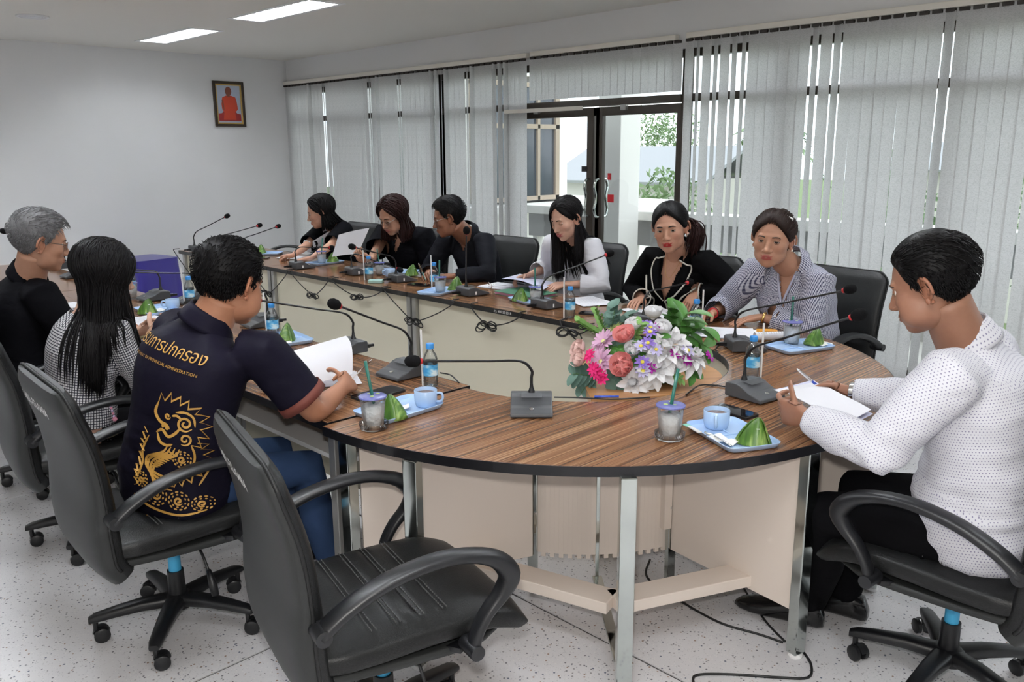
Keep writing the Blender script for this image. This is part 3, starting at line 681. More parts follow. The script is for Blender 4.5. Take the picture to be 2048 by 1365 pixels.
        hood = [o3+ax*y+fw*math.cos(q)*.029+np.array([0, 0, .026+.029*math.sin(q)]) for q in np.linspace(.3, PI+.2, 9) for y in (-.009, .009)]
        b.add(hood, [(2*i, 2*i+2, 2*i+3, 2*i+1) for i in range(8)])
        b.build('caster', M['plastic'], lg, smooth=True, ang=40)
    t['_'] = 0; del t['_']
    return t, BVHTree.FromPolygons([Vector(v) for v in V_], sh.f)
chair0, chair_bvh = make_chair()
# handwritten stock number for the chairs seen from behind
tv, tf = text_mesh('อ. 401-52-0484', .047, bold=.0012)
def wrap_text(tv, zc, yc, slope=0.0):
    out = []
    for x, y, _ in tv:
        Y, Z = yc-x, zc+y+slope*x            # read from behind: text x runs to the chair's right
        h = chair_bvh.ray_cast(Vector((-1, Y, Z)), Vector((1, 0, 0)))
        out.append((h[0].x-.0012 if h[0] else -.33, Y, Z))
    return out
num_mesh = MB().add(wrap_text(tv*np.array([1.1, 1, 1]), .885, .06, -.02), tf).mesh('stock_number'); num_mesh.materials.append(mat('white_marker', (.75, .75, .75), .6))
chairs = [  # x, y, yaw, numbered, label
    (-.305, -.80, 76, 1, 'empty black office chair in the foreground turned to the curved table'),
    (-1.315, -.96, 87, 1, 'black office chair under the man in the gold patterned shirt'),
    (-2.26, -.90, 84, 1, 'black office chair under the woman in the tweed jacket'),
    (-3.10, -.80, 86, 0, 'black office chair under the grey haired man at the left edge'),
    (-4.02, -.86, 80, 0, 'black office chair beyond the grey haired man, cut by the left edge'),
    (.735, .60, 176, 0, 'black office chair under the man in the white dotted shirt'),
    (-6.20, 2.36, 236, 0, 'empty black office chair at the far end beside the back corner'),
    (-5.28, 2.32, 272, 0, 'black office chair under the woman with the white collar'),
    (-4.30, 2.34, 268, 0, 'black office chair under the woman reading with glasses'),
    (-3.27, 2.34, 270, 0, 'black office chair under the man with glasses who writes'),
    (-2.50, 2.46, 272, 0, 'black office chair under the young woman in the white blouse'),
    (-1.50, 2.34, 272, 0, 'black office chair under the woman in the piped blazer'),
    (-.66, 2.36, 262, 0, 'black office chair under the woman in the checked shirt')]
for i, (x, y, a, num, lab) in enumerate(chairs):
    o = chair0 if i == 0 else copy_tree(chair0)
    o.location = (x, y, 0); o.rotation_euler = (0, 0, R_(a)); o['label'] = lab; o['group'] = 'black office chairs around the conference table'
    if i == 0: q = bpy.data.objects.new('stock_number', num_mesh); COL.objects.link(q); q.parent = o
# ------------------------------------------------------------------ things on the tables
S0 = TZ+.0006
def place(o, x, y, z=S0, a=0.0): o.location = (float(x), float(y), float(z)); o.rotation_euler = (0, 0, R_(a)); return o
# --- conference microphones
def mic_base():
    b = MB(); pr = [(-.078, .004), (-.078, .050), (-.070, .056), (-.030, .058), (-.008, .052), (.012, .041), (.030, .032), (.050, .028), (.082, .017), (.084, .004)]
    b.loft([np.array([(x, y, z) for x, z in pr]) for y in (-.073, .073)]); me = b.mesh('base'); me.materials.append(M['mic']); me.materials.append(M['mic2'])
    nrm = np.zeros(len(me.polygons)*3); me.polygons.foreach_get('normal', nrm); nrm = nrm.reshape(-1, 3)
    return me
MIC_BASE = mic_base()
def shared(name, mb, mats):
    me = mb.mesh(name)
    for m in (mats if isinstance(mats, list) else [mats]): me.materials.append(m)
    me.polygons.foreach_set('use_smooth', np.zeros(len(me.polygons), bool)); return me
g = MB()
for i in range(13): g.box((-.026+i*.0032, -.036, 0), (-.0245+i*.0032, .036, .0012))
MIC_GRILLE = shared('grille', g, M['mic2']); MIC_BTN = shared('button', MB().lathe([(.008, 0), (.008, .0025), (.006, .003)], 14, cap1=True), M['silver'])
MIC_COL = shared('neck_mount', MB().lathe([(.013, 0), (.011, .008), (.007, .02), (.0055, .034)], 14, cap1=True), M['plastic'])
MIC_PLUG = shared('plug', MB().box((-.112, .018, .012), (-.078, .040, .028)).box((-.135, .023, .014), (-.112, .035, .026)), M['plastic'])
def sub(name, me, parent, loc=(0, 0, 0), rot=(0, 0, 0), bevel=0):
    o = bpy.data.objects.new(name, me); COL.objects.link(o); o.parent = parent; o.location = loc; o.rotation_euler = rot
    if bevel: md = o.modifiers.new('bevel', 'BEVEL'); md.width = bevel; md.segments = 2; md.limit_method = 'ANGLE'; md.angle_limit = R_(25)
    return o
def mic(label, bx, by, yaw, tip, L=.40, far=False, wrap=False, up=.085):
    B = at_z(bx, by, TZ); t = thing('conference_microphone', label, 'microphone', (B[0], B[1], S0), R_(yaw), 'gooseneck microphones on the tables')
    bs = sub('base', MIC_BASE, t, bevel=.004); sub('grille', MIC_GRILLE, bs, (0, 0, .0565), (0, R_(5), 0)); sub('button', MIC_BTN, bs, (.056, 0, .0262), (0, R_(18), 0))
    sub('plug', MIC_PLUG, t); sub('neck_mount', MIC_COL, t, (-.048, 0, .056))
    Rm = rotz(R_(yaw)); N0 = B+Rm@V(-.048, 0, .056+.03)
    tp = near_on_ray(tip[0], tip[1], N0, L, far); d = unit(tp-(N0+V(0, 0, up)))
    E_ = N0+V(0, 0, up*.62); E2 = N0+V(0, 0, up)+d*.045
    path = catmull([N0, N0+V(0, 0, up*.3), E_, E2, E2+(tp-E2)*.33, E2+(tp-E2)*.66, tp-d*.012], 5)
    loc = (path-np.array([B[0], B[1], S0]))@Rm          # to local
    n = len(loc); r = np.full(n, .0042); r[:n//2] = .0054
    MB().tube(loc, r, 8).build('gooseneck', M['plastic'], t, smooth=True)
    dl = unit(loc[-1]-loc[-3]); hp = loc[-1]; h = MB(); rg = []
    for s_, rr in ((0, .009), (.006, .0165), (.018, .0205), (.034, .0205), (.046, .016), (.053, .007)): rg.append((s_, rr))
    hd = MB().tube([hp+dl*(s_+.008) for s_, _ in rg], [q for _, q in rg], 16).build('windscreen', M['foam'], t, smooth=True)
    MB().tube([hp+dl*.001, hp+dl*.012], [.0098, .0125], 14).build('light_ring', M['red'], t, smooth=True)
    if wrap: MB().box((-.030, -.0745, .012), (-.020, -.0732, .032)).build('stock_sticker', M['white'], t)
    return t, B, Rm
MICS = [
 ('gooseneck microphone at the far corner of the window side row', 400, 503, 90, (451, 434), .46, False),
 ('microphone in the far corner with its tip just left of the blinds', 446, 513, 90, (515, 452), .45, True),
 ('microphone at the far end whose tip is rightmost of the distant three', 495, 518, 90, (553, 454), .44, True),
 ('plastic wrapped microphone before the woman with the white collar', 604, 537, 84, (659, 496), .33, True),
 ('plastic wrapped microphone before the woman reading with glasses', 716, 549, 80, (794, 538), .33, True),
 ('microphone behind the bottle and blue cup on the window side', 805, 563, 80, (709, 495), .42, False),
 ('microphone standing straight up before the man who writes', 945, 590, 84, (933, 466), .42, False),
 ('microphone before the young woman in the white blouse', 1097, 615, 84, (1213, 510), .46, True),
 ('microphone half hidden behind the flowers, before the piped blazer', 1300, 648, 82, (1375, 566), .40, True),
 ('microphone beside the rolled paper, before the checked shirt woman', 1489, 699, 48, (1690, 581), .55, False),
 ('microphone beside the paper held by the dotted shirt man', 1508, 795, -8, (1706, 634), .50, False),
 ('microphone alone in the middle of the curved table, tip pointing left', 1063, 824, -46, (838, 723), .44, False),
 ('microphone behind the bottle next to the coffee cup tray', 805, 752, -88, (677, 612), .44, False),
 ('microphone hidden behind the sheet the patterned shirt man holds', 690, 706, -92, (517, 601), .50, False),
 ('microphone right beside the face of the patterned shirt man', 520, 652, -95, (470, 560), .36, False),
 ('microphone behind the leaf parcel in front of the tweed jacket woman', 308, 600, -90, (252, 538), .42, False),
 ('microphone half covered by papers between the tweed jacket and the patterned shirt', 382, 605, -90, (262, 545), .48, False),
 ('microphone behind the face of the grey haired man', 150, 555, -90, (108, 498), .40, False),
 ('microphone with its tip sticking out left of the grey haired man', 118, 538, -92, (12, 464), .55, False)]
for i, (lab, bx, by, yw, tip, L, far) in enumerate(MICS): mic(lab, bx, by, yw, tip, L, far, 3 <= i <= 8)
# --- water bottles with a wrapped straw
def make_bottle():
    t = thing('water_bottle', '', 'bottle')
    pr = [(.0, .002), (.020, .0), (.0275, .004), (.029, .012), (.0272, .018), (.029, .024), (.0272, .030), (.029, .036), (.0275, .042), (.0282, .046), (.0282, .092), (.029, .098), (.0285, .112), (.024, .128), (.015, .143), (.0125, .148), (.0125, .156)]
    MB().lathe(pr, 24).build('body', M['clear'], t, smooth=True)
    MB().lathe([(0, .004), (.026, .006), (.0265, .040), (.0268, .105), (0, .105)], 20).build('water', M['water'], t, smooth=True)
    MB().lathe([(.0288, .048), (.0289, .05), (.0289, .09), (.0288, .092)], 24).build('label_wrap', M['label'], t, smooth=True)
    MB().lathe([(.0150, .152), (.0155, .154), (.0155, .171), (.014, .173), (0, .173)], 20, cap0=True).build('cap', M['cap'], t, smooth=True, ang=40)
    return t
bot0 = make_bottle(); straw_me = shared('wrapped_straw', MB().tube([(0, 0, 0), (0, 0, .225)], .0042, 8), M['white'])
BOT = [(265, 590, 'bottle behind the face of the tweed jacket woman', None), (381, 610, 'bottle just behind the neck of the patterned shirt man', (-.05, .0)), (547, 676, 'bottle standing beside the tray with the leaf parcel and spoon', (-.045, -.012)),
       (862, 774, 'bottle next to the lone coffee cup on the tray', (-.032, -.012)), (739, 561, 'bottle in front of the woman reading with glasses', (-.05, 0)), (869, 577, 'bottle touching the iced drink before the man who writes', (-.012, .028)),
       (1140, 636, 'bottle in front of the young woman in the white blouse', (-.042, .01)), (1391, 668, 'bottle behind the flowers, beside the bracelet hand', (.03, .03)), (1503, 757, 'bottle between the two microphones on the right', (.045, .01))]
for i, (px, py, lab, st) in enumerate(BOT):
    p = at_z(px, py, TZ); o = bot0 if i == 0 else copy_tree(bot0); place(o, p[0], p[1]); o['label'] = 'water '+lab+', blue capped'; o['group'] = 'water bottles on the tables'
    BOT[i] = (o, st)
for o, st in BOT:
    if st is not None:
        v = RR*st[0]-V(FF[0], FF[1], 0)*st[1]; v = unit(V(v[0], v[1], 0))*.0345
        s = sub('wrapped_straw', straw_me, o, (v[0], v[1], .001), (R_(1.5), R_(1), 0))
# --- iced drinks in clear cups
def make_drink():
    t = thing('iced_drink', '', 'cup')
    MB().lathe([(.0, .002), (.033, .002), (.0335, .004), (.0425, .098), (.0455, .1), (.0455, .106), (.0435, .107)], 28).build('plastic_cup', M['clear'], t, smooth=True, ang=50)
    MB().lathe([(0, .006), (.0318, .007), (.0385, .074), (.030, .080), (.012, .083), (0, .078)], 24).build('ice_and_drink', M['ice'], t, smooth=True)
    MB().lathe([(.0462, .103), (.0465, .1075), (.042, .1085), (.025, .1105), (0, .111)], 28).build('film_lid', M['lid'], t, smooth=True)
    b = MB()
    for k, (x, y, r) in enumerate(((.012, .016, .008), (-.016, .01, .006), (.004, -.018, .007))): b.lathe([(r, .1112), (0, .1114)], 10, (x, y, 0))
    o = b.build('printed_logo', mat('lid_print', (.42, .55, .16), .4), t); o['kind'] = 'stuff'
    MB().tube([(.01, .012, .01), (-.018, -.004, .225)], .0055, 10).build('straw', M['straw'], t, smooth=True)
    return t
dk0 = make_drink(); dish_me = shared('glass_dish', MB().lathe([(0, .0), (.040, .0), (.047, .004), (.049, .022), (.0465, .023), (.044, .006), (0, .004)], 28), M['clear'])
dish_me.polygons.foreach_set('use_smooth', np.ones(len(dish_me.polygons), bool))
DRK = [(748, 858, 'iced drink in a glass dish in front of the foreground chair', 1, 35, 1), (1339, 878, 'iced drink in a glass dish beside the tray on the right', 1, 200, 1), (1582, 690, 'iced drink beside the rolled paper of the checked shirt woman', 0, 90, 1), (881, 586, 'iced drink before the man who writes', 0, 120, .92),
       (1072, 609, 'iced drink behind the microphone of the white blouse woman', 0, 100, .95), (644, 528, 'iced drink before the woman with the white collar', 0, 250, .92), (760, 551, 'iced drink behind the bottle of the woman with glasses', 0, 60, .85), (214+50, 598, 'iced drink hidden behind the hair of the tweed jacket woman', 0, 60, .9)]
for i, (px, py, lab, dish, a, s) in enumerate(DRK):
    p = at_z(px, py, TZ); o = dk0 if i == 0 else copy_tree(dk0); place(o, p[0], p[1], S0+.0055, a); o.scale = (s, s, s); o['label'] = lab; o['group'] = 'iced drinks with straws'
    DRK[i] = (o, dish)
for o, dish in DRK:
    if dish: sub('glass_dish', dish_me, o, (0, 0, -.005))
# --- blue trays
def make_tray():
    t = thing('snack_tray', '', 'tray'); rg = []
    for a, c, z in ((.130, .083, 0), (.136, .089, .003), (.1425, .0955, .018), (.1405, .0935, .0185), (.1345, .0875, .005), (.10, .06, .0045), (0.02, .012, .0045)):
        r = sring(44, a, c, 9); rg.append(np.c_[r, np.full(44, z)])
    MB().loft(rg).build('tray_body', M['tray'], t, smooth=True, ang=45)
    MB().box((-.01, -.085, .004), (-.004, .085, .010)).box((-.133, -.003, .004), (-.01, .003, .010)).build('divider', M['tray'], t, bevel=.002)
    return t
tr0 = make_tray()
def tray_at(label, A, B, side, first=[True]):
    """A->B: pixels of one long rim edge at the table; side = +1 when the tray lies to its left"""
    a, c = at_z(*A, TZ)[:2], at_z(*B, TZ)[:2]; d = unit(c-a); nn = np.array([-d[1], d[0]])*side; ctr = (a+c)/2+nn*.0955
    o = tr0 if first[0] else copy_tree(tr0); first[0] = False
    place(o, ctr[0], ctr[1], S0, math.degrees(math.atan2(d[1], d[0]))); o['label'] = label; o['group'] = 'sky blue snack trays'; return o, ctr, math.atan2(d[1], d[0])
TR = {}
TR[1] = tray_at('blue tray with cup, spoon and leaf parcel nearest the dotted shirt man', (1363, 852), (1463, 914), 1)
TR[2] = tray_at('blue tray with a full coffee cup beside the foreground iced drink', (775, 853), (890, 817), 1)
TR[3] = tray_at('blue tray with leaf parcel before the empty corner on the right', (1580, 713), (1675, 700), 1)
TR[4] = tray_at('blue tray with leaf parcel and spoon before the patterned shirt man', (512, 677), (556, 698), 1)
TR[5] = tray_at('blue tray with leaf parcel before the tweed jacket woman', (266, 622), (296, 634), 1)
TR[6] = tray_at('blue tray with leaf parcel before the white blouse woman', (1014, 601), (1060, 614), 1)
TR[7] = tray_at('blue tray with leaf parcel under the iced drink of the man who writes', (881, 594), (926, 581), 1)
TR[8] = tray_at('blue tray with leaf parcel before the woman with the white collar', (641, 533), (690, 526), 1)
TR[9] = tray_at('blue tray with cup before the woman reading with glasses', (762, 551), (828, 551), 1)
TR[10] = tray_at('distant blue tray by the back end of the window side row', (505, 512), (543, 512), 1)
# --- banana leaf parcels
def make_parcel(seed):
    g = np.random.RandomState(seed); t = thing('leaf_parcel', '', 'food')
    rg = []
    for u in np.linspace(0, 1, 9):
        w = .043*(1-u)**.75+.003; r = sring(20, w, w*.86, 2.8+2*u*0); a = u*.35; c, s = math.cos(a), math.sin(a)
        r = r@np.array([[c, -s], [s, c]]); r = r+np.array([.012*u*u, -.006*u]); rg.append(np.c_[r, np.full(20, .002+.074*u)])
    MB().loft(rg).build('wrapped_leaf', M['leaf_wrap'], t, smooth=True, ang=40)
    n = 7
    for k in range(2):
        a0 = k*2.6+.4; P = np.zeros((n, 5, 3))
        for i, u in enumerate(np.linspace(0, 1, n)):
            w = .045*(1-u)**.7+.004
            for j, v in enumerate(np.linspace(-1, 1, 5)):
                a = a0+v*.75*(1-.3*u); P[i, j] = (w*1.03*math.cos(a)+.012*u*u, w*.92*math.sin(a)-.006*u, .003+.073*u)
        MB().grid(P).build('leaf_fold', M['leaf_wrap'], t, smooth=True, solid=.0015)
    MB().tube([(-.012, -.02, .045), (.02, -.026, .05)], .0009, 5).build('pin', M['white'], t)
    return t
pc0 = make_parcel(1)
PAR = [((1506, 886), 20, 'leaf parcel on the tray nearest the dotted shirt man', 1.12, 1), ((786, 836), 200, 'leaf parcel half hidden behind the foreground iced drink', 1.05, 2), ((1628, 689), 80, 'leaf parcel on the tray in the empty right corner', 1.05, 3), ((573, 681), 140, 'leaf parcel beside the spoon before the patterned shirt man', 1.1, 4),
       ((295, 627), 60, 'leaf parcel on the tray before the tweed jacket woman', 1.1, 5), ((1040, 602), 30, 'leaf parcel before the white blouse woman', 1.05, 6), ((911, 580), 100, 'leaf parcel before the man who writes', 1.15, 7), ((666, 524), 10, 'leaf parcel before the woman with the white collar', 1.05, 8), ((823, 551), 75, 'leaf parcel touching the microphone of the woman with glasses', 1.05, 9), ((523, 507), 170, 'most distant leaf parcel at the end of the window side row', 1.05, 10)]
for i, (pp, a, lab, s, k) in enumerate(PAR):
    p = at_z(*pp, TZ+.006); o = pc0 if i == 0 else copy_tree(pc0); place(o, p[0], p[1], S0+.0055, a); o.scale = (s, s, s); o['label'] = 'green banana '+lab; o['group'] = 'banana leaf parcels'
# --- blue coffee cups
def make_cup():
    t = thing('coffee_cup', '', 'cup')
    MB().lathe([(0, .002), (.030, .0), (.034, .003), (.0385, .02), (.0395, .056), (.0385, .057), (.0365, .05), (.035, .01), (0, .007)], 28).build('cup_body', M['tray'], t, smooth=True, ang=50)
    MB().lathe([(.0368, .044), (0, .0445)], 24).build('coffee', M['coffee'], t, smooth=True)
    MB().tube(catmull([(-.036, 0, .046), (-.055, 0, .046), (-.060, 0, .032), (-.053, 0, .018), (-.037, 0, .016)], 5), .0045, 8).build('cup_handle', M['tray'], t, smooth=True)
    return t
cp0 = make_cup()
for i, (pp, a, lab, s) in enumerate((((852, 812), 215, 'sky blue cup full of coffee on the foreground tray', 1.05), ((1432, 856), 120, 'empty sky blue cup on the tray nearest the dotted shirt man', 1.08), ((346, 618), 60, 'sky blue cup on the tray before the tweed jacket woman', 1.0), ((779, 553), 90, 'sky blue cup before the woman reading with glasses', 1.0))):
    p = at_z(*pp, TZ+.005); o = cp0 if i == 0 else copy_tree(cp0); place(o, p[0], p[1], S0+.0052, a); o.scale = (s, s, s); o['label'] = lab; o['group'] = 'sky blue coffee cups'
# --- spoons, napkins, sachet
sp_me = MB().tube(catmull([(-.06, 0, .004), (-.01, 0, .006), (.03, 0, .006), (.045, 0, .005)], 4), [(.0016, .0042)]*5+[(.0014, .003)]*4+[(.0013, .002)]*4, 8)
sp_me.sphere((.062, 0, .004), (.021, .014, .004), 14, 8); SPN = shared('teaspoon', sp_me, M['metal']); SPN.polygons.foreach_set('use_smooth', np.ones(len(SPN.polygons), bool))
def single(name, me, label, cat, pp, z, a, group=None, s=1):
    p = at_z(*pp, z); o = bpy.data.objects.new(name, me); COL.objects.link(o); place(o, p[0], p[1], z, a); o.scale = (s, s, s); tag(o, label, cat, group); return o
single('teaspoon', SPN, 'steel teaspoon lying on the napkin nearest the dotted shirt man', 'spoon', (1440, 882), TZ+.011, 155, 'steel teaspoons')
single('teaspoon', SPN, 'steel teaspoon on the tray before the patterned shirt man', 'spoon', (551, 688), TZ+.011, 150, 'steel teaspoons')
def napkin_mesh(seed, w=.09, h=.06):
    g = np.random.RandomState(seed); P = np.zeros((9, 11, 3))
    for i in range(9):
        for j in range(11):
            x, y = (j/10-.5)*w, (i/8-.5)*h; P[i, j] = (x, y, .006+.004*math.sin(j*.9+seed)+.004*math.sin(i*1.1+seed*2)*(j/10)+.002*g.rand())
    me = MB().grid(P).mesh('paper_napkin'); me.materials.append(M['napkin']); me.polygons.foreach_set('use_smooth', np.ones(len(me.polygons), bool)); return me
for k, (pp, a, lab) in enumerate((((1447, 884), -10, 'folded white napkin under the spoon nearest the dotted shirt man'), ((1645, 690), 60, 'white napkin beside the leaf parcel in the right corner'), ((568, 689), 0, 'white napkin under the spoon before the patterned shirt man'), ((793, 818), 60, 'crumpled napkin behind the foreground iced drink'), ((320, 622), 30, 'white napkin on the tray before the tweed jacket woman'))):
    single('paper_napkin', napkin_mesh(k+1), lab, 'napkin', pp, TZ+.0065, a, 'paper napkins')
single('sugar_sachet', shared('sugar_sachet', MB().box((-.045, -.007, 0), (.02, .007, .003)).box((.02, -.009, 0), (.045, .009, .003), 1), [M['white'], mat('mint_print', (.25, .62, .50), .4)]), 'slim mint and white sugar sachet on the tray rim', 'sachet', (1385, 858), TZ+.019, 155)
# --- phones
def phone(label, pp, a, m='screen', s=1.0):
    p = at_z(*pp, TZ); t = thing('mobile_phone', label, 'phone', (p[0], p[1], S0), R_(a), 'mobile phones on the tables')
    MB().prism(sring(40, .081*s, .039*s, 8), 0, .0085).build('phone_case', M['plastic'], t, bevel=.002)
    MB().prism(sring(40, .0775*s, .0355*s, 9), .0086, .0094).build('display', M[m], t)
    MB().prism([(x-.062*s, y+.018) for x, y in sring(12, .006, .012, 3)], .0094, .0099).build('camera_bump', M['plastic'], t)
phone('black phone with bumper case before the dotted shirt man', (1468, 826), -8)
phone('black phone behind the foreground iced drink', (757, 790), 92, s=1.25)
phone('black phone beside the bottle of the white blouse woman', (1187, 629), 20)
phone('brown cased phone before the man who writes', (838, 571), 20)
phone('dark phone before the woman with the white collar', (520, 517), 40)
# --- cables
def cable_obj(name, label, paths, rad=.003, group=None, cat='cable'):
    t = thing(name, label, cat, (paths[0][0][0], paths[0][0][1], paths[0][0][2]), 0, group); o = np.array(paths[0][0])
    for k, p in enumerate(paths): MB().tube(catmull(np.array(p)-o, 5), rad, 6).build('cable_run' if k == 0 else 'cable_loop', M['cable'], t, smooth=True)
    return t
PY = FY0-.010
def hang(label, a, c, b, seed, r=.075):
    """a, b: pixels on the desk edge, c: pixel of the tied bundle"""
    g = np.random.RandomState(seed); A, B, Cc = at_y(*a, PY), at_y(*b, PY), at_y(*c, PY+.012)
    A2, B2 = A+V(0, .05, .012), B+V(0, .05, .012); A2[2] = B2[2] = TZ+.006; A[2] = min(A[2], TZ-.004); B[2] = min(B[2], TZ-.004)
    A[2] = B[2] = TZ-.01
    paths = [[A2, A+V(0, -.004, .014), A+V(0, 0, -.01), A*.55+Cc*.45+V(0, 0, -.02), Cc, B*.55+Cc*.45+V(0, 0, -.025), B+V(0, 0, -.01), B+V(0, -.004, .014), B2]]
    for k in range(6):
        an = g.uniform(-.5, .5)+(PI if k % 2 else 0); l = r*g.uniform(.7, 1.15); w = l*g.uniform(.18, .3); ux = V(math.cos(an), 0, math.sin(an)*.6-.15); vx = V(-math.sin(an), 0, math.cos(an))
        paths.append([Cc+ux*l*(1-math.cos(q))*.5+vx*w*math.sin(q)+V(0, -.004*k, 0) for q in np.linspace(0, 2*PI, 9)])
    cable_obj('cable_bundle', label, paths, .0038, 'tied microphone cables under the desk edge')
hang('tied black cable hanging at the far corner of the window side row', (350, 512), (386, 552), (430, 520), 1)
hang('tied black cable at the first joint of the window side desks', (495, 533), (536, 585), (574, 542), 2)
hang('tied black cable below the plastic wrapped microphones', (583, 544), (626, 590), (656, 560), 3)
hang('tied black cable below the bottle of the woman with glasses', (666, 562), (716, 594), (764, 578), 4)
hang('tied black cable hanging across the grey desk legs', (770, 580), (828, 641), (905, 600), 5, .085)
hang('tied black cable under the stock number on the black edge', (943, 611), (976, 650), (1040, 626), 6, .09)
hang('tied black cable just left of the flowers', (1122, 644), (1140, 662), (1176, 655), 7, .085)
def table_cable(label, pts, z=TZ+.004): cable_obj('microphone_cable', label, [[at_z(x, y, z) for x, y in pts]], .003, 'microphone leads on the tables')
table_cable('black lead running right from the lone middle microphone', [(1108, 795), (1160, 796), (1220, 799), (1270, 797), (1300, 795)])
table_cable('black lead from the microphone of the dotted shirt man', [(1462, 776), (1430, 771), (1400, 771), (1382, 782), (1372, 790)])
table_cable('black lead behind the microphone of the checked shirt woman', [(1455, 692), (1440, 690), (1432, 697), (1436, 706)])
table_cable('black lead behind the bottle on the left side desk', [(880, 746), (900, 750), (912, 760), (918, 766)])
table_cable('thin black lead behind the grey haired man', [(138, 538), (165, 534), (180, 545), (192, 552)])
MB().tube([(-.045, 0, 0), (.045, 0, 0)], .0045, 8).build('pen', M['pen_blue'], None, smooth=True); _p = bpy.data.objects['pen']; q = at_z(1213, 796, TZ+.0075); place(_p, q[0], q[1], q[2]+.004, 46); tag(_p, 'blue pen cap lying against the lead by the flowers', 'pen')
fz = .004
cable_obj('floor_cable', 'long black cable curving over the floor under the curved table', [[at_z(x, y, fz) for x, y in ((1300, 1120), (1292, 1150), (1318, 1178), (1350, 1196), (1400, 1226), (1450, 1250), (1520, 1270), (1566, 1286))]], .0045)
cable_obj('floor_cable', 'black cable looping on the floor at the bottom right', [[at_z(x, y, fz) for x, y in ((1605, 1302), (1622, 1330), (1616, 1356), (1560, 1356), (1470, 1350), (1400, 1350), (1386, 1362), (1400, 1390))]], .0045)
cable_obj('floor_cable', 'short black cable slanting past the black shoe', [[at_z(x, y, fz) for x, y in ((1488, 1178), (1505, 1205), (1535, 1248), (1570, 1284))]], .004)
# stock number on the black table edge
v, f = text_mesh('สร. 400 53 0018', .022)
q = at_y(1005, 620, FY0); MB().add(np.c_[v[:, 0]+q[0], np.full(len(v), FY0-.0012), v[:, 1]+TZ-.016], f).build('edge_stock_number', M['white'], bpy.data.objects['conference_desk.002'])
o = bpy.data.objects['edge_stock_number']; o.matrix_parent_inverse = Matrix.Translation(-bpy.data.objects['conference_desk.002'].location)
# --- papers
def sheet_mesh(w, h, fn=None, m='paper', n=(9, 11)):
    P = np.zeros((n[0], n[1], 3))
    for i in range(n[0]):
        for j in range(n[1]):
            x, y = (j/(n[1]-1)-.5)*w, (i/(n[0]-1)-.5)*h; P[i, j] = (x, y, 0) if fn is None else fn(x, y)
    me = MB().grid(P).mesh('paper_sheet'); me.materials.append(M[m]); me.polygons.foreach_set('use_smooth', np.ones(len(me.polygons), bool)); return me
M['print'] = mat('grey_print', (.35, .35, .42), .8)
def printed_lines(parent, w, h, n, z, seed=0):
    g = np.random.RandomState(seed); b = MB()
    for k in range(n):
        y = h*.40-k*h*.8/n; l = w*.8*g.uniform(.5, 1); b.add([(-w*.4, y, z), (-w*.4+l, y, z), (-w*.4+l, y-.0016, z), (-w*.4, y-.0016, z)], [(0, 1, 2, 3)])
    o = b.build('printed_lines', M['print'], parent); o['kind'] = 'stuff'
def paper_stack(label, pp, a, k=3, w=.297, h=.21, z0=None, seed=0, m='paper', lines=10):
    g = np.random.RandomState(seed+11); p = at_z(*pp, TZ); t = thing('paper_stack', label, 'paper', (p[0], p[1], z0 or S0), R_(a), 'papers on the tables')
    for i in range(k):
        sg = g.uniform(.5, 1); me = sheet_mesh(w, h, lambda x, y: (x, y, .0012*i+.003*sg*max(0, (abs(x)-.1)/.05)**2*.6), m)
        o = bpy.data.objects.new('sheet', me); COL.objects.link(o); o.parent = t; o.location = (g.uniform(-.012, .012), g.uniform(-.012, .012), .001); o.rotation_euler = (0, 0, g.uniform(-.09, .09))
        if i == k-1 and lines: printed_lines(o, w, h, lines, .0012*i+.0008, seed)
    return t
paper_stack('loose white sheets before the piped blazer woman', (1310, 627), -18, 4, .33, .22, seed=1)
paper_stack('white sheets under the elbow of the white blouse woman', (1180, 604), -22, 3, seed=2)
paper_stack('thick printed stack before the checked shirt woman', (1445, 668), 28, 5, .30, .24, seed=3)
paper_stack('white sheets with spectacles on them before the man who writes', (1010, 574), 10, 3, seed=4)
paper_stack('white sheet under the pen hand of the man who writes', (850, 550), 12, 2, seed=5)
paper_stack('white sheets before the woman reading with glasses', (770, 540), 10, 3, seed=6)
paper_stack('white sheets under the hands of the woman with the white collar', (595, 516), 20, 3, seed=7)
paper_stack('stack of papers before the tweed jacket woman', (296, 642), 8, 4, .24, .20, seed=8)
paper_stack('white sheet before the grey haired man', (132, 612), 0, 1, .21, .15, seed=9, lines=0)
paper_stack('pamphlet left open under the sheet of the patterned shirt man', (640, 762), 60, 3, .30, .21, seed=10)
# rolled print-outs and an orange packet
p = at_z(1549, 681, TZ); rp = thing('rolled_papers', 'roll of printed papers beside the iced drink of the checked shirt woman', 'paper', (p[0], p[1], S0+.021), R_(52)); 
th = np.linspace(0, 4.6*PI, 60); rr = .021-.0008*th/PI
MB().grid(np.stack([np.stack([np.full(60, x), rr*np.cos(th), rr*np.sin(th)], -1) for x in np.linspace(-.10, .10, 5)])).build('sheet', M['paper'], rp, smooth=True)
b = MB()
for k in range(14): b.tube([(-.085+k*.0125, .0214*math.cos(q), .0214*math.sin(q)) for q in np.linspace(.2, 2.4, 8)], .0008, 4)
o = b.build('printed_lines', M['print'], rp); o['kind'] = 'stuff'
p = at_z(1533, 672, TZ); o = MB().prism(sring(24, .05, .028, 4), 0, .02).build('snack_packet', mat('orange_foil', (.75, .33, .03), .3), None, loc=(p[0], p[1], S0+.008), rz=R_(40), bevel=.007); tag(o, 'small orange snack packet behind the rolled papers', 'packet')
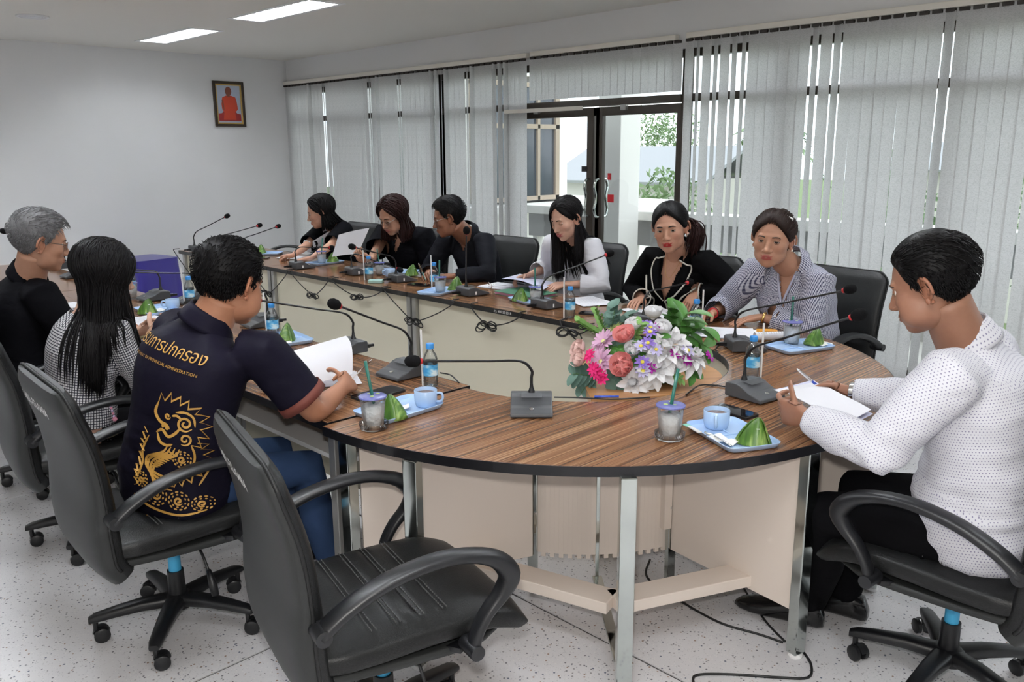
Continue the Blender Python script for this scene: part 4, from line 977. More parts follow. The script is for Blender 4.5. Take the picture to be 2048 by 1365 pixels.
# folder under the papers of the white blouse woman
p = at_z(1015, 597, TZ); fo = thing('document_folder', 'green folder with pink pages before the white blouse woman', 'folder', (p[0], p[1]+.16, S0), R_(-3))
MB().box((-.17, -.12, 0), (.17, .12, .003)).build('cover', mat('green_card', (.05, .16, .10), .6), fo); MB().box((-.16, -.118, .0032), (.16, .11, .018)).build('pages', mat('pink_pages', (.38, .16, .24), .8), fo); MB().box((-.17, -.12, .0182), (.17, .12, .021)).build('cover', mat('green_card_top', (.05, .16, .10), .6), fo)
p = at_z(752, 566, TZ); o = MB().box((-.05, -.035, 0), (.05, .035, .022)).build('tissue_box', mat('aqua_card', (.35, .55, .50), .5), None, loc=(p[0], p[1], S0), rz=R_(40), bevel=.004); tag(o, 'low aqua box beside the blue cup on the window side', 'box')
# spectacles left on the tables
def spectacles(label, pp, a, z=S0, fold=False):
    p = at_z(*pp, TZ); t = thing('spectacles', label, 'glasses', (p[0], p[1], z), R_(a), 'spectacles lying on the table')
    for s in (-1, 1):
        c = V(0, s*.032, .018); ring = [c+V(.002*math.cos(q*2), .023*math.cos(q), .017*math.sin(q)) for q in np.linspace(0, 2*PI, 21)]
        MB().tube(ring, .0011, 6).build('rim', M['metal'], t, smooth=True); k = len(ring)-1
        MB().add(np.array(ring[:-1]), [tuple(range(k))]).build('lens', M['lens'], t)
        MB().tube(catmull([(0, s*.056, .022), (.04, s*.056, .014), (.10, s*.05, .005), (.125, s*.048, .002)], 4), .0012, 6).build('temple', M['metal'], t, smooth=True)
    MB().tube(catmull([(0, -.01, .02), (-.002, 0, .024), (0, .01, .02)], 4), .0011, 6).build('bridge', M['metal'], t, smooth=True)
spectacles('thin rimmed spectacles on the sheets before the man who writes', (980, 578), 60, S0+.006)
spectacles('spectacles lying beside the phone, left of the flowers', (1215, 645), 120)
# ------------------------------------------------------------------ artificial flower arrangement
FC = at_z(1290, 757, FZ); FC = FC+V(.02, .0, 0)
fa = thing('flower_arrangement', 'low arrangement of pink, white and purple artificial flowers', 'flowers', (FC[0], FC[1], FZ+.0006))
PET = {}
def petal_mesh(name, L, W, cup, bend, m, tipw=.35):
    P = np.zeros((6, 5, 3))
    for i, u in enumerate(np.linspace(0, 1, 6)):
        w = W*(math.sin(PI*min(1, u*.82+.12))**.8)*(1 if u < .85 else tipw+.3)
        for j, v in enumerate(np.linspace(-1, 1, 5)): P[i, j] = (L*u*math.cos(bend*u), w*v, L*u*math.sin(bend*u)+cup*.05*w*v*v)
    me = MB().grid(P).mesh(name); me.materials.append(m); me.polygons.foreach_set('use_smooth', np.ones(len(me.polygons), bool)); return me
fm = lambda n, c, r=.6: mat(n, c, r, spec=.25)
FM = dict(coral=fm('coral_petal', (.85, .34, .33)), white=fm('white_petal', (.82, .82, .84)), blush=fm('blush_petal', (.84, .60, .56)), pink=fm('lilac_pink_petal', (.74, .46, .66)), purple=fm('violet_petal', (.28, .18, .58)), lav=fm('lavender_petal', (.58, .54, .80)), mag=fm('magenta_petal', (.45, .03, .40)), hot=fm('hot_pink_petal', (.75, .03, .20)), yel=fm('yellow_petal', (.80, .68, .10)), org=fm('orange_petal', (.78, .40, .04)), lime=fm('pale_yellow_petal', (.70, .76, .30)), euc=fm('eucalyptus_leaf', (.13, .23, .19)), green=fm('green_leaf', (.07, .20, .04), .4), fern=fm('fern_leaf', (.22, .40, .12)), stem=fm('stem', (.10, .20, .06)))
def basis(n):
    n = unit(n); a = unit(np.cross((0, 0, 1), n)) if abs(n[2]) < .95 else V(1, 0, 0); return np.stack([a, np.cross(n, a), n], 1)
def spot(px, py, lift=0.0):
    d = ray(px, py); d = d/np.linalg.norm(d); nh = unit(V(FF[0], FF[1], 0)); t = ((FC-CAM)@nh)/(d@nh); P = CAM+d*t; rel = P-FC; h = max(0, rel[2])/.24; l = (rel@RR)/.33; k = math.sqrt(max(.0, 1-min(1, h*h+l*l)))
    if rel[2] < .02: k = max(k, .9*math.sqrt(max(0, 1-l*l)))
    P = P-d*(.16*k+lift); P[2] = max(P[2], FZ+.012); nr = unit((P-FC)*V(1, 1, 1)+V(0, 0, .05)-unit(V(FF[0], FF[1], 0))*.04); return P, nr
def flower(name, px, py, rows, centre, lift=0.0, s=1.0, mid=None):
    P, nr = spot(px, py, lift); B = basis(nr); o = MB().sphere((0, 0, .002*s), (centre[1]*s, centre[1]*s, centre[1]*.5*s), 12, 6).build(name, FM[centre[0]], fa, smooth=True)
    o.matrix_local = Matrix.Translation(Vector(P-FC-V(0, 0, .0006)))@Matrix(B.tolist()).to_4x4(); g = np.random.RandomState(int(px*3+py))
    for (key, L, W, cup, bend, n, tilt, r0, z0, col) in rows:
        k2 = (key, col)
        if k2 not in PET: PET[k2] = petal_mesh('petal', L, W, cup, bend, FM[col])
        for i in range(n):
            q = bpy.data.objects.new('petal', PET[k2]); COL.objects.link(q); q.parent = o; a = i*2*PI/n+r0+g.uniform(-.1, .1); q.rotation_mode = 'XYZ'
            q.matrix_local = Matrix.Rotation(a, 4, 'Z')@Matrix.Translation((.002*s, 0, z0*s))@Matrix.Rotation(-R_(tilt+g.uniform(-6, 6)), 4, 'Y')@Matrix.Scale(s*g.uniform(.92, 1.06), 4)
    return o
def rose(px, py, c, s=1.0, lift=0): return flower('rose', px, py, [('ro', .040, .024, 9, .45, 6, 22, 0, 0, c), ('rm', .034, .021, 12, .6, 5, 48, .4, .002, c), ('ri', .028, .017, 18, .7, 5, 66, .9, .004, c), ('rc', .024, .012, 26, .5, 4, 80, .2, .005, c)], (c, .008), lift, s*1.45)
def daisy(px, py, c, s=1.0, L=.034, n=18, cen='lime', lift=0): return flower('daisy', px, py, [('da%d' % int(L*1e4), L, .0052, 6, -.25, n, 16, 0, 0, c), ('db%d' % int(L*1e4), L*.8, .005, 6, -.15, n-4, 34, .2, .002, c)], (cen, L*.22), lift, s*1.75)
def dahlia(px, py, c, s=1.0, lift=0): return flower('dahlia', px, py, [('ho', .062, .015, 10, -.45, 9, 12, 0, 0, c), ('hm', .052, .014, 12, -.2, 8, 32, .3, .003, c), ('hi', .036, .011, 14, .2, 7, 55, .1, .006, c)], (c, .010), lift, s*1.5)
def small(px, py, c, s=1.0, cen='yel', lift=.045): return flower('aster', px, py, [('sm', .017, .0042, 8, -.2, 9, 18, 0, 0, c)], (cen, .0048), lift, s*1.45)
rose(1252, 680, 'coral', 1.05, .015); rose(1250, 738, 'coral', 1.25, .02); rose(1306, 638, 'white', 1.0); rose(1270, 660, 'white', .9); rose(1268, 706, 'white', .85, .01); rose(1347, 730, 'white', .8); rose(1322, 667, 'white', .95)
rose(1168, 703, 'blush', .95); rose(1168, 722, 'blush', .95, .01); daisy(1208, 684, 'pink', 1.0); daisy(1203, 724, 'pink', 1.0, lift=.01)
dahlia(1326, 706, 'white', 1.0, .01); dahlia(1310, 738, 'white', 1.0, .015); dahlia(1378, 716, 'white', 1.0, 0); dahlia(1270, 766, 'white', .9, .015); dahlia(1345, 690, 'white', .9, .01)
for x, y, c in ((1282, 693, 'lav'), (1296, 687, 'purple'), (1285, 725, 'purple'), (1301, 656, 'lav'), (1290, 650, 'purple'), (1376, 701, 'lav'), (1300, 665, 'purple'), (1286, 742, 'lav'), (1312, 700, 'lav')): small(x, y, c, 1.15)
for x, y in ((1301, 737), (1311, 656), (1418, 713), (1350, 708), (1374, 722)): small(x, y, 'mag', 1.0, 'mag')
for x, y in ((1188, 738), (1197, 748), (1206, 757), (1192, 744), (1180, 712)): small(x, y, 'hot', 1.2, 'hot')
daisy(1336, 688, 'org', .8, .030, 12, 'org', .012); daisy(1225, 660, 'lime', .7, .030, 8, 'lime'); daisy(1233, 655, 'lime', .6, .030, 8, 'lime')
LF = {k: petal_mesh('leaf', *a) for k, a in dict(euc=(.042, .019, 4, -.2, FM['euc'], .7), green=(.062, .020, 5, -.35, FM['green'], .1), fern=(.020, .005, 6, -.2, FM['fern'], .3)).items()}
def spray(name, px, py, kind, n, ang, L=.12, seed=0, lift=0.0, s=1.0):
    """a stem with alternating leaves; ang is its lean in the picture plane"""
    g = np.random.RandomState(seed); P, nr = spot(px, py, lift); d = unit(RR*math.cos(R_(ang))+V(0, 0, 1)*math.sin(R_(ang))+nr*.25); pts = [P-FC-d*L*.4, P-FC, P-FC+d*L*.4, P-FC+d*L*.6-V(0, 0, .004)]
    o = MB().tube(catmull(pts, 4), .0014, 5).build(name, FM['stem'], fa, smooth=True); B = basis(nr)
    for i in range(n):
        u = (i+.5)/n; c = pts[0]+(pts[3]-pts[0])*u; sd = unit(np.cross(d, nr))*(1 if i % 2 else -1); dv = unit(d*.55+sd*.85+nr*g.uniform(-.1, .5)); zz = unit(nr-dv*(nr@dv)); yy = np.cross(zz, dv); q = bpy.data.objects.new('leaf', LF[kind]); COL.objects.link(q); q.parent = o
        q.matrix_local = Matrix.Translation(Vector(c))@Matrix(np.stack([dv, yy, zz], 1).tolist()).to_4x4()@Matrix.Scale(s*1.6*g.uniform(.8, 1.1), 4)
for i, (x, y, k, n, a, L, s) in enumerate(((1240, 702, 'euc', 8, 20, .07, 1.0), (1175, 752, 'euc', 10, 170, .10, .9), (1232, 760, 'euc', 10, -8, .12, .9), (1226, 640, 'euc', 9, 75, .10, 1.0), (1250, 645, 'euc', 6, 40, .08, .9), (1178, 775, 'euc', 6, 240, .08, .7), (1357, 655, 'green', 8, 60, .12, 1.0), (1372, 668, 'green', 8, 20, .12, 1.0), (1345, 645, 'green', 8, 100, .10, .9), (1385, 682, 'green', 7, -30, .10, .9), (1190, 664, 'fern', 30, 150, .14, 1.3), (1205, 650, 'fern', 30, 110, .12, 1.3), (1270, 672, 'fern', 22, 60, .10, 1.2), (1335, 750, 'fern', 14, -20, .10, .9), (1375, 735, 'green', 5, -60, .08, .7), (1215, 700, 'green', 6, 10, .08, .6), (1310, 690, 'green', 6, 60, .08, .6), (1275, 715, 'green', 6, 120, .08, .6))): spray('leaf_spray', x, y, k, n, a, L, i, .0, s)
MB().sphere((0, 0, .035), (.13, .12, .05), 20, 10).build('foam_base', FM['stem'], fa, smooth=True)
# ------------------------------------------------------------------ people: toolkit
def bake(mb, vox=0, smooth=0, sub=0):
    """evaluate a helper mesh through modifiers and hand back arrays"""
    me = mb.mesh('tmp'); o = bpy.data.objects.new('tmp', me); COL.objects.link(o)
    if vox: md = o.modifiers.new('r', 'REMESH'); md.mode = 'VOXEL'; md.voxel_size = vox; md.adaptivity = 0
    if smooth: md = o.modifiers.new('s', 'SMOOTH'); md.factor = .5; md.iterations = smooth
    if sub: md = o.modifiers.new('u', 'SUBSURF'); md.levels = sub; md.render_levels = sub
    bpy.context.view_layer.update(); dg = bpy.context.evaluated_depsgraph_get(); m2 = bpy.data.meshes.new_from_object(o.evaluated_get(dg))
    v = np.zeros(len(m2.vertices)*3); m2.vertices.foreach_get('co', v); f = [tuple(p.vertices) for p in m2.polygons]
    bpy.data.objects.remove(o); bpy.data.meshes.remove(me); bpy.data.meshes.remove(m2); return v.reshape(-1, 3), f
def ell(p, c, r):
    q = (p-np.array(c))/np.array(r); k0 = np.linalg.norm(q, axis=-1)+1e-9; k1 = np.linalg.norm(q/np.array(r), axis=-1)+1e-9; return k0*(k0-1)/k1
def caps(p, a, b, ra, rb):
    a, b = np.array(a), np.array(b); ab = b-a; t = np.clip(((p-a)@ab)/(ab@ab), 0, 1); return np.linalg.norm(p-a-t[..., None]*ab, axis=-1)-(ra+(rb-ra)*t)
def smin(a, b, k): h = np.clip(.5+.5*(b-a)/k, 0, 1); return b*(1-h)+a*h-k*h*(1-h)
def smax(a, b, k): return -smin(-a, -b, k)
class Head:
    """a face as a smooth distance field, read off radially into one dense mesh"""
    def __init__(s, fem=False, fw=1.0, jaw=1.0, full=0.0, nose=1.0):
        s.fem, s.fw, s.jaw, s.full, s.nose = fem, fw, jaw, full, nose; s.c0 = np.array([0, 0, -.008])
    def sdf(s, p):
        p = p.copy(); p[..., 1] = np.abs(p[..., 1])/s.fw; j = s.jaw; n = s.nose
        d = ell(p, (-.016, 0, .034), (.097, .077, .083)); d = smin(d, ell(p, (.018, 0, -.018), (.073, .064, .088)), .03)
        d = smin(d, ell(p, (.026, 0, -.070), (.055*j, .056*j, .046)), .025); d = smin(d, ell(p, (.066, 0, -.101), (.021, .023*j, .017)), .022)
        d = smin(d, ell(p, (.056, .041, -.026), (.026, .022, .022)), .018)
        if s.full: d = smin(d, ell(p, (.045, .045, -.06), (.03+s.full, .022+s.full, .032)), .02)
        d = smin(d, caps(p, (.083, 0, .022), (.080, .036, .020), .008, .007), .014)
        d = smax(d, -ell(p, (.101, .031, -.001), (.017, .019, .0115)), .010)
        d = smin(d, caps(p, (.085, 0, .006), (.105, 0, -.034), .0072*n, .0092*n), .010); d = smin(d, ell(p, (.106, 0, -.0375), (.0105, .0115*n, .0095)), .007)
        d = smin(d, ell(p, (.0965, .0128*n, -.0415), (.0085, .0068*n, .0065)), .005)
        d = smin(d, ell(p, (.072, 0, -.068), (.023, .03, .02)), .014)
        d = smin(d, ell(p, (.0915, 0, -.0642), (.0085, .0245, .0046)), .004); d = smin(d, ell(p, (.0905, 0, -.0752), (.009, .0215, .0055)), .004)
        d = smax(d, -ell(p, (.103, 0, -.0695), (.0125, .027, .0012)), .002)
        return d
    def r_at(s, dirs, it=34):
        r = np.full(len(dirs), .19)
        for _ in range(it): r = np.maximum(r-s.sdf(s.c0+dirs*r[:, None])*.95, .02)
        return r
    def grid(s, nlon=132, nlat=92):
        u = np.linspace(-PI, PI, nlon, endpoint=False); lon = u-.52*np.sin(u); w = np.linspace(0, 1, nlat); lat = (w-.5)*PI
        lat = lat-.22*np.sin(2*lat+.35)*np.cos(lat)
        LO, LA = np.meshgrid(lon, lat); d = np.stack([np.cos(LA)*np.cos(LO), np.cos(LA)*np.sin(LO), np.sin(LA)], -1).reshape(-1, 3)
        P = s.c0+d*s.r_at(d)[:, None]; f = [(i*nlon+j, i*nlon+(j+1) % nlon, (i+1)*nlon+(j+1) % nlon, (i+1)*nlon+j) for i in range(nlat-1) for j in range(nlon)]
        return P, f, d
def hairline(az, style):
    """lowest height of hair (head units, m) by |azimuth| in degrees from the nose"""
    a = np.abs(az)
    if style == 'male': return np.interp(a, [0, 25, 45, 58, 70, 84, 90, 100, 125, 150, 180], [.070, .070, .060, .034, .004, -.012, .030, -.020, -.048, -.056, -.058])
    return np.interp(a, [0, 10, 22, 36, 50, 64, 78, 90, 100, 112, 180], [.088, .082, .070, .050, .028, .006, -.008, -.004, -.02, -.07, -.09])
SKIN_MATS = {}
def skin_mat():
    m = mat('skin', (.5, .3, .2), .48, spec=.4, sss=.08); t = NT(m); a = t.n('Attribute', attribute_name='col'); n = t.noise(t.coord(), 60, 3)
    t.base(t.mix(t.math('MULTIPLY', n, .22), a.outputs['Color'], (.32, .13, .08), 'MULTIPLY')); t.bump(t.noise(t.coord(), 260, 2), .06, .001); return m
M['skin'] = skin_mat(); M['eye'] = mat('eye', (.8, .8, .8), .12); _t = NT(M['eye']); _t.base(_t.n('Attribute', attribute_name='col').outputs['Color'])
M['lash'] = mat('brow_and_lash', (.018, .012, .010), .7)
def hair_mat(name, col, rough=.46):
    m = mat(name, col, rough, spec=.13); t = NT(m); n = t.noise(t.mapping(t.coord(), (90, 90, 12)), 1.0, 3); t.base(t.mix(n, tuple(c*.55 for c in col), tuple(min(1, c*1.5) for c in col))); return m
HAIR = {'black': hair_mat('black_hair', (.0045, .004, .0045)), 'brown': hair_mat('dark_brown_hair', (.016, .008, .006)), 'auburn': hair_mat('auburn_hair', (.020, .0075, .007)), 'grey': hair_mat('grey_hair', (.16, .16, .165), .5)}
def ik(S, W, l1, l2, pole):
    S, W = np.array(S, float), np.array(W, float); d = W-S; L = np.linalg.norm(d); m = l1+l2
    if L > m*.995: k = L/(m*.995); l1, l2 = l1*k, l2*k
    a = (l1*l1-l2*l2+L*L)/(2*L); h = math.sqrt(max(l1*l1-a*a, 0)); u = d/L; p = np.array(pole, float); p = unit(p-u*(p@u)); return S+u*a+p*h
POSES = {'flat': ((10, 12, 8), (30, 5, 5), 5), 'relaxed': ((22, 34, 20), (30, 15, 15), 4), 'hold': ((38, 52, 30), (52, 20, 15), 2), 'pen': ((52, 48, 22), (50, 25, 20), 0), 'fist': ((68, 78, 40), (45, 35, 25), 0)}
def arm_arrays(S, E, Wr, hd, pn, right, rs=1.0, hs=1.0, pose='relaxed', ru=.047):
    """one continuous skin from shoulder to five finger tips"""
    S, E, Wr = (np.array(q, float) for q in (S, E, Wr)); hd = unit(hd); pn = np.array(pn, float); pn = unit(pn-hd*(pn@hd)); s = np.cross(hd, pn)*(1 if right else -1)
    mb = MB(); rings = []; angs = np.radians([18, 54, 90, 126, 162])
    def ring(c, t, r, ref, flat=1.0):
        n_ = unit(ref-t*(ref@t)); l_ = np.cross(t, n_)*(1 if right else -1)
        return [c+l_*r*math.cos(a)-n_*r*flat*math.sin(a) for a in angs]+[c+l_*r*math.cos(a)+n_*r*flat*math.sin(a) for a in angs[::-1]]
    t1, t2 = unit(E-S), unit(Wr-E); tm = unit(t1+t2); ref1 = pn+0; 
    if abs(ref1@t1) > .9: ref1 = ref1+np.array([.3, .2, .4])
    for u, r in ((-.02, ru*.95), (.25, ru), (.6, ru*.93), (.88, ru*.84)): rings.append(ring(S+(E-S)*u, t1, r*rs, ref1))
    rings.append(ring(E, tm, ru*.83*rs, ref1))
    for u, r in ((.12, .040), (.35, .0405), (.68, .033), (.92, .0275)): rings.append(ring(E+(Wr-E)*u, t2, r*rs, pn, 1-.22*u))
    def palm(dist, w, th): 
        c = Wr+hd*dist*hs; lat = [1, .5, 0, -.5, -1]; dn = [.72, 1, 1.05, 1, .7]
        return [c+s*w*hs*l-pn*th*hs*q for l, q in zip(lat, dn)]+[c+s*w*hs*l+pn*th*hs*q for l, q in zip(lat[::-1], dn[::-1])]
    rings += [palm(.004, .027, .0175), palm(.024, .034, .0165), palm(.056, .041, .0150), palm(.088, .0415, .0125)]
    V_ = [p for r in rings for p in r]; F = []; nR = len(rings); kt = nR-3
    for i in range(nR-1):
        for j in range(10):
            if i == kt and j == 9: continue
            a, b = i*10+j, i*10+(j+1) % 10; F.append((a, b, b+10, a+10))
    F.append(tuple(range(9, -1, -1)))
    cur, th_, spl = POSES[pose]
    def digit(base_ids, c0, dirv, latv, nrm, lens, curls, w, th):
        prev = list(base_ids); d_, n_ = unit(dirv), unit(nrm); c = np.array(c0, float)
        def push(q): 
            nonlocal prev
            i0 = len(V_); V_.extend(q); ids = [i0+k for k in range(4)]
            for k in range(4): F.append((prev[k], prev[(k+1) % 4], ids[(k+1) % 4], ids[k]))
            prev = ids
        for k, (L, cu) in enumerate(zip(lens, curls)):
            a = R_(cu); d2 = d_*math.cos(a)+n_*math.sin(a); n2 = n_*math.cos(a)-d_*math.sin(a); d_, n_ = d2, n2
            sc = (1, .93, .84)[k]; L = L*hs
            for u in ((.12, .55, .92) if k < 2 else (.12, .55, .88, 1.0)):
                q = (.62 if u == 1.0 else 1.0)*sc*(1.04 if u in (.92, .12) else .98); cc = c+d_*L*u
                push([cc+latv*w*q-n_*th*q, cc-latv*w*q-n_*th*q, cc-latv*w*q+n_*th*q, cc+latv*w*q+n_*th*q])
            c = c+d_*L
        F.append((prev[0], prev[1], prev[2], prev[3]))
    kb = (nR-1)*10; lensF = [(.043, .026, .021), (.047, .030, .022), (.043, .028, .021), (.034, .020, .019)]
    for i in range(4):
        ids = [kb+i, kb+i+1, kb+9-(i+1), kb+9-i]; c0 = np.mean([V_[q] for q in ids], 0); sp_ = R_(spl*(1.5-i)); dv = hd*math.cos(sp_)+s*math.sin(sp_)
        cc = [c*(.85+.12*i) if i < 3 else c*1.15 for c in cur]
        digit(ids, c0, dv, np.cross(np.cross(dv, s), dv), pn, lensF[i], cc, .0088*hs*(1 if i < 3 else .88), .0085*hs*(1 if i < 3 else .88))
    b0, b1 = kt*10, (kt+1)*10; ids = [b0+0, b0+9, b1+9, b1+0]
    ids = [b1+0, b0+0, b0+9, b1+9]; c0 = np.mean([V_[q] for q in ids], 0); ta = R_(th_[0]); dv = unit(hd*math.cos(ta)*1.0+s*math.sin(ta)*.95+pn*.38)
    lat = unit(hd-dv*(hd@dv)); nn = unit(np.cross(lat, dv)); nn = nn if nn@pn > 0 else -nn
    digit(ids, c0, dv, lat, unit(-s*.6+pn*.5+hd*.2), (.034, .030, .026), (4, th_[1], th_[2]), .0105*hs, .0098*hs)
    mb.add(V_, F); return bake(mb, sub=2)
def uv_fabric(me, segs):
    """metre-true UVs: along / around the nearest limb or trunk axis, so weaves sit on the cloth"""
    v = np.zeros(len(me.vertices)*3); me.vertices.foreach_get('co', v); v = v.reshape(-1, 3); nf = len(me.polygons)
    lv = np.zeros(len(me.loops), np.int32); me.loops.foreach_get('vertex_index', lv); ls = np.zeros(nf, np.int32); lt = np.zeros(nf, np.int32); me.polygons.foreach_get('loop_start', ls); me.polygons.foreach_get('loop_total', lt)
    fi = np.repeat(np.arange(nf), lt); fc = np.zeros((nf, 3)); np.add.at(fc, fi, v[lv]); fc /= lt[:, None]
    D = []
    for A, B, r in segs:
        ab = B-A; t = np.clip(((fc-A)@ab)/(ab@ab), 0, 1); D.append(np.linalg.norm(fc-A-t[:, None]*ab, axis=1)/r)
    FN = np.zeros(nf*3); me.polygons.foreach_get('normal', FN); FN = FN.reshape(-1, 3)
    k = np.argmin(D, 0); uv = np.zeros((len(lv), 2)); P = v[lv]
    for i, (A, B, r) in enumerate(segs):
        ax = unit(B-A); e1 = unit(np.cross(ax, (.31, .83, .22))); e2 = np.cross(ax, e1); sel = k[fi] == i
        def ang(q): d = q-A; return np.arctan2(d@e2, d@e1)
        la = ang(P[sel]); fa = ang(fc)[fi[sel]]; la = fa+((la-fa+PI) % (2*PI)-PI); uv[sel, 0] = la*r*1.05; uv[sel, 1] = (P[sel]-A)@ax
        flat = sel & (np.abs(FN@ax) > .45)[fi]; uv[flat, 0] = (P[flat]-A)@e1; uv[flat, 1] = (P[flat]-A)@e2
    ul = me.uv_layers.new(name='UVMap'); ul.data.foreach_set('uv', uv.ravel().astype(np.float32))
def fabric(name, col, rough=.8, kind=None, col2=None, scale=1.0, sheen=.0, fold=.35):
    m = mat(name, col, rough, spec=.04, sheen=sheen); t = NT(m); uv = t.coord('UV'); ob = t.coord()
    h = t.noise(t.mapping(ob, (7, 7, 16)), 1.0, 3, .55)
    if kind:
        sx = t.n('SeparateXYZ', {0: t.mapping(uv, (scale, scale, 1))}); fx = t.math('FRACT', sx.outputs[0]); fy = t.math('FRACT', sx.outputs[1])
        if kind == 'dots':
            fx2 = t.math('FRACT', t.math('ADD', sx.outputs[0], t.math('MULTIPLY', t.math('FLOOR', sx.outputs[1]), .5)))
            d = t.math('SQRT', t.math('ADD', t.math('POWER', t.math('SUBTRACT', fx2, .5), 2.0), t.math('POWER', t.math('SUBTRACT', fy, .5), 2.0))); t.base(t.mix(t.math('LESS_THAN', d, .19), col, col2))
        elif kind == 'check':
            a = t.math('GREATER_THAN', fx, .42); b = t.math('GREATER_THAN', fy, .6); s = t.math('ADD', t.math('MULTIPLY', a, .68), t.math('MULTIPLY', b, .32)); t.base(t.mix(s, col2, col))
        elif kind == 'tweed':
            a = t.math('GREATER_THAN', fx, .30); b = t.math('GREATER_THAN', fy, .30); w = t.math('MULTIPLY', a, b); n = t.noise(t.mapping(uv, (scale*2.3, scale*2.3, 1)), 1.0, 3, .8)
            w2 = t.math('GREATER_THAN', t.math('ADD', t.math('MULTIPLY', w, .62), t.math('MULTIPLY', n, .6)), .62); t.base(t.mix(w2, col2, col)); t.bump(t.math('ADD', w, n), .8, .003); return m
    t.bump(h, fold, .02); return m

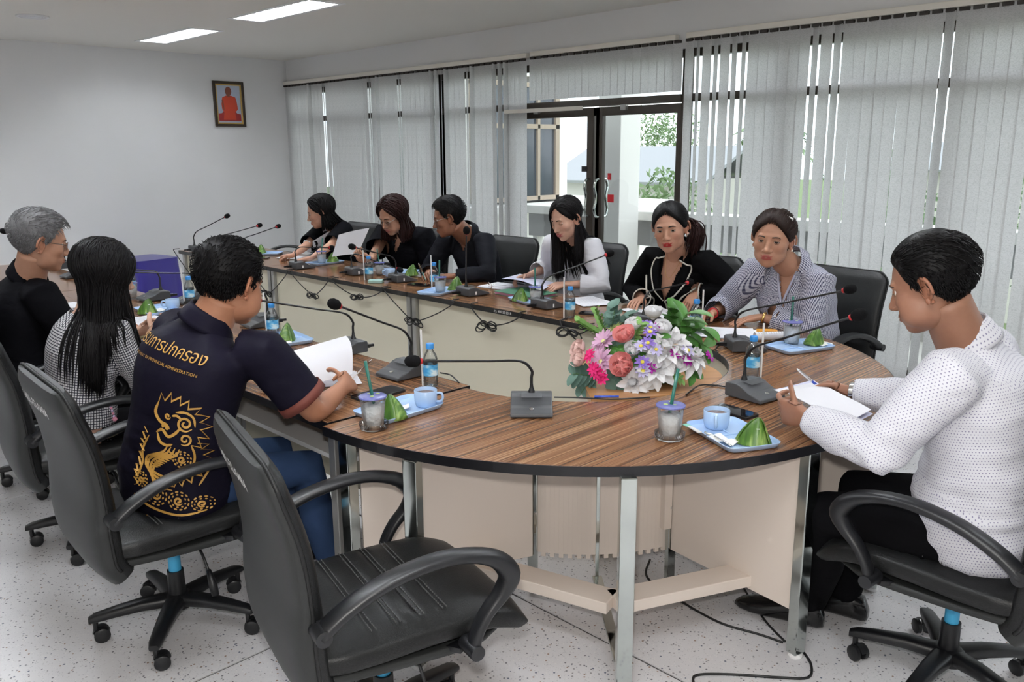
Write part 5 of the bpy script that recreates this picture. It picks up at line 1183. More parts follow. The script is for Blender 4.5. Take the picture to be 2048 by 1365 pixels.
# ------------------------------------------------------------------ people: one figure
class Person:
    def __init__(s, label, hip, yaw, nb, shL, shR, head, hyaw, hpitch=0, hroll=0, g=1.0, bust=0.0, belly=0.0, hs=1.04, fem=False, skin=(.52, .32, .23), arm=1.0, slouch=.05, inset=.84, group='people seated around the conference table'):
        s.loc = np.array([hip[0], hip[1], 0.0]); s.t = thing('person', label, 'person', s.loc, 0, group)
        s.hip, s.nb, s.S = np.array(hip, float), np.array(nb, float), {'L': np.array(shL, float), 'R': np.array(shR, float)}
        mid_ = (s.S['L']+s.S['R'])/2; s.S = {k: mid_+(q-mid_)*inset for k, q in s.S.items()}; s.yaw = R_(yaw); s.fwd0 = np.array([math.cos(s.yaw), math.sin(s.yaw), 0]); s.lat0 = np.array([-math.sin(s.yaw), math.cos(s.yaw), 0])
        s.lat1 = unit(s.S['L']-s.S['R']); s.sw = np.linalg.norm(s.S['L']-s.S['R'])/2
        s.HR = rotz(R_(hyaw))@roty(R_(hpitch))@rotx(R_(hroll)); s.HC = np.array(head, float); s.hs = hs
        s.g, s.bust, s.belly, s.fem, s.skin, s.armr, s.slouch = g, bust, belly, fem, np.array(skin), arm, slouch
        s.V, s.F, s.C, s.MI = [], [], [], []; s.n = 0; s.arms = {}
    def add(s, v, f, c, mi=0):
        v = np.asarray(v, float); s.V.append(v); s.F += [tuple(s.n+i for i in q) for q in f]; s.MI += [mi]*len(f); s.n += len(v)
        s.C.append(np.broadcast_to(np.asarray(c, float), (len(v), 3)))
    def h2w(s, p): return s.HC+(np.asarray(p, float)*s.hs)@s.HR.T
    def spine(s, t):
        A, C_ = s.hip-np.array([0, 0, .09]), s.nb; B = s.hip*.5+s.nb*.5+np.array([0, 0, .02])-s.fwd0*s.slouch
        return (1-t)**2*A+2*t*(1-t)*B+t*t*C_
    def frame(s, t):
        d = unit(s.spine(min(t+.02, 1))-s.spine(max(t-.02, 0))); l = unit(s.lat0*(1-t)+s.lat1*t); l = unit(l-d*(l@d)); return d, l, np.cross(l, d)
    def torso(s, k=1.0, n=28, off=0.0):
        g, sw = s.g, s.sw; T = [0, .06, .14, .24, .36, .48, .58, .68, .76, .83, .89, .94, .98, 1.0]
        wa = [.150, .172, .182, .176, .165, .160, .163, .172, .180, .178, .145, .100, .072, .060]; da = [.105, .126, .132, .126, .118, .116, .122, .126, .118, .104, .088, .074, .066, .060]; out = []
        for t, a, b in zip(T, wa, da):
            d, l, f = s.frame(t); c = s.spine(t)
            a = a*(g if t < .7 else 1+(g-1)*.5)
            if t > .6: a *= (sw/.19)**min(1, (t-.6)/.2) if t < .9 else (sw/.19)**max(0, (1-t)/.1*.8)
            b = b*g if t < .88 else b
            fr = 1+s.belly*math.exp(-((t-.30)/.17)**2)+s.bust*math.exp(-((t-.62)/.11)**2); bk = 1.0
            q = sring(n, a*k+off, b*k+off, 2.35); yy = np.where(q[:, 1] > 0, q[:, 1]*fr, q[:, 1]*bk)
            out.append(c+np.outer(q[:, 0], l)+np.outer(yy, f))
        return out
    def arm(s, side, wrist, hd, pn, pose='relaxed', pole=(0, 0, -1), l1=.285, l2=.255, hs=1.0, ru=.047):
        S = s.S[side]; E = ik(S, wrist, l1, l2, pole); s.arms[side] = (S, E, np.array(wrist, float))
        v, f = arm_arrays(S, E, wrist, hd, pn, side == 'R', s.armr, hs, pose, ru); s.add(v, f, s.skin*np.array([.97, .95, .94])); return E
    def build_head(s, hair_style='male', lips=None, gaze=(1, 0, 0), lid=.35, ears=True, brow=1.0, blush=.0, **hk):
        H = s.H = Head(s.fem, **hk); P, f, d = H.grid(); sk = s.skin; lipc = np.array(lips) if lips is not None else sk*np.array([.86, .62, .60])
        q = P.copy(); c = np.tile(sk, (len(P), 1))
        up = ((q[:, 1]/.0262)**2+((q[:, 2]+.0640-.0012*np.cos(q[:, 1]*260))/.0048)**2); lo = ((q[:, 1]/.0235)**2+((q[:, 2]+.0748)/.0058)**2); w = np.clip(1.25-np.minimum(up, lo), 0, 1)*(q[:, 0] > .06); w = np.clip(w*3, 0, 1)
        c = c*(1-w[:, None])+lipc*w[:, None]
        ch = np.exp(-(((np.abs(q[:, 1])-.042)/.018)**2+((q[:, 2]+.03)/.018)**2))*(q[:, 0] > .03)*(.30+blush); c = c*(1-ch[:, None]*np.array([.02, .18, .16]))
        s.add(s.h2w(P), f, c)
        # eyes and lids
        for sg in (1, -1):
            e = np.array([.0745, sg*.031*s.H.fw, -.0005]); mb = MB().sphere((0, 0, 0), 1, 24, 16); v = np.concatenate(mb.v); gz = unit(gaze); cs = v@gz
            col = np.where((cs > .975)[:, None], [.01, .01, .01], np.where((cs > .87)[:, None], [.035, .018, .010], [.62, .58, .55])); s.add(s.h2w(e+v*.0131), mb.f, col, 1)
            for upper in (1, 0):
                n1, n2 = 9, 15; Pq = np.zeros((n1, n2, 3))
                for i in range(n1):
                    for j in range(n2):
                        a = (j/(n2-1)-.5)*2*1.25; x = math.sin(a); edge = (.42-lid*1.15)*math.cos(a*1.05) if upper else -.34*math.cos(a*1.05)
                        el = edge+(i/(n1-1))*((1.45 if upper else -1.45)-edge); rr = .0141+.0004*(i == 0); Pq[i, j] = e+rr*np.array([math.cos(a)*math.cos(el), math.sin(a)*math.cos(el), math.sin(el)])
                mb2 = MB().grid(Pq); s.add(s.h2w(np.concatenate(mb2.v)), mb2.f, sk*.93)
                if upper: mb3 = MB().tube(Pq[0]+np.array([.0006, 0, 0]), .0011 if s.fem else .0007, 5); s.add(s.h2w(np.concatenate(mb3.v)), mb3.f, (.01, .01, .01), 2)
            bp = []
            for u in np.linspace(0, 1, 9):
                y = sg*(.013+.037*u)*s.H.fw; z = .0165+.006*math.sin(u*PI*.62)-.004*u*u; dd = unit(np.array([.085, y, z])-s.H.c0); r = s.H.r_at(dd[None])[0]; bp.append(s.H.c0+dd*(r+.0004))
            mb4 = MB().tube(bp, [(.0031*brow*(1-.75*(u-.3)**2*2), .0013) for u in np.linspace(0, 1, 9)], 6, up=(0, 0, 1)); s.add(s.h2w(np.concatenate(mb4.v)), mb4.f, (.02, .015, .012), 2)
            mb5 = MB().sphere((.1005, sg*.0062, -.0462), (.003, .0032, .0018), 8, 6); s.add(s.h2w(np.concatenate(mb5.v)), mb5.f, (.05, .015, .01), 2)
            if ears:
                y0 = sg*.0755*s.H.fw; mb6 = MB(); c0 = np.array([-.010, y0, -.010]); R_e = rotz(sg*-.42)@roty(.14)
                sh = [c0+R_e@np.array([.019*math.cos(a)*(1+.12*math.sin(a)), sg*(.006+.006*math.cos(a-2.6)), .033*math.sin(a)]) for a in np.linspace(-1.9, 3.6, 22)]
                mb6.tube(sh, [.0042+.0015*math.sin(i/21*PI) for i in range(22)], 8); mb6.sphere(c0+R_e@np.array([.004, sg*.002, .0]), (.016, .005, .027), 14, 10, M=R_e); mb6.sphere(c0+R_e@np.array([.009, sg*.005, -.027]), (.0075, .005, .009), 10, 8, M=R_e)
                mb6.tube([c0+R_e@np.array(q_) for q_ in ((.009, sg*.006, .012), (-.004, sg*.008, .014), (-.008, sg*.008, 0), (-.002, sg*.008, -.014))], .003, 6)
                s.add(s.h2w(np.concatenate(mb6.v)), mb6.f, sk*np.array([.98, .86, .82]))
        # neck
        a0, a1 = s.h2w((-.022, 0, -.045)), s.nb-s.frame(1)[0]*.05; mid = (a0+a1)/2+s.frame(1)[2]*.004; nr = (.052 if s.fem else .060)*s.hs
        nk = catmull([a0, mid, a1], 5); mbn = MB().tube(nk, np.linspace(nr*.98, nr*1.18, len(nk)), 24, up=s.frame(1)[2]); s.add(np.concatenate(mbn.v), mbn.f, sk*.97)
        mbt = MB().loft(s.torso(.90)); s.add(np.concatenate(mbt.v), mbt.f, sk)
    def legs(s, kneeL, kneeR, footL, footR):
        s.lg = {}
        for sg, k, ft in ((1, kneeL, footL), (-1, kneeR, footR)):
            hp = s.hip+s.lat0*sg*.085*s.g+np.array([0, 0, .0]); k, ft = np.array(k, float), np.array(ft, float); s.lg[sg] = (hp, k, ft)
            mb = MB().tube([hp, hp*.5+k*.5, k, k*.6+ft*.4, ft+np.array([0, 0, .05])], [.075, .065, .052, .05, .036], 12); s.add(np.concatenate(mb.v), mb.f, s.skin)
    def trousers(s, m, sc=1.0, ext=(.088, .080, .068, .060, .052)):
        mb = MB(); mb.loft(s.torso(.90)[:5])
        for sg, (hp, k, ft) in s.lg.items(): mb.tube([hp-s.fwd0*.03, hp*.5+k*.5, k+s.fwd0*.01, k*.55+ft*.45, ft+np.array([0, 0, .06])], [e*s.g*sc for e in ext], 16)
        v, f = bake(mb, .014, 3); o = MB().add(v-s.loc, f).build('trousers', m, s.t, smooth=True); return o
    def shirt(s, m, sleeve=1.0, r=(.074, .064, .058, .052, .043), vneck=None, off=.006, vox=.0105, name='shirt', seg=None, wr=1.0, hem=None, flare=0.0, k=1.0):
        mb = MB(); rr = s.torso(k, off=off); mb.loft(rr); cuts = []
        for sd, (S, E, W) in s.arms.items():
            inn = S+(s.nb-S)*.28-s.frame(.8)[0]*.03; ar = [q*(s.armr if s.g < 1.08 else s.armr*1.03) for q in r]
            full = [(inn, ar[0]*.92), (S, ar[0]), (S*.5+E*.5, ar[1]), (E, ar[2]), (E*.5+W*.5, ar[3]), (W, ar[4])]; L1, L2 = np.linalg.norm(E-S), np.linalg.norm(W-E); tot = L1+L2; stop = sleeve*tot
            pts, rad, acc = [inn, S], [ar[0]*.92, ar[0]], 0
            for (p0, r0), (p1, r1) in zip(full[1:-1], full[2:]):
                l = np.linalg.norm(p1-p0)
                if acc+l <= stop+1e-6: pts.append(p1); rad.append(r1); acc += l
                else: u = (stop-acc)/l; pts.append(p0+(p1-p0)*u); rad.append(r0+(r1-r0)*u+flare); break
            mb.tube(pts, rad, 18); cuts.append((pts[-1], unit(pts[-1]-pts[-2]), rad[-1]))
        v, f = bake(mb, vox, 4); d1, l1, f1 = s.frame(1.0)
        # soft folds
        zw = s.hip[2]; a_ = np.array([noise.noise(Vector((x*7, y*7, z*19)))+.5*noise.noise(Vector((x*16, y*16, z*43))) for x, y, z in v.tolist()])
        fold = .35+.9*np.exp(-((v[:, 2]-zw-.10)/.10)**2)
        for S, E, W in s.arms.values(): fold = fold+np.exp(-(np.linalg.norm(v-E, axis=1)/.09)**2)+.5*np.exp(-(np.linalg.norm(v-(S-np.array([0, 0, .07])), axis=1)/.08)**2)
        wv = a_*fold
        F4 = np.array([q if len(q) == 4 else (*q, q[2]) for q in f]); nm = np.zeros_like(v); fn = np.cross(v[F4[:, 1]]-v[F4[:, 0]], v[F4[:, 2]]-v[F4[:, 0]])
        for k_ in range(3): np.add.at(nm, F4[:, k_], fn)
        nm /= np.linalg.norm(nm, axis=1)[:, None]+1e-12; v = v+nm*(wv*.0062*wr)[:, None]
        s.bvh_full = BVHTree.FromPolygons([Vector(p) for p in v.tolist()], f)
        c = v[F4].mean(1); ok = np.ones(len(f), bool)
        for cp, cd_, cr in cuts: ok &= ~(((c-cp)@cd_ > -.006) & (np.linalg.norm(c-cp, axis=1) < cr*1.3))
        ok &= ~(((c-s.nb)@d1 > -.012) & (np.linalg.norm(c-s.nb, axis=1) < .11))
        if vneck is not None:
            u, w = (c-s.nb)@l1, -(c-s.nb)@d1; vw, vl = vneck; ok &= ~(((c-s.spine(.8))@f1 > 0) & (w < vl) & (np.abs(u) < vw*np.clip(1-w/vl, 0, 9)**.9))
        if hem is not None: ok &= c[:, 2]-s.hip[2] >= hem
        keep = [f[i] for i in np.where(ok)[0]]
        used = np.unique(np.concatenate([np.array(q) for q in keep])); rm = -np.ones(len(v), int); rm[used] = np.arange(len(used))
        me = MB().add(v[used]-s.loc, [tuple(rm[list(q)]) for q in keep]).mesh(name); o = finish(me, name, m, s.t, smooth=True); md = o.modifiers.new('solid', 'SOLIDIFY'); md.thickness = .003; md.offset = -1
        segs = [(s.spine(0)-s.loc, s.nb-s.loc, .17*s.g)]
        for S, E, W in s.arms.values(): segs += [(S-s.loc, E-s.loc, .062), (E-s.loc, W-s.loc, .052)]
        uv_fabric(me, segs); s.cuts = cuts; s.bvh = BVHTree.FromPolygons([Vector(p) for p in v[used]], [tuple(int(z) for z in rm[list(q)]) for q in keep]); s.shirt_obj = o; return o
    def chest(s, u, w, back=False, lift=.003, axis=None):
        """point on the garment: u metres to the wearer's left, w metres below the neck base"""
        d1, l1, f1 = axis or s.frame(.75); sg = -1 if back else 1; o = s.nb-d1*w+l1*u+f1*sg*.6; h = s.bvh_full.ray_cast(Vector(o), Vector(-f1*sg))
        if h[0] is None: return o-f1*sg*.5
        return np.array(h[0])+np.array(h[1])*lift if (np.array(h[1])@(f1*sg)) > 0 else np.array(h[0])+f1*sg*lift
    def strip(s, name, pts, rad, m, parent=None, n=8, per=5):
        P = catmull(np.array(pts), per)-s.loc; return MB().tube(P, rad, n).build(name, m, parent or s.t, smooth=True)
    def collar(s, m, stand=.035, drop=.035, rad=.068, gap=38, point=.05, spread=.02, lift=.024, name='collar', tilt=.25):
        d, l, f = s.frame(1.0); hd_ = unit(s.h2w((-.02, 0, -.06))-s.nb); d = unit(d*.5+hd_*.5); l = unit(l-d*(l@d)); f = np.cross(l, d); n = 41; rows = []
        for i in range(n):
            a = R_(gap)+(2*PI-2*R_(gap))*i/(n-1); u = abs(i/(n-1)-.5)*2; fr = max(0, (u-.55)/.45); ca, sa = math.cos(a), math.sin(a); o = f*ca+l*sa
            c = s.nb+d*(lift-.012)-d*fr*.030*(1+tilt); r0 = rad*(1+.10*fr)
            b0 = c+o*r0*1.02-d*.012; b1 = c+o*r0*.98+d*stand*(1-.35*fr); b2 = c+o*(r0+.006)+d*(stand*(1-.35*fr)+.001); b3 = c+o*(r0+.018+spread*fr)-d*(drop*.35-.0)+d*stand*.3*(1-fr); b4 = c+o*(r0+.026+spread*fr*1.4)-d*(drop*(.75)+point*fr**2)+f*.012*fr
            rows.append([b0, b1, b2, b3, b4])
        P = np.array(rows)-s.loc; me = MB().grid(P).mesh(name); o = finish(me, name, m, s.t, smooth=True, sub=1); md = o.modifiers.new('solid', 'SOLIDIFY'); md.thickness = .002; md.offset = 0
        uv = me.uv_layers.new(name='UVMap'); lv = np.zeros(len(me.loops), np.int32); me.loops.foreach_get('vertex_index', lv); uv.data.foreach_set('uv', np.stack([(lv//5)*.009, (lv % 5)*.02], -1).ravel().astype(np.float32)); return o
    # ---- hair
    def cap(s, mb, style, thick=.012, top=.010, ridges=.0016, fr=46, seed=0):
        P, f, d = s.H.grid(150, 84); az = np.degrees(np.arctan2(d[:, 1], d[:, 0])); r = np.linalg.norm(P-s.H.c0, axis=1); z = P[:, 2]; hl = hairline(az, style); g = np.random.RandomState(seed)
        m = np.clip((z-hl)/.016, -1, 1); th = np.where(m > 0, .0035+thick*np.clip(m, 0, 1)**.7+top*np.clip((z-.045)/.07, 0, 1), -.006*np.abs(m)*2-.001)
        if style == 'male': th = np.where(z < .02, th*.55, th)
        th = th+(m > .2)*ridges*np.sin(np.radians(az)*fr+z*60*np.sin(az*.05)+3*np.sin(z*90))
        q = s.h2w(s.H.c0+d*(r+th)[:, None]); mask = m > -.7; keep = [k for k in f if all(mask[list(k)])]; mb.add(q, keep); return P, d, r, m, az
    def short_hair(s, m, thick=.010, top=.012, n=900, flow=(-1, .25, .25), length=.04, lift=.006, seed=1, spike=0.0, name='hair'):
        mb = MB(); P, d, r, ms, az = s.cap(mb, 'male', thick, top, .0012, 60, seed); g = np.random.RandomState(seed); idx = np.where(ms > .35)[0]; wgt = np.cos(np.arcsin(np.clip(d[idx, 2], -1, 1)))+.02; idx = g.choice(idx, n, p=wgt/wgt.sum()); fl = np.array(flow, float)
        for i in idx:
            dd = d[i]; tz = np.clip((P[i, 2]-.02)/.06, 0, 1); fv = fl*tz+np.array([-.25, 0, -1.0])*(1-tz); fv = fv+g.normal(size=3)*.11; tg = unit(fv-dd*(fv@dd)); base = s.H.c0+dd*(r[i]+.002+thick*.75*np.clip(ms[i], 0, 1)+top*.85*tz); L = length*(.35+.65*tz)*g.uniform(.6, 1.1)
            pts = [base+tg*L*u-dd*(L*u)**2/.16+dd*(lift*math.sin(u*PI*.75)+spike*tz*u*g.rand()) for u in np.linspace(0, 1, 5)]; mb.tube(s.h2w(np.array(pts)), [.0010, .0014, .0013, .0009, .0003], 4)
        return MB().add(np.concatenate(mb.v)-s.loc, mb.f).build(name, m, s.t, smooth=True)
    def long_hair(s, m, zend, open_=62, n=430, part=0.0, vol=.012, seed=1, spread=.0, back=.0, name='hair', front=None, gather=None, wave=.004, rad=.0034, front_drop=None, tuck=0):
        mb = MB(); s.cap(mb, 'female', .006, .004, .0008, 70, seed); g = np.random.RandomState(seed); down = np.array([0, 0, -1.])
        pre = []
        for i in range(n):
            sg = 1 if i % 2 else -1; op = open_ if np.isscalar(open_) else open_[0 if sg > 0 else 1]; a = 180-(180-op)*g.rand()**.85; az = R_(a)*sg; xr = g.uniform(-.085, .062); root = unit(np.array([xr, part+sg*.004, .10])); e = R_(g.uniform(-28, -8)); end = np.array([math.cos(az)*math.cos(e), math.sin(az)*math.cos(e), math.sin(e)])
            om = math.acos(np.clip(root@end, -1, 1)); pre.append((sg, a, az, np.array([(math.sin((1-u)*om)*root+math.sin(u*om)*end)/math.sin(om) for u in np.linspace(0, 1, 9)])))
        RA = s.H.r_at(np.concatenate([q[3] for q in pre]), 22).reshape(n, 9)
        for i in range(n):
            sg, a, az, dirs = pre[i]; rr = RA[i]; off = .004+vol*g.rand()+.004*np.sin(np.linspace(0, PI, 9))
            pts = [s.h2w(s.H.c0+q*(r_+o_)) for q, r_, o_ in zip(dirs, rr, np.broadcast_to(off, 9))]; p = pts[-1]; outw = s.HR@np.array([math.cos(az), math.sin(az), 0]); ze = zend(a, sg) if callable(zend) else zend; ze += g.uniform(-.03, .03); L = p[2]-ze; ph = g.rand()*6
            if L > .01:
                v_ = unit(pts[-1]-pts[-2])
                for k in range(11):
                    u = (k+1)/11; v_ = unit(v_*.62+down*.5+outw*spread*.1-s.fwd0*back*min(1, max(0, (a-95)/50))); p = p+v_*L/11/max(.5, -v_[2]); p = p+outw*wave*math.sin(ph+u*5)*.3
                    h = s.bvh_full.find_nearest(Vector(p))
                    if h[0] is not None and (np.array(p)-np.array(h[0]))@np.array(h[1]) < .006+.008*((i*7) % 10)/10: 
                        if h[3] < .12: p = np.array(h[0])+np.array(h[1])*(.006+.008*((i*7) % 10)/10)
                    pts.append(p)
            r_ = np.full(len(pts), rad); r_[0] = rad*.6; r_[-3:] = [rad*.8, rad*.5, rad*.12]; mb.tube(np.array(pts), r_, 5)
        return MB().add(np.concatenate(mb.v)-s.loc, mb.f).build(name, m, s.t, smooth=True)
    def pulled_hair(s, m, n=420, knot=(-.085, 0, .0), seed=1, part=.0, vol=.004, tail=None, name='hair'):
        mb = MB(); s.cap(mb, 'female', .006, .005, .0008, 70, seed); g = np.random.RandomState(seed); kd = unit(np.array(knot)-s.H.c0)
        D = []
        for i in range(n):
            sg = 1 if i % 2 else -1; a = g.uniform(0, 128); hl = hairline(np.array([a]), 'female')[0]; e = math.atan2(hl+g.uniform(0, .03)+.008, .085); st = np.array([math.cos(R_(a))*math.cos(e), sg*math.sin(R_(a))*math.cos(e), math.sin(e)])
            md_ = unit(st+kd+np.array([0, sg*.25, .45*g.rand()])); D.append([unit((1-u)**2*st+2*u*(1-u)*md_*.9+u*u*kd) for u in np.linspace(0, 1, 9)])
        D = np.array(D); RA = s.H.r_at(D.reshape(-1, 3), 22).reshape(n, 9)
        for dirs, rr in zip(D, RA):
            off = .003+(.007+vol*g.rand())*np.sin(np.linspace(.15, PI*.75, 9)); mb.tube(s.h2w(s.H.c0+dirs*(rr+off)[:, None]), [.0010]+[.0024]*7+[.0015], 5)
        return mb, (lambda: MB().add(np.concatenate(mb.v)-s.loc, mb.f).build(name, m, s.t, smooth=True))
    def glasses(s, m, half=True):
        t = None; b = MB(); fw = s.H.fw
        for sg in (1, -1):
            ring = [np.array([.098-.004*abs(math.cos(a)), sg*.033*fw+.024*math.cos(a), -.004+.0165*math.sin(a)*(1 if abs(math.sin(a)) < .99 else 1)]) for a in np.linspace(0, 2*PI, 25)]; b.tube(s.h2w(ring), .0011, 6)
            b.tube(s.h2w([(.094, sg*.057*fw, .002), (.04, sg*.078*fw, .004), (-.012, sg*.081*fw, .006), (-.03, sg*.079*fw, -.012)]), .0014, 6)
        b.tube(s.h2w([(.097, -.010, .002), (.100, 0, .005), (.097, .010, .002)]), .0011, 6); o = MB().add(np.concatenate(b.v)-s.loc, b.f).build('glasses', m, s.t, smooth=True)
        for sg in (1, -1): MB().add(s.h2w([(.097-.004*abs(math.cos(a)), sg*.033*fw+.0235*math.cos(a), -.004+.016*math.sin(a)) for a in np.linspace(0, 2*PI, 20, endpoint=False)])-s.loc, [tuple(range(20))]).build('lens', M['lens'], o)
    def band(s, name, side, back, r, w, m, parent=None, n=20):
        S, E, W = s.arms[side]; t = unit(W-E); c = W-t*back; return MB().tube([c-t*w/2, c+t*w/2], [r, r], n, cap=False).mesh(name) if False else MB().add(np.concatenate(MB().tube([c-t*w/2, c-t*w/2*.9, c+t*w/2*.9, c+t*w/2], [r*.97, r, r, r*.97], n).v)-s.loc, MB().tube([c-t*w/2, c-t*w/2*.9, c+t*w/2*.9, c+t*w/2], [r*.97, r, r, r*.97], n).f).build(name, m, parent or s.t, smooth=True)
    def finish(s):
        v = np.concatenate(s.V)-s.loc; me = bpy.data.meshes.new('body'); me.from_pydata(v.tolist(), [], s.F); me.polygons.foreach_set('material_index', np.array(s.MI, np.int32)); me.update()
        o = finish(me, 'body', [M['skin'], M['eye'], M['lash']], s.t, smooth=True); a = me.color_attributes.new('col', 'FLOAT_COLOR', 'POINT'); c = np.concatenate(s.C); a.data.foreach_set('color', np.c_[c, np.ones(len(c))].ravel().astype(np.float32)); return o
def shoe(p, parent, c, yaw, m, L=.27):
    rg = []
    for u, w, h, z in ((0, .022, .02, .028), (.06, .034, .045, .045), (.22, .037, .05, .05), (.42, .04, .042, .042), (.62, .047, .03, .031), (.8, .046, .024, .026), (.93, .034, .018, .022), (1, .012, .008, .016)):
        q = sring(18, w, h, 2.6); q[:, 1] = np.maximum(q[:, 1]+z, .0015); x = (u-.3)*L; rg.append(np.stack([np.full(18, x), q[:, 0], q[:, 1]], -1)@rotz(yaw).T+np.array([c[0], c[1], 0])-p)
    return MB().loft(rg).build('shoe', m, parent, smooth=True)
# ------------------------------------------------------------------ the people in the room
FAB = dict(dots=fabric('white_dotted_shirting', (.66, .66, .71), .75, 'dots', (.24, .23, .34), 118, fold=.25), navy=fabric('navy_sports_jersey', (.009, .008, .016), .5, fold=.2), tweed=fabric('black_white_tweed', (.72, .72, .74), .9, 'tweed', (.03, .03, .045), 95),
           black=fabric('black_shirting', (.0045, .0045, .006), .75), black2=fabric('black_suiting', (.004, .004, .0045), .85), charcoal=fabric('charcoal_shirting', (.011, .0115, .015), .6), check=fabric('navy_white_check', (.62, .63, .71), .75, 'check', (.035, .037, .09), 118, fold=.25),
           white=fabric('white_blouse', (.72, .72, .77), .7, fold=.4), jeans=fabric('blue_denim', (.03, .055, .12), .85), blackt=fabric('black_trousering', (.005, .005, .006), .8), polo=fabric('black_polo', (.0045, .0045, .006), .8))
M['rust'] = mat('rust_band', (.13, .028, .018), .7); M['shoe'] = mat('polished_black_leather', (.008, .008, .009), .18); M['gold_ring'] = mat('gold_jewel', (.8, .55, .2), .25, 1.0); M['pearl'] = mat('pearl', (.85, .83, .78), .2)
M['gold_print'] = mat('gold_print', (.50, .27, .055), .5)
TAN, DEEP, FAIR, MIDS = (.40, .185, .105), (.30, .148, .092), (.60, .38, .285), (.46, .25, .165)
def dirpx(P, px, py, z): return unit(at_z(px, py, z)-P)
# ---------------- man in the white dotted shirt, right
p = P7 = Person('man in a white dotted shirt signing papers at the right end', (.80, .585, .55), 182, (.695, .555, 1.105), (.735, .345, 1.05), (.715, .755, 1.055), (.612, .475, 1.272), 186, 21, 0, g=1.16, belly=.30, skin=DEEP, slouch=.06, hs=1.08, inset=.95)
w = at_z(1614, 836, .845); p.arm('L', w, (-.93, .25, -.05), (.2, .95, .15), 'hold', (.3, -.55, -.9), hs=1.08)
w2 = at_z(1702, 786, .825); p.arm('R', w2, dirpx(w2, 1640, 762, .815), (.05, -.55, -.8), 'pen', (.5, .5, -.8), hs=1.08)
p.build_head('male', lid=.52, gaze=(1, 0, -.6), jaw=1.08, fw=1.04, full=.004, nose=1.12); p.legs((.40, .47, .50), (.38, .72, .50), at_z(1612, 1240, 0)+V(0, 0, .02), at_z(1682, 1225, 0)+V(0, 0, .02)); p.shirt(FAB['dots'], .985, (.086, .076, .072, .064, .047), wr=2.1)
p.trousers(FAB['blackt'], 1.05); p.collar(FAB['dots'], .045, .03, .071, 32, .04, .012); p.short_hair(HAIR['black'], .006, .012, 1500, (-1, .1, .35), .045, .006, 1)
yl = math.atan2(*(at_z(1450, 1205, 0)-at_z(1600, 1245, 0))[[1, 0]]); shoe(p.loc, p.t, at_z(1592, 1243, 0), yl, M['shoe'], .31); shoe(p.loc, p.t, at_z(1682, 1228, 0), R_(190), M['shoe'], .30)
o = p.band('wristwatch', 'R', .012, .036, .030, M['metal']); p.finish()
# ---------------- man in the gold patterned jersey
p = P8 = Person('man in a navy jersey with gold serpent print holding a sheet', (-1.28, -.95, .55), 106, (-1.195, -.815, 1.095), (-1.405, -.845, 1.045), (-1.02, -.715, 1.005), (-1.162, -.742, 1.222), 106, 16, 0, g=1.08, belly=.15, skin=TAN, slouch=.06, hs=1.08, arm=1.05, inset=.95)
w = at_z(688, 774, .80); p.arm('R', w, dirpx(w, 712, 748, .80), (-.75, .1, -.35), 'hold', (.7, -.2, -.8), l1=.275, l2=.262, hs=1.08, ru=.05)
p.arm('L', (-1.52, -.42, .805), (.45, .85, .0), (.6, -.2, -.6), 'hold', (-.6, -.3, -.8), hs=1.05)
p.build_head('male', lid=.5, jaw=1.08, fw=1.05, full=.004, nose=1.1); p.legs((-1.40, -.50, .50), (-1.18, -.50, .50), (-1.42, -.45, .04), (-1.16, -.42, .04)); p.shirt(FAB['navy'], .40, (.080, .075, .070, .06, .05), flare=.004, wr=1.1, off=.008)
for cp, cdn, cr in p.cuts: MB().add(np.concatenate(MB().tube([cp-cdn*.028, cp+cdn*.004], [cr*1.035, cr*1.045], 24, cap=False).v)-p.loc, MB().tube([cp-cdn*.028, cp+cdn*.004], [cr*1.04, cr*1.05], 24, cap=False).f[:24]).build('sleeve_band', M['rust'], p.t, smooth=True, solid=.003)
p.trousers(FAB['jeans']); p.collar(FAB['navy'], .035, .034, .073, 40, .035, .01); p.short_hair(HAIR['black'], .008, .016, 1500, (-1, -.45, .3), .05, .008, 2, .010)
for f_ in ((-1.42, -.45), (-1.16, -.42)): shoe(p.loc, p.t, (f_[0], f_[1], 0), R_(84), M['shoe'])
AX = p.frame(.62)
def on_back(x, y): return p.chest(x, y-.045, True, .0022, AX)      # x to the wearer's left, y below the neck base
def back_text(body, size, yc, sx=1.0, shear=0):
    v, f = text_mesh(body, size); MB().add(np.array([on_back(-(q[0]*sx)+.018, yc-q[1]) for q in v])-p.loc, f).build('lettering', M['gold_print'], p.shirt_obj)
back_text('กรมการปกครอง', .054, .135, .88); back_text('DEPARTMENT OF PROVINCIAL ADMINISTRATION', .0135, .185, 1.0)
_c, _s = math.cos(R_(-24)), math.sin(R_(-24)); AX2 = (AX[0], AX[1]*_c+AX[2]*_s, AX[2]*_c-AX[1]*_s)
def on_side(x, y): return p.chest(x, y-.045, True, .0022, AX2)
def stroke(pts, w=.004, per=4, closed=False):
    P = catmull(pts+[pts[0]] if closed else pts, per); Q = np.array([on_side(-x-.05, y) for x, y in P])-p.loc; return Q, w
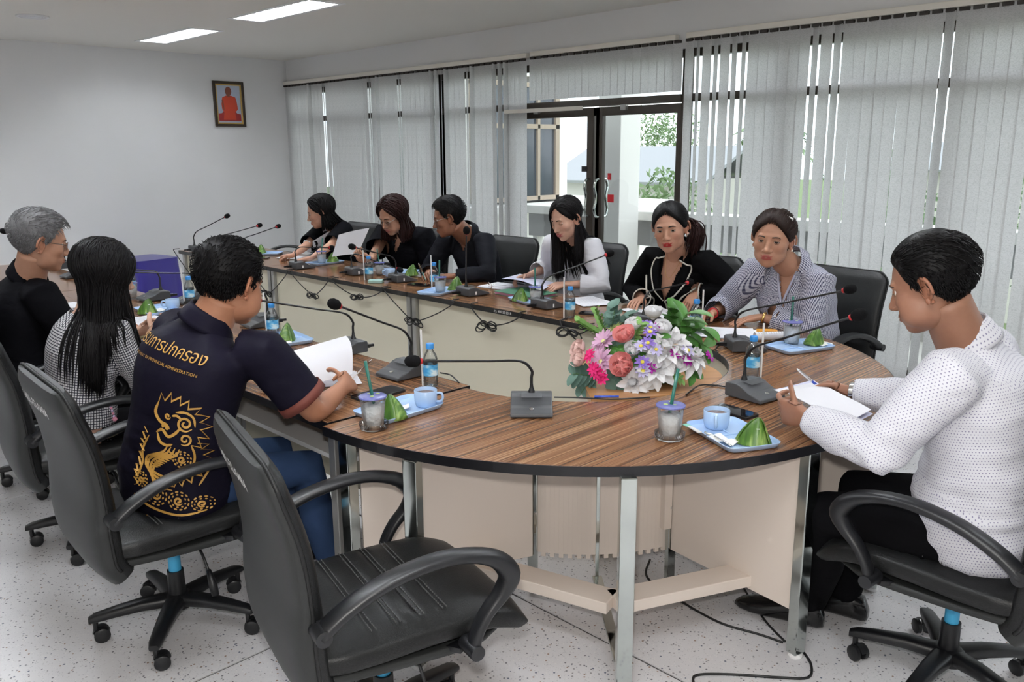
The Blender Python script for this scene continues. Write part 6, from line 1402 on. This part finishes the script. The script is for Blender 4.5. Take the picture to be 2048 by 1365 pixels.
def serpent():
    S = []
    def spiral(cx, cy, r, turns, a0, d=1, w=.0035):
        S.append(([(cx+r*(1-.82*u)*math.cos(a0+d*u*turns*2*PI), cy+r*(1-.82*u)*math.sin(a0+d*u*turns*2*PI)) for u in np.linspace(0, 1, int(8*turns)+4)], w))
    def flames(pts, h, n, w=.0035, side=1):
        P = catmull(pts, 8); idx = np.linspace(0, len(P)-1, n*2+1).astype(int); out = []
        for k, i in enumerate(idx):
            t = unit(P[min(i+1, len(P)-1)]-P[max(i-1, 0)]); nn = np.array([t[1], -t[0]])*side; out.append(tuple(P[i]+nn*(h if k % 2 else 0)+t*(h*.35 if k % 2 else 0)))
        S.append((out, w, 1))
    # head with crest, open jaw, eye
    flames([(-.085, .300), (-.05, .285), (-.01, .288), (.03, .300), (.055, .330), (.060, .370), (.045, .410)], .026, 9, .0042)
    S.append(([(-.085, .30), (-.09, .335), (-.07, .36), (-.045, .365), (-.03, .375)], .005)); S.append(([(-.075, .40), (-.055, .385), (-.03, .40), (-.01, .385), (.005, .36)], .005)); S.append(([(-.07, .40), (-.055, .425), (-.03, .43), (-.01, .42)], .0045))
    S.append(([(-.06, .362), (-.055, .375), (-.048, .366), (-.04, .378), (-.032, .372)], .0035)); spiral(-.045, .335, .011, 1.2, 0, 1, .003); spiral(.015, .345, .026, 1.6, .5, 1, .004); spiral(.025, .395, .020, 1.4, 2, -1, .0035)
    S.append(([(-.02, .315), (.01, .308), (.035, .32), (.045, .35)], .004)); S.append(([(-.03, .33), (-.015, .325), (0, .332)], .004))
    # neck and coiled body: parallel curves, scales, flames
    for off in (-.020, -.008, .006, .020): S.append(([(-.005+off, .43), (-.015+off*1.1, .455), (-.05+off, .475), (-.075+off*.9, .50+off*.3), (-.07+off*.7, .535+off*.6), (-.03, .552+off*.9), (.02, .55+off)], .0042))
    for k in range(9): u = k/8; S.append(([(-.022-.052*u, .445+.07*u), (.012-.055*u, .455+.055*u)], .003))
    flames([(.06, .40), (.078, .43), (.082, .465), (.07, .50), (.04, .525), (.01, .54)], .022, 8, .0042); S.append(([(.045, .41), (.06, .44), (.06, .475), (.04, .505)], .004))
    for cx, cy, r in ((.028, .462, .022), (-.03, .60, .030), (.045, .60, .026), (-.095, .57, .020), (.11, .60, .022)):
        spiral(cx, cy, r*.55, 1.3, cx*9, 1, .0038)
        for ring, nd in ((.85, 9), (1.2, 12)):
            for k in range(nd):
                a = k*2*PI/nd; S.append(([(cx+r*ring*math.cos(a), cy+r*ring*math.sin(a)), (cx+r*ring*math.cos(a+.33), cy+r*ring*math.sin(a+.33))], .0028))
    flames([(-.115, .64), (-.07, .665), (-.02, .672), (.04, .668), (.10, .645), (.135, .61)], .024, 12, .0042, -1); S.append(([(-.115, .63), (-.06, .648), (0, .652), (.06, .648), (.12, .625)], .004))
    flames([(-.125, .40), (-.13, .45), (-.125, .50), (-.13, .55), (-.12, .60)], .018, 9, .004, 1); S.append(([(-.10, .42), (-.115, .47), (-.105, .52), (-.112, .57)], .0035))
    flames([(.115, .36), (.128, .40), (.13, .45), (.14, .50), (.13, .56)], .020, 8, .004, 1); spiral(.125, .395, .018, 1.4, 0, 1, .0035); spiral(.12, .47, .02, 1.5, 1, -1, .0035); S.append(([(.09, .54), (.10, .50), (.105, .46)], .0035))
    for x0 in (-.055, .055): flames([(x0-.045, .70), (x0-.02, .715), (x0+.02, .715), (x0+.045, .70)], .022, 5, .004, -1); spiral(x0, .70, .015, 1.2, 0, 1, .0035)
    return S
b = MB(); SER = serpent()
for it in SER:
    Q, w = stroke(list(it[0]), it[1], 1 if len(it) > 2 else 4); ok = [0]
    if len(Q) < 2: continue
    d = np.linalg.norm(np.diff(Q, axis=0), axis=1)
    if d.max() > .06: continue
    T = np.gradient(Q, axis=0); fb = -AX2[2]; sd = np.cross(T, fb); sd /= np.linalg.norm(sd, axis=1)[:, None]+1e-9; ww = w*.95*np.interp(np.linspace(0, 1, len(Q)), [0, .15, .85, 1], [.35, 1, 1, .35])
    b.grid(np.stack([Q-sd*ww[:, None], Q+sd*ww[:, None]], 1))
o = b.build('serpent_print', M['gold_print'], p.shirt_obj); o['kind'] = 'stuff'
p.finish()
# ---------------- woman in the tweed jacket
p = P9 = Person('woman with long black hair in a black and white tweed jacket', (-2.2, -.95, .53), 86, (-2.145, -.875, 1.01), (-2.325, -.875, .965), (-1.995, -.825, .955), (-2.10, -.815, 1.168), 96, 14, 0, g=.94, bust=.12, fem=True, skin=FAIR, slouch=.04, hs=1.06, arm=.92)
w = at_z(300, 676, .86); p.arm('R', w, dirpx(w, 330, 648, .91), (-.8, 0, -.2), 'hold', (.5, -.3, -.8), l1=.27, l2=.25, hs=.95); p.arm('L', (-2.36, -.62, .86), (.2, .9, .2), (.7, -.1, -.4), 'hold', (-.6, -.2, -.8), l1=.26, l2=.24, hs=.95)
p.build_head('female', lips=(.42, .05, .05), lid=.5, ears=False); p.legs((-2.32, -.52, .50), (-2.12, -.52, .50), (-2.32, -.45, .04), (-2.10, -.45, .04)); p.shirt(FAB['tweed'], .94, (.068, .062, .058, .054, .047), hem=.03, off=.010, name='jacket'); p.trousers(FAB['blackt'], name if False else 1.0)
for cp, cdn, cr in p.cuts: p.strip('cuff_trim', [cp+cr*1.05*(math.cos(a)*unit(np.cross(cdn, (0, 0, 1)))+math.sin(a)*unit(np.cross(cdn, np.cross(cdn, (0, 0, 1))))) for a in np.linspace(0, 2*PI, 13)], .006, mat('gold_black_trim', (.20, .15, .07), .6))
b = MB(); hr = [np.array(q) for q in p.torso(1.0, 28, .016)]; t_ = hr[2]; p.strip('hem_trim', list(t_[::2])+[t_[0]], .007, mat('gold_black_hem', (.20, .15, .07), .6))
p.long_hair(HAIR['black'], lambda a, sg: .70 if a > 120 else (.80 if sg < 0 else .78), 58, 1000, .0, .018, 3, wave=.004, rad=.0042, spread=.3, back=.05); p.finish()
q = at_x(219, 806, -2.03); ch = bpy.data.objects.new('bead_charm', None); COL.objects.link(ch); ch.parent = p.t; ch.location = tuple(q-p.loc); ch['label'] = 'pink and lilac bead strings'
for k, (dx, n_) in enumerate(((-.012, 9), (.014, 7))):
    for i in range(n_): MB().sphere((dx*(i/4), .001*i, -.011*i), .0055 if i < n_-1 else .010, 10, 8).build('bead', mat('pink_bead', (.75, .30, .42), .25) if (i+k) % 2 else mat('lilac_bead', (.62, .50, .75), .25), ch, smooth=True)
# ---------------- grey haired man at the left edge
p = P10 = Person('grey haired man in a black shirt and glasses at the left edge', (-3.12, -.90, .55), 84, (-3.0, -.855, 1.085), (-3.2, -.83, 1.03), (-2.83, -.865, 1.01), (-2.905, -.815, 1.243), 80, 12, 0, g=1.08, belly=.1, skin=MIDS, slouch=.05, hs=1.10, inset=.95)
p.arm('R', (-2.86, -.55, .80), (-.1, .95, -.05), (-.2, 0, -1), 'relaxed', (.5, -.3, -.8), l1=.27, l2=.25); p.arm('L', (-3.15, -.54, .80), (.1, .95, -.05), (.2, 0, -1), 'relaxed', (-.5, -.3, -.8), l1=.27, l2=.25)
p.build_head('male', lid=.45, jaw=1.02, fw=1.02); p.legs((-3.25, -.48, .50), (-3.02, -.48, .50), (-3.25, -.42, .04), (-3.0, -.42, .04)); p.shirt(FAB['black'], .97, (.082, .072, .066, .058, .045)); p.trousers(FAB['blackt']); p.collar(FAB['black'], .040, .034, .073, 34, .045, .012); p.short_hair(HAIR['grey'], .009, .016, 1500, (1, .2, .2), .04, .006, 4, .004); p.glasses(M['plastic']); p.finish()
# ---------------- woman in the checked shirt
p = P6 = Person('woman in a navy and white checked shirt looking at the camera', (-.62, 2.27, .55), 266, (-.605, 2.045, 1.075), (-.435, 2.075, .995), (-.815, 2.03, 1.005), (-.645, 1.915, 1.203), 286, 4, -4, g=1.20, bust=.22, belly=.15, fem=True, skin=MIDS, slouch=.03, hs=1.13, arm=1.05)
w = at_z(1522, 634, .795); p.arm('L', w, dirpx(w, 1480, 642, .775), (-.1, -.1, -1), 'flat', (.8, .1, -.7), l1=.27, l2=.24, hs=.95); w = at_z(1424, 628, .80); p.arm('R', w, dirpx(w, 1386, 640, .785), (.5, 0, -.8), 'pen', (-.6, .2, -.6), l1=.27, l2=.24, hs=.95)
p.build_head('female', lips=(.42, .10, .09), lid=.16, gaze=(1, .14, .03), fw=1.07, jaw=1.10, nose=1.12, brow=.9); p.legs((-.52, 1.85, .50), (-.72, 1.85, .50), (-.50, 1.85, .04), (-.74, 1.85, .04)); p.shirt(FAB['check'], .90, (.084, .076, .070, .064, .052), vneck=(.052, .15), wr=1.2, vox=.008); p.trousers(FAB['blackt']); p.collar(FAB['check'], .034, .034, .070, 46, .055, .022)
for sg in (1, -1): p.strip('placket', [p.chest(sg*.056, .0, lift=.003), p.chest(sg*.040, .05, lift=.004), p.chest(sg*.018, .11, lift=.004), p.chest(sg*.003, .155, lift=.004)], .0060, mat('placket_cloth', (.40, .41, .52), .8), p.shirt_obj)
mbh, fin = p.pulled_hair(HAIR['brown'], 520, (-.085, .0, .015), 5, vol=.010); mbh.sphere(p.h2w((-.10, 0, .0)), (.04, .035, .04), 14, 10); fin()
o = MB().box((-.020, -.012, -.004), (.020, .012, .004)).build('hair_clip', M['white'], p.t, bevel=.004); q = p.h2w((.005, .062, .098)); o.location = tuple(q-p.loc); o.rotation_euler = (R_(-35), R_(25), R_(20))
for sg in (1, -1): MB().sphere(p.h2w((-.004, sg*.088, -.046))-p.loc, .0058, 10, 8).build('earring', M['pearl'], p.t, smooth=True)
p.band('bracelet', 'R', .014, .0305, .006, M['red']); p.band('bracelet', 'R', .024, .032, .006, M['plastic']); p.band('wristwatch', 'L', .015, .031, .012, M['gold_ring'])
for k in range(4): q = p.chest(.004, .17+.075*k)-p.loc; MB().sphere(q, .0055, 10, 6).build('button', M['white'], p.shirt_obj, smooth=True)
p.finish()
# ---------------- woman in the piped blazer
p = P5 = Person('woman in a black blazer with white piping and red lipstick', (-1.42, 2.27, .55), 273, (-1.31, 2.06, 1.08), (-1.105, 2.085, 1.03), (-1.52, 2.07, 1.03), (-1.28, 1.93, 1.222), 292, 8, 6, g=1.14, bust=.22, belly=.1, fem=True, skin=(.52, .29, .20), slouch=.03, hs=1.10)
p.arm('R', at_z(1285, 597, .80), (.12, -.95, -.12), (.1, 0, -1), 'relaxed', (-.7, .2, -.6), l1=.27, l2=.24, hs=.95); w = at_z(1397, 586, .85); p.arm('L', w, dirpx(w, 1375, 608, .79), (-.2, .1, -1), 'relaxed', (.8, .1, -.6), l1=.27, l2=.24, hs=.95)
p.build_head('female', lips=(.38, .008, .012), lid=.14, gaze=(1, .12, .06), fw=1.05, jaw=1.08, nose=1.08, brow=1.15, blush=.25); p.legs((-1.32, 1.85, .50), (-1.52, 1.85, .50), (-1.3, 1.85, .04), (-1.54, 1.85, .04)); p.shirt(FAB['black2'], .97, (.070, .066, .062, .056, .047), vneck=(.072, .235), wr=.7, vox=.0085, name='blazer'); p.trousers(FAB['blackt'])
mbh, fin = p.pulled_hair(HAIR['black'], 520, (-.095, .02, -.01), 6, vol=.005); fin(); mb = MB(); g_ = np.random.RandomState(4)
for k in range(150):
    a = p.h2w((-.10+g_.normal()*.008, .02+g_.normal()*.012, .0+g_.normal()*.012)); e = a+V(.10+g_.normal()*.018, .015+g_.normal()*.02, -.165+g_.uniform(-.03, .03)); mid = (a+e)/2+V(.055, .02, .05)+g_.normal(size=3)*.003; mb.tube(catmull([a, mid, e], 5), [.003]*9+[.002, .0006], 5)
MB().add(np.concatenate(mb.v)-p.loc, mb.f).build('ponytail', HAIR['auburn'], p.t, smooth=True)
pipe = mat('cream_piping', (.62, .60, .54), .7)
def piping(pts, r=.0052, **k): p.strip('piping', [p.chest(u, w_, lift=.004) for u, w_ in pts], r, pipe, p.shirt_obj, 7)
lap = FAB['black2']
for sg in (1, -1):
    outer = [(sg*.045, .018), (sg*.085, .045), (sg*.112, .055), (sg*.118, .085), (sg*.105, .135), (sg*.065, .195), (sg*.006, .245)]; inner = [(sg*.055, -.002), (sg*.064, .03), (sg*.066, .055), (sg*.062, .085), (sg*.048, .13), (sg*.028, .185), (sg*.003, .243)]
    A_, B_ = catmull(outer, 4), catmull(inner, 4); G = np.array([[p.chest(*(a_*(1-t)+b_*t), lift=.010-.004*abs(t-.5)) for t in np.linspace(0, 1, 4)] for a_, b_ in zip(A_, B_)])-p.loc; MB().grid(G).build('lapel', lap, p.shirt_obj, smooth=True, solid=.003)
    p.strip('piping', [q+p.loc for q in G[:, 0]], .0052, pipe, p.shirt_obj, 7, 2)
    piping([(sg*.16, .16), (sg*.10, .21), (sg*.085, .27), (sg*.095, .33), (sg*.085, .40), (sg*.09, .46)])
piping([(0, .25), (.004, .30), (.012, .36), (.004, .42), (.006, .48)])
p.collar(FAB['black2'], .030, .030, .072, 52, .02, .02, name='collar')
for cp, cdn, cr in p.cuts: p.strip('piping', [cp+cr*1.08*(math.cos(a)*unit(np.cross(cdn, (0, 0, 1)))+math.sin(a)*unit(np.cross(cdn, np.cross(cdn, (0, 0, 1))))) for a in np.linspace(0, 2*PI, 13)], .004, pipe, p.shirt_obj)
for sg in (1, -1): MB().sphere(p.h2w((-.002, sg*.084, -.045))-p.loc, (.006, .004, .010), 10, 8).build('earring', M['silver'], p.t, smooth=True)
p.strip('necklace', [p.chest(u, w_, lift=-.006) for u, w_ in ((-.05, .03), (-.02, .10), (0, .12), (.02, .10), (.05, .03))], .0009, M['gold_ring']); p.finish()
# ---------------- young woman in the white blouse
p = P4 = Person('young woman with long straight black hair in a white blouse', (-2.31, 2.40, .55), 268, (-2.195, 2.135, 1.075), (-2.02, 2.165, 1.045), (-2.375, 2.125, 1.04), (-2.108, 1.985, 1.225), 268, 20, 4, g=.93, bust=.16, fem=True, skin=(.62, .38, .285), slouch=.02, hs=1.06, arm=.92)
w = at_z(1128, 569, .80); p.arm('L', w, dirpx(w, 1095, 577, .785), (-.2, .3, -.9), 'relaxed', (.8, .3, -.6), l1=.27, l2=.245, hs=.95); w = at_z(1055, 552, .82); p.arm('R', w, dirpx(w, 1012, 562, .80), (.4, 0, -.8), 'hold', (-.5, .4, -.6), l1=.27, l2=.25, hs=.95)
p.build_head('female', lips=(.45, .10, .10), lid=.62, gaze=(1, 0, -.5), fw=.96, jaw=.92, nose=.92, blush=.2, brow=1.1); p.legs((-2.2, 2.0, .50), (-2.4, 2.0, .50), (-2.2, 1.95, .04), (-2.4, 1.95, .04)); p.shirt(FAB['white'], .80, (.080, .080, .078, .074, .066), vneck=(.04, .06), off=.010, wr=1.5, name='blouse'); p.trousers(FAB['blackt']); p.collar(FAB['white'], .03, .040, .062, 30, .05, .02)
p.long_hair(HAIR['black'], lambda a, sg: (.86 if a > 120 else (.84 if sg < 0 else .95)), (96, 44), 560, .006, .008, 7, wave=.002, rad=.0036, back=.45)
for u in (-.012, .014): p.strip('neck_tie', [p.chest(u*.3, .055, lift=.006), p.chest(u, .12, lift=.006), p.chest(u*1.5, .22, lift=.005), p.chest(u*1.2, .34, lift=.005)], .0035, FAB['white'])
p.finish()
# ---------------- man with glasses writing
p = P3 = Person('man with glasses in a dark shirt leaning over to write', (-3.2, 2.30, .55), 264, (-3.13, 2.045, 1.065), (-2.925, 2.075, 1.01), (-3.34, 2.01, 1.0), (-3.122, 1.875, 1.187), 231, 14, 0, g=1.04, belly=.1, skin=(.26, .115, .065), slouch=.06, hs=1.08)
w = at_z(905, 553, .79); p.arm('L', w, (-.75, -.6, -.05), (-.1, .1, -1), 'relaxed', (.9, .2, -.5), l1=.28, l2=.25); w = at_z(858, 545, .80); p.arm('R', w, dirpx(w, 845, 556, .785), (.6, -.1, -.7), 'pen', (-.8, .3, -.5), l1=.28, l2=.25)
p.build_head('male', lid=.5, gaze=(1, 0, -.4), jaw=1.0); p.legs((-3.1, 1.86, .5), (-3.3, 1.86, .5), (-3.1, 1.82, .04), (-3.3, 1.82, .04)); p.shirt(FAB['charcoal'], .96, (.082, .074, .068, .060, .048), vneck=(.05, .08), wr=1.2); p.trousers(FAB['blackt']); p.collar(FAB['charcoal'], .040, .036, .072, 42, .05, .02); p.short_hair(HAIR['black'], .008, .014, 1500, (.6, -.5, .4), .04, .006, 8, .006); p.glasses(M['silver']); p.finish()
# ---------------- woman reading with glasses
p = P2 = Person('woman with glasses and auburn hair in a black polo reading', (-3.98, 2.30, .55), 268, (-3.90, 2.065, 1.045), (-3.655, 2.085, 1.0), (-4.175, 2.06, .985), (-3.775, 1.875, 1.168), 274, 26, 0, g=1.26, bust=.18, belly=.15, fem=True, skin=MIDS, slouch=.02, hs=1.10, arm=1.08, inset=.9)
w = at_z(828, 517, .81); p.arm('L', w, dirpx(w, 795, 522, .785), (-.2, .3, -.9), 'relaxed', (.8, .2, -.6), l1=.28, l2=.25); w = at_z(742, 521, .84); p.arm('R', w, (-.35, -.6, .35), (-.6, .2, .5), 'hold', (-.7, .3, -.6), l1=.28, l2=.25)
p.build_head('female', lips=(.40, .12, .11), lid=.55, gaze=(1, 0, -.5), fw=1.05, jaw=1.08, full=.004); p.legs((-3.86, 1.86, .5), (-4.08, 1.86, .5), (-3.85, 1.82, .04), (-4.1, 1.82, .04)); p.shirt(FAB['polo'], .50, (.088, .086, .082, .07, .06), vneck=(.055, .12), flare=.004, wr=1.0); p.trousers(FAB['blackt']); p.collar(FAB['polo'], .03, .034, .072, 46, .045, .02)
p.long_hair(HAIR['auburn'], lambda a, sg: 1.00 if a > 110 else .985, (74, 60), 560, .004, .022, 9, wave=.006, rad=.0044, back=.3); p.glasses(M['silver']); p.band('wristwatch', 'L', .012, .034, .012, M['metal'])
p.strip('chest_badge', [p.chest(u, w_, lift=.004) for u, w_ in ((-.125, .125), (-.115, .14), (-.105, .125), (-.115, .15), (-.128, .15))], .002, mat('lilac_thread', (.22, .22, .34), .7)); p.finish()
# ---------------- woman with the white collar at the far end
p = P1 = Person('woman with a white collar in a black dress at the far end', (-5.14, 2.32, .54), 258, (-4.975, 2.115, 1.01), (-4.775, 2.115, .985), (-5.13, 2.06, .95), (-4.94, 1.965, 1.14), 236, 16, 0, g=.95, bust=.12, fem=True, skin=(.62, .36, .26), slouch=.03, hs=1.12, arm=.95)
w = at_z(585, 512, .795); p.arm('R', w, dirpx(w, 560, 513, .785), (.3, .2, -.9), 'fist', (-.7, .2, -.7), l1=.27, l2=.25, hs=1.05); w = at_z(622, 517, .795); p.arm('L', w, dirpx(w, 596, 520, .78), (0, .1, -1), 'flat', (.7, .3, -.6), l1=.27, l2=.25, hs=1.05)
p.build_head('female', lips=(.45, .12, .11), lid=.6, gaze=(1, 0, -.4), fw=.98, jaw=.95, nose=.95); p.legs((-5.05, 1.88, .5), (-5.2, 1.88, .5), (-5.05, 1.84, .04), (-5.2, 1.84, .04)); p.shirt(FAB['black'], .45, (.084, .084, .078, .06, .05), off=.010, flare=.004, wr=1.2, name='dress'); p.trousers(FAB['blackt'])
p.collar(FAB['white'], .014, .040, .072, 20, .065, .04)
for sg in (1, -1): MB().grid(np.array([[p.chest(sg*(a_*(1-t)+b_*t), wa*(1-t)+wb*t, lift=.010) for t in (0, .5, 1)] for a_, wa, b_, wb in ((.012, -.005, .065, -.01), (.010, .03, .085, .03), (.012, .06, .080, .065), (.03, .10, .055, .10))])-p.loc).build('collar_flap', FAB['white'], p.t, smooth=True, solid=.003)
p.long_hair(HAIR['black'], lambda a, sg: 1.0 if a > 110 else 1.0, (92, 62), 480, .012, .016, 10, spread=.4, wave=.005, rad=.0044, back=.5); p.finish()
# ------------------------------------------------------------------ papers and pens in hands
def held_sheet(label, C00, C10, C01, C11, bow, m='paper', name='paper_sheet', lines=0, n=(12, 12), thick=1):
    """sheet spanned by four corners, bowed along its normal"""
    C00, C10, C01, C11 = (np.array(c, float) for c in (C00, C10, C01, C11)); nn = unit(np.cross(C10-C00, C01-C00)); P = np.zeros((*n, 3))
    for i, v in enumerate(np.linspace(0, 1, n[0])):
        for j, u in enumerate(np.linspace(0, 1, n[1])): P[i, j] = (C00*(1-u)+C10*u)*(1-v)+(C01*(1-u)+C11*u)*v+nn*bow(u, v)
    o0 = P.reshape(-1, 3).mean(0); t = thing(name, label, 'paper', o0, 0, 'papers held in hands'); o = MB().grid(P-o0).build('sheet', M[m], t, smooth=True)
    if lines:
        b = MB(); g = np.random.RandomState(5)
        for k in range(lines):
            v = .12+.76*k/lines; u1 = .15+.7*g.rand(); i = v*(n[0]-1); i0 = int(i); fr = i-i0; q = [(P[i0, j]*(1-fr)+P[i0+1, j]*fr)-o0+nn*.0009 for j in range(1, max(3, int(u1*n[1])))]; b.grid(np.stack([np.array(q), np.array(q)+(P[i0+1, 0]-P[i0, 0])*.05], 1))
        o = b.build('printed_lines', M['print'], t); o['kind'] = 'stuff'
    return t
z = at_z
held_sheet('curled white sheet held by the dotted shirt man', z(1548, 768, .850), z(1622, 752, .84), z(1692, 850, .845), z(1742, 822, .83), lambda u, v: .022*math.exp(-(v/.16)**2)-.010*math.sin(PI*v)*0+.004*math.sin(v*5), lines=9)
held_sheet('second sheet underneath the one the dotted shirt man holds', z(1560, 778, .828), z(1626, 760, .82), z(1704, 852, .825), z(1746, 830, .815), lambda u, v: .004*math.sin(v*4), 'paper2')
held_sheet('large white sheet arched up by the patterned shirt man', z(575, 782, .80), z(705, 748, .790), near_on_ray(552, 712, np.array(z(575, 782, .80)), .22, True), near_on_ray(692, 672, np.array(z(705, 748, .79)), .22, True), lambda u, v: .035*math.sin(PI*v)*(.5+u*.5))
held_sheet('white sheet stretched out before the face of the tweed jacket woman', at_x(335, 672, -2.22), at_x(368, 610, -2.22), at_x(372, 680, -2.30), at_x(402, 612, -2.30), lambda u, v: .012*math.sin(PI*u))
held_sheet('white sheet held upright by the woman reading with glasses', at_y(664, 514, 1.70), at_y(716, 508, 1.62), at_y(677, 470, 1.74), at_y(739, 456, 1.66), lambda u, v: .012*math.sin(PI*u))
held_sheet('lavender tinted sheets lifted by the white blouse woman', z(1003, 558, .825), z(1086, 580, .80), z(1040, 548, .79), z(1110, 566, .785), lambda u, v: .02*math.sin(PI*u)*(1-v), 'paper2')
def pen(label, tip, end, m, r=.0045):
    tip, end = np.array(tip), np.array(end); t = thing('pen', label, 'pen', tip, 0, 'pens in hands'); d = end-tip
    MB().tube([d*0, d*.08, d*.1, d*.95, d], [.0008, .0028, r, r, r*.7], 10).build('barrel', m, t, smooth=True); MB().tube([d*.55, d*.56, d*.99, d*1.06], [r*1.05, r*1.12, r*1.12, r*.5], 10).build('grip_cap', M['silver'], t, smooth=True)
    q = unit(np.cross(d, (0, 0, 1)))*r*1.3; MB().bar(d*.70+q, d*.98+q, .003, .0015).build('clip', M['silver'], t)
P_ = z(1655, 788, .79); pen('blue ballpoint in the hand of the dotted shirt man', P_, near_on_ray(1597, 741, P_, .15), M['pen_blue'])
P_ = z(852, 562, .765); pen('pale teal pen of the man who writes', P_, near_on_ray(838, 529, P_, .15), M['teal'])
P_ = z(1266, 606, .765); pen('blue pen under the hand of the piped blazer woman', P_, near_on_ray(1300, 594, P_, .14), M['pen_blue'])
P_ = z(1372, 646, .765); pen('blue pen in the hand of the checked shirt woman', P_, near_on_ray(1396, 612, P_, .14), M['pen_blue'])
P_ = z(700, 762, .80); pen('thin white stick held by the patterned shirt man', P_, near_on_ray(741, 722, P_, .13), M['white'], .0025)
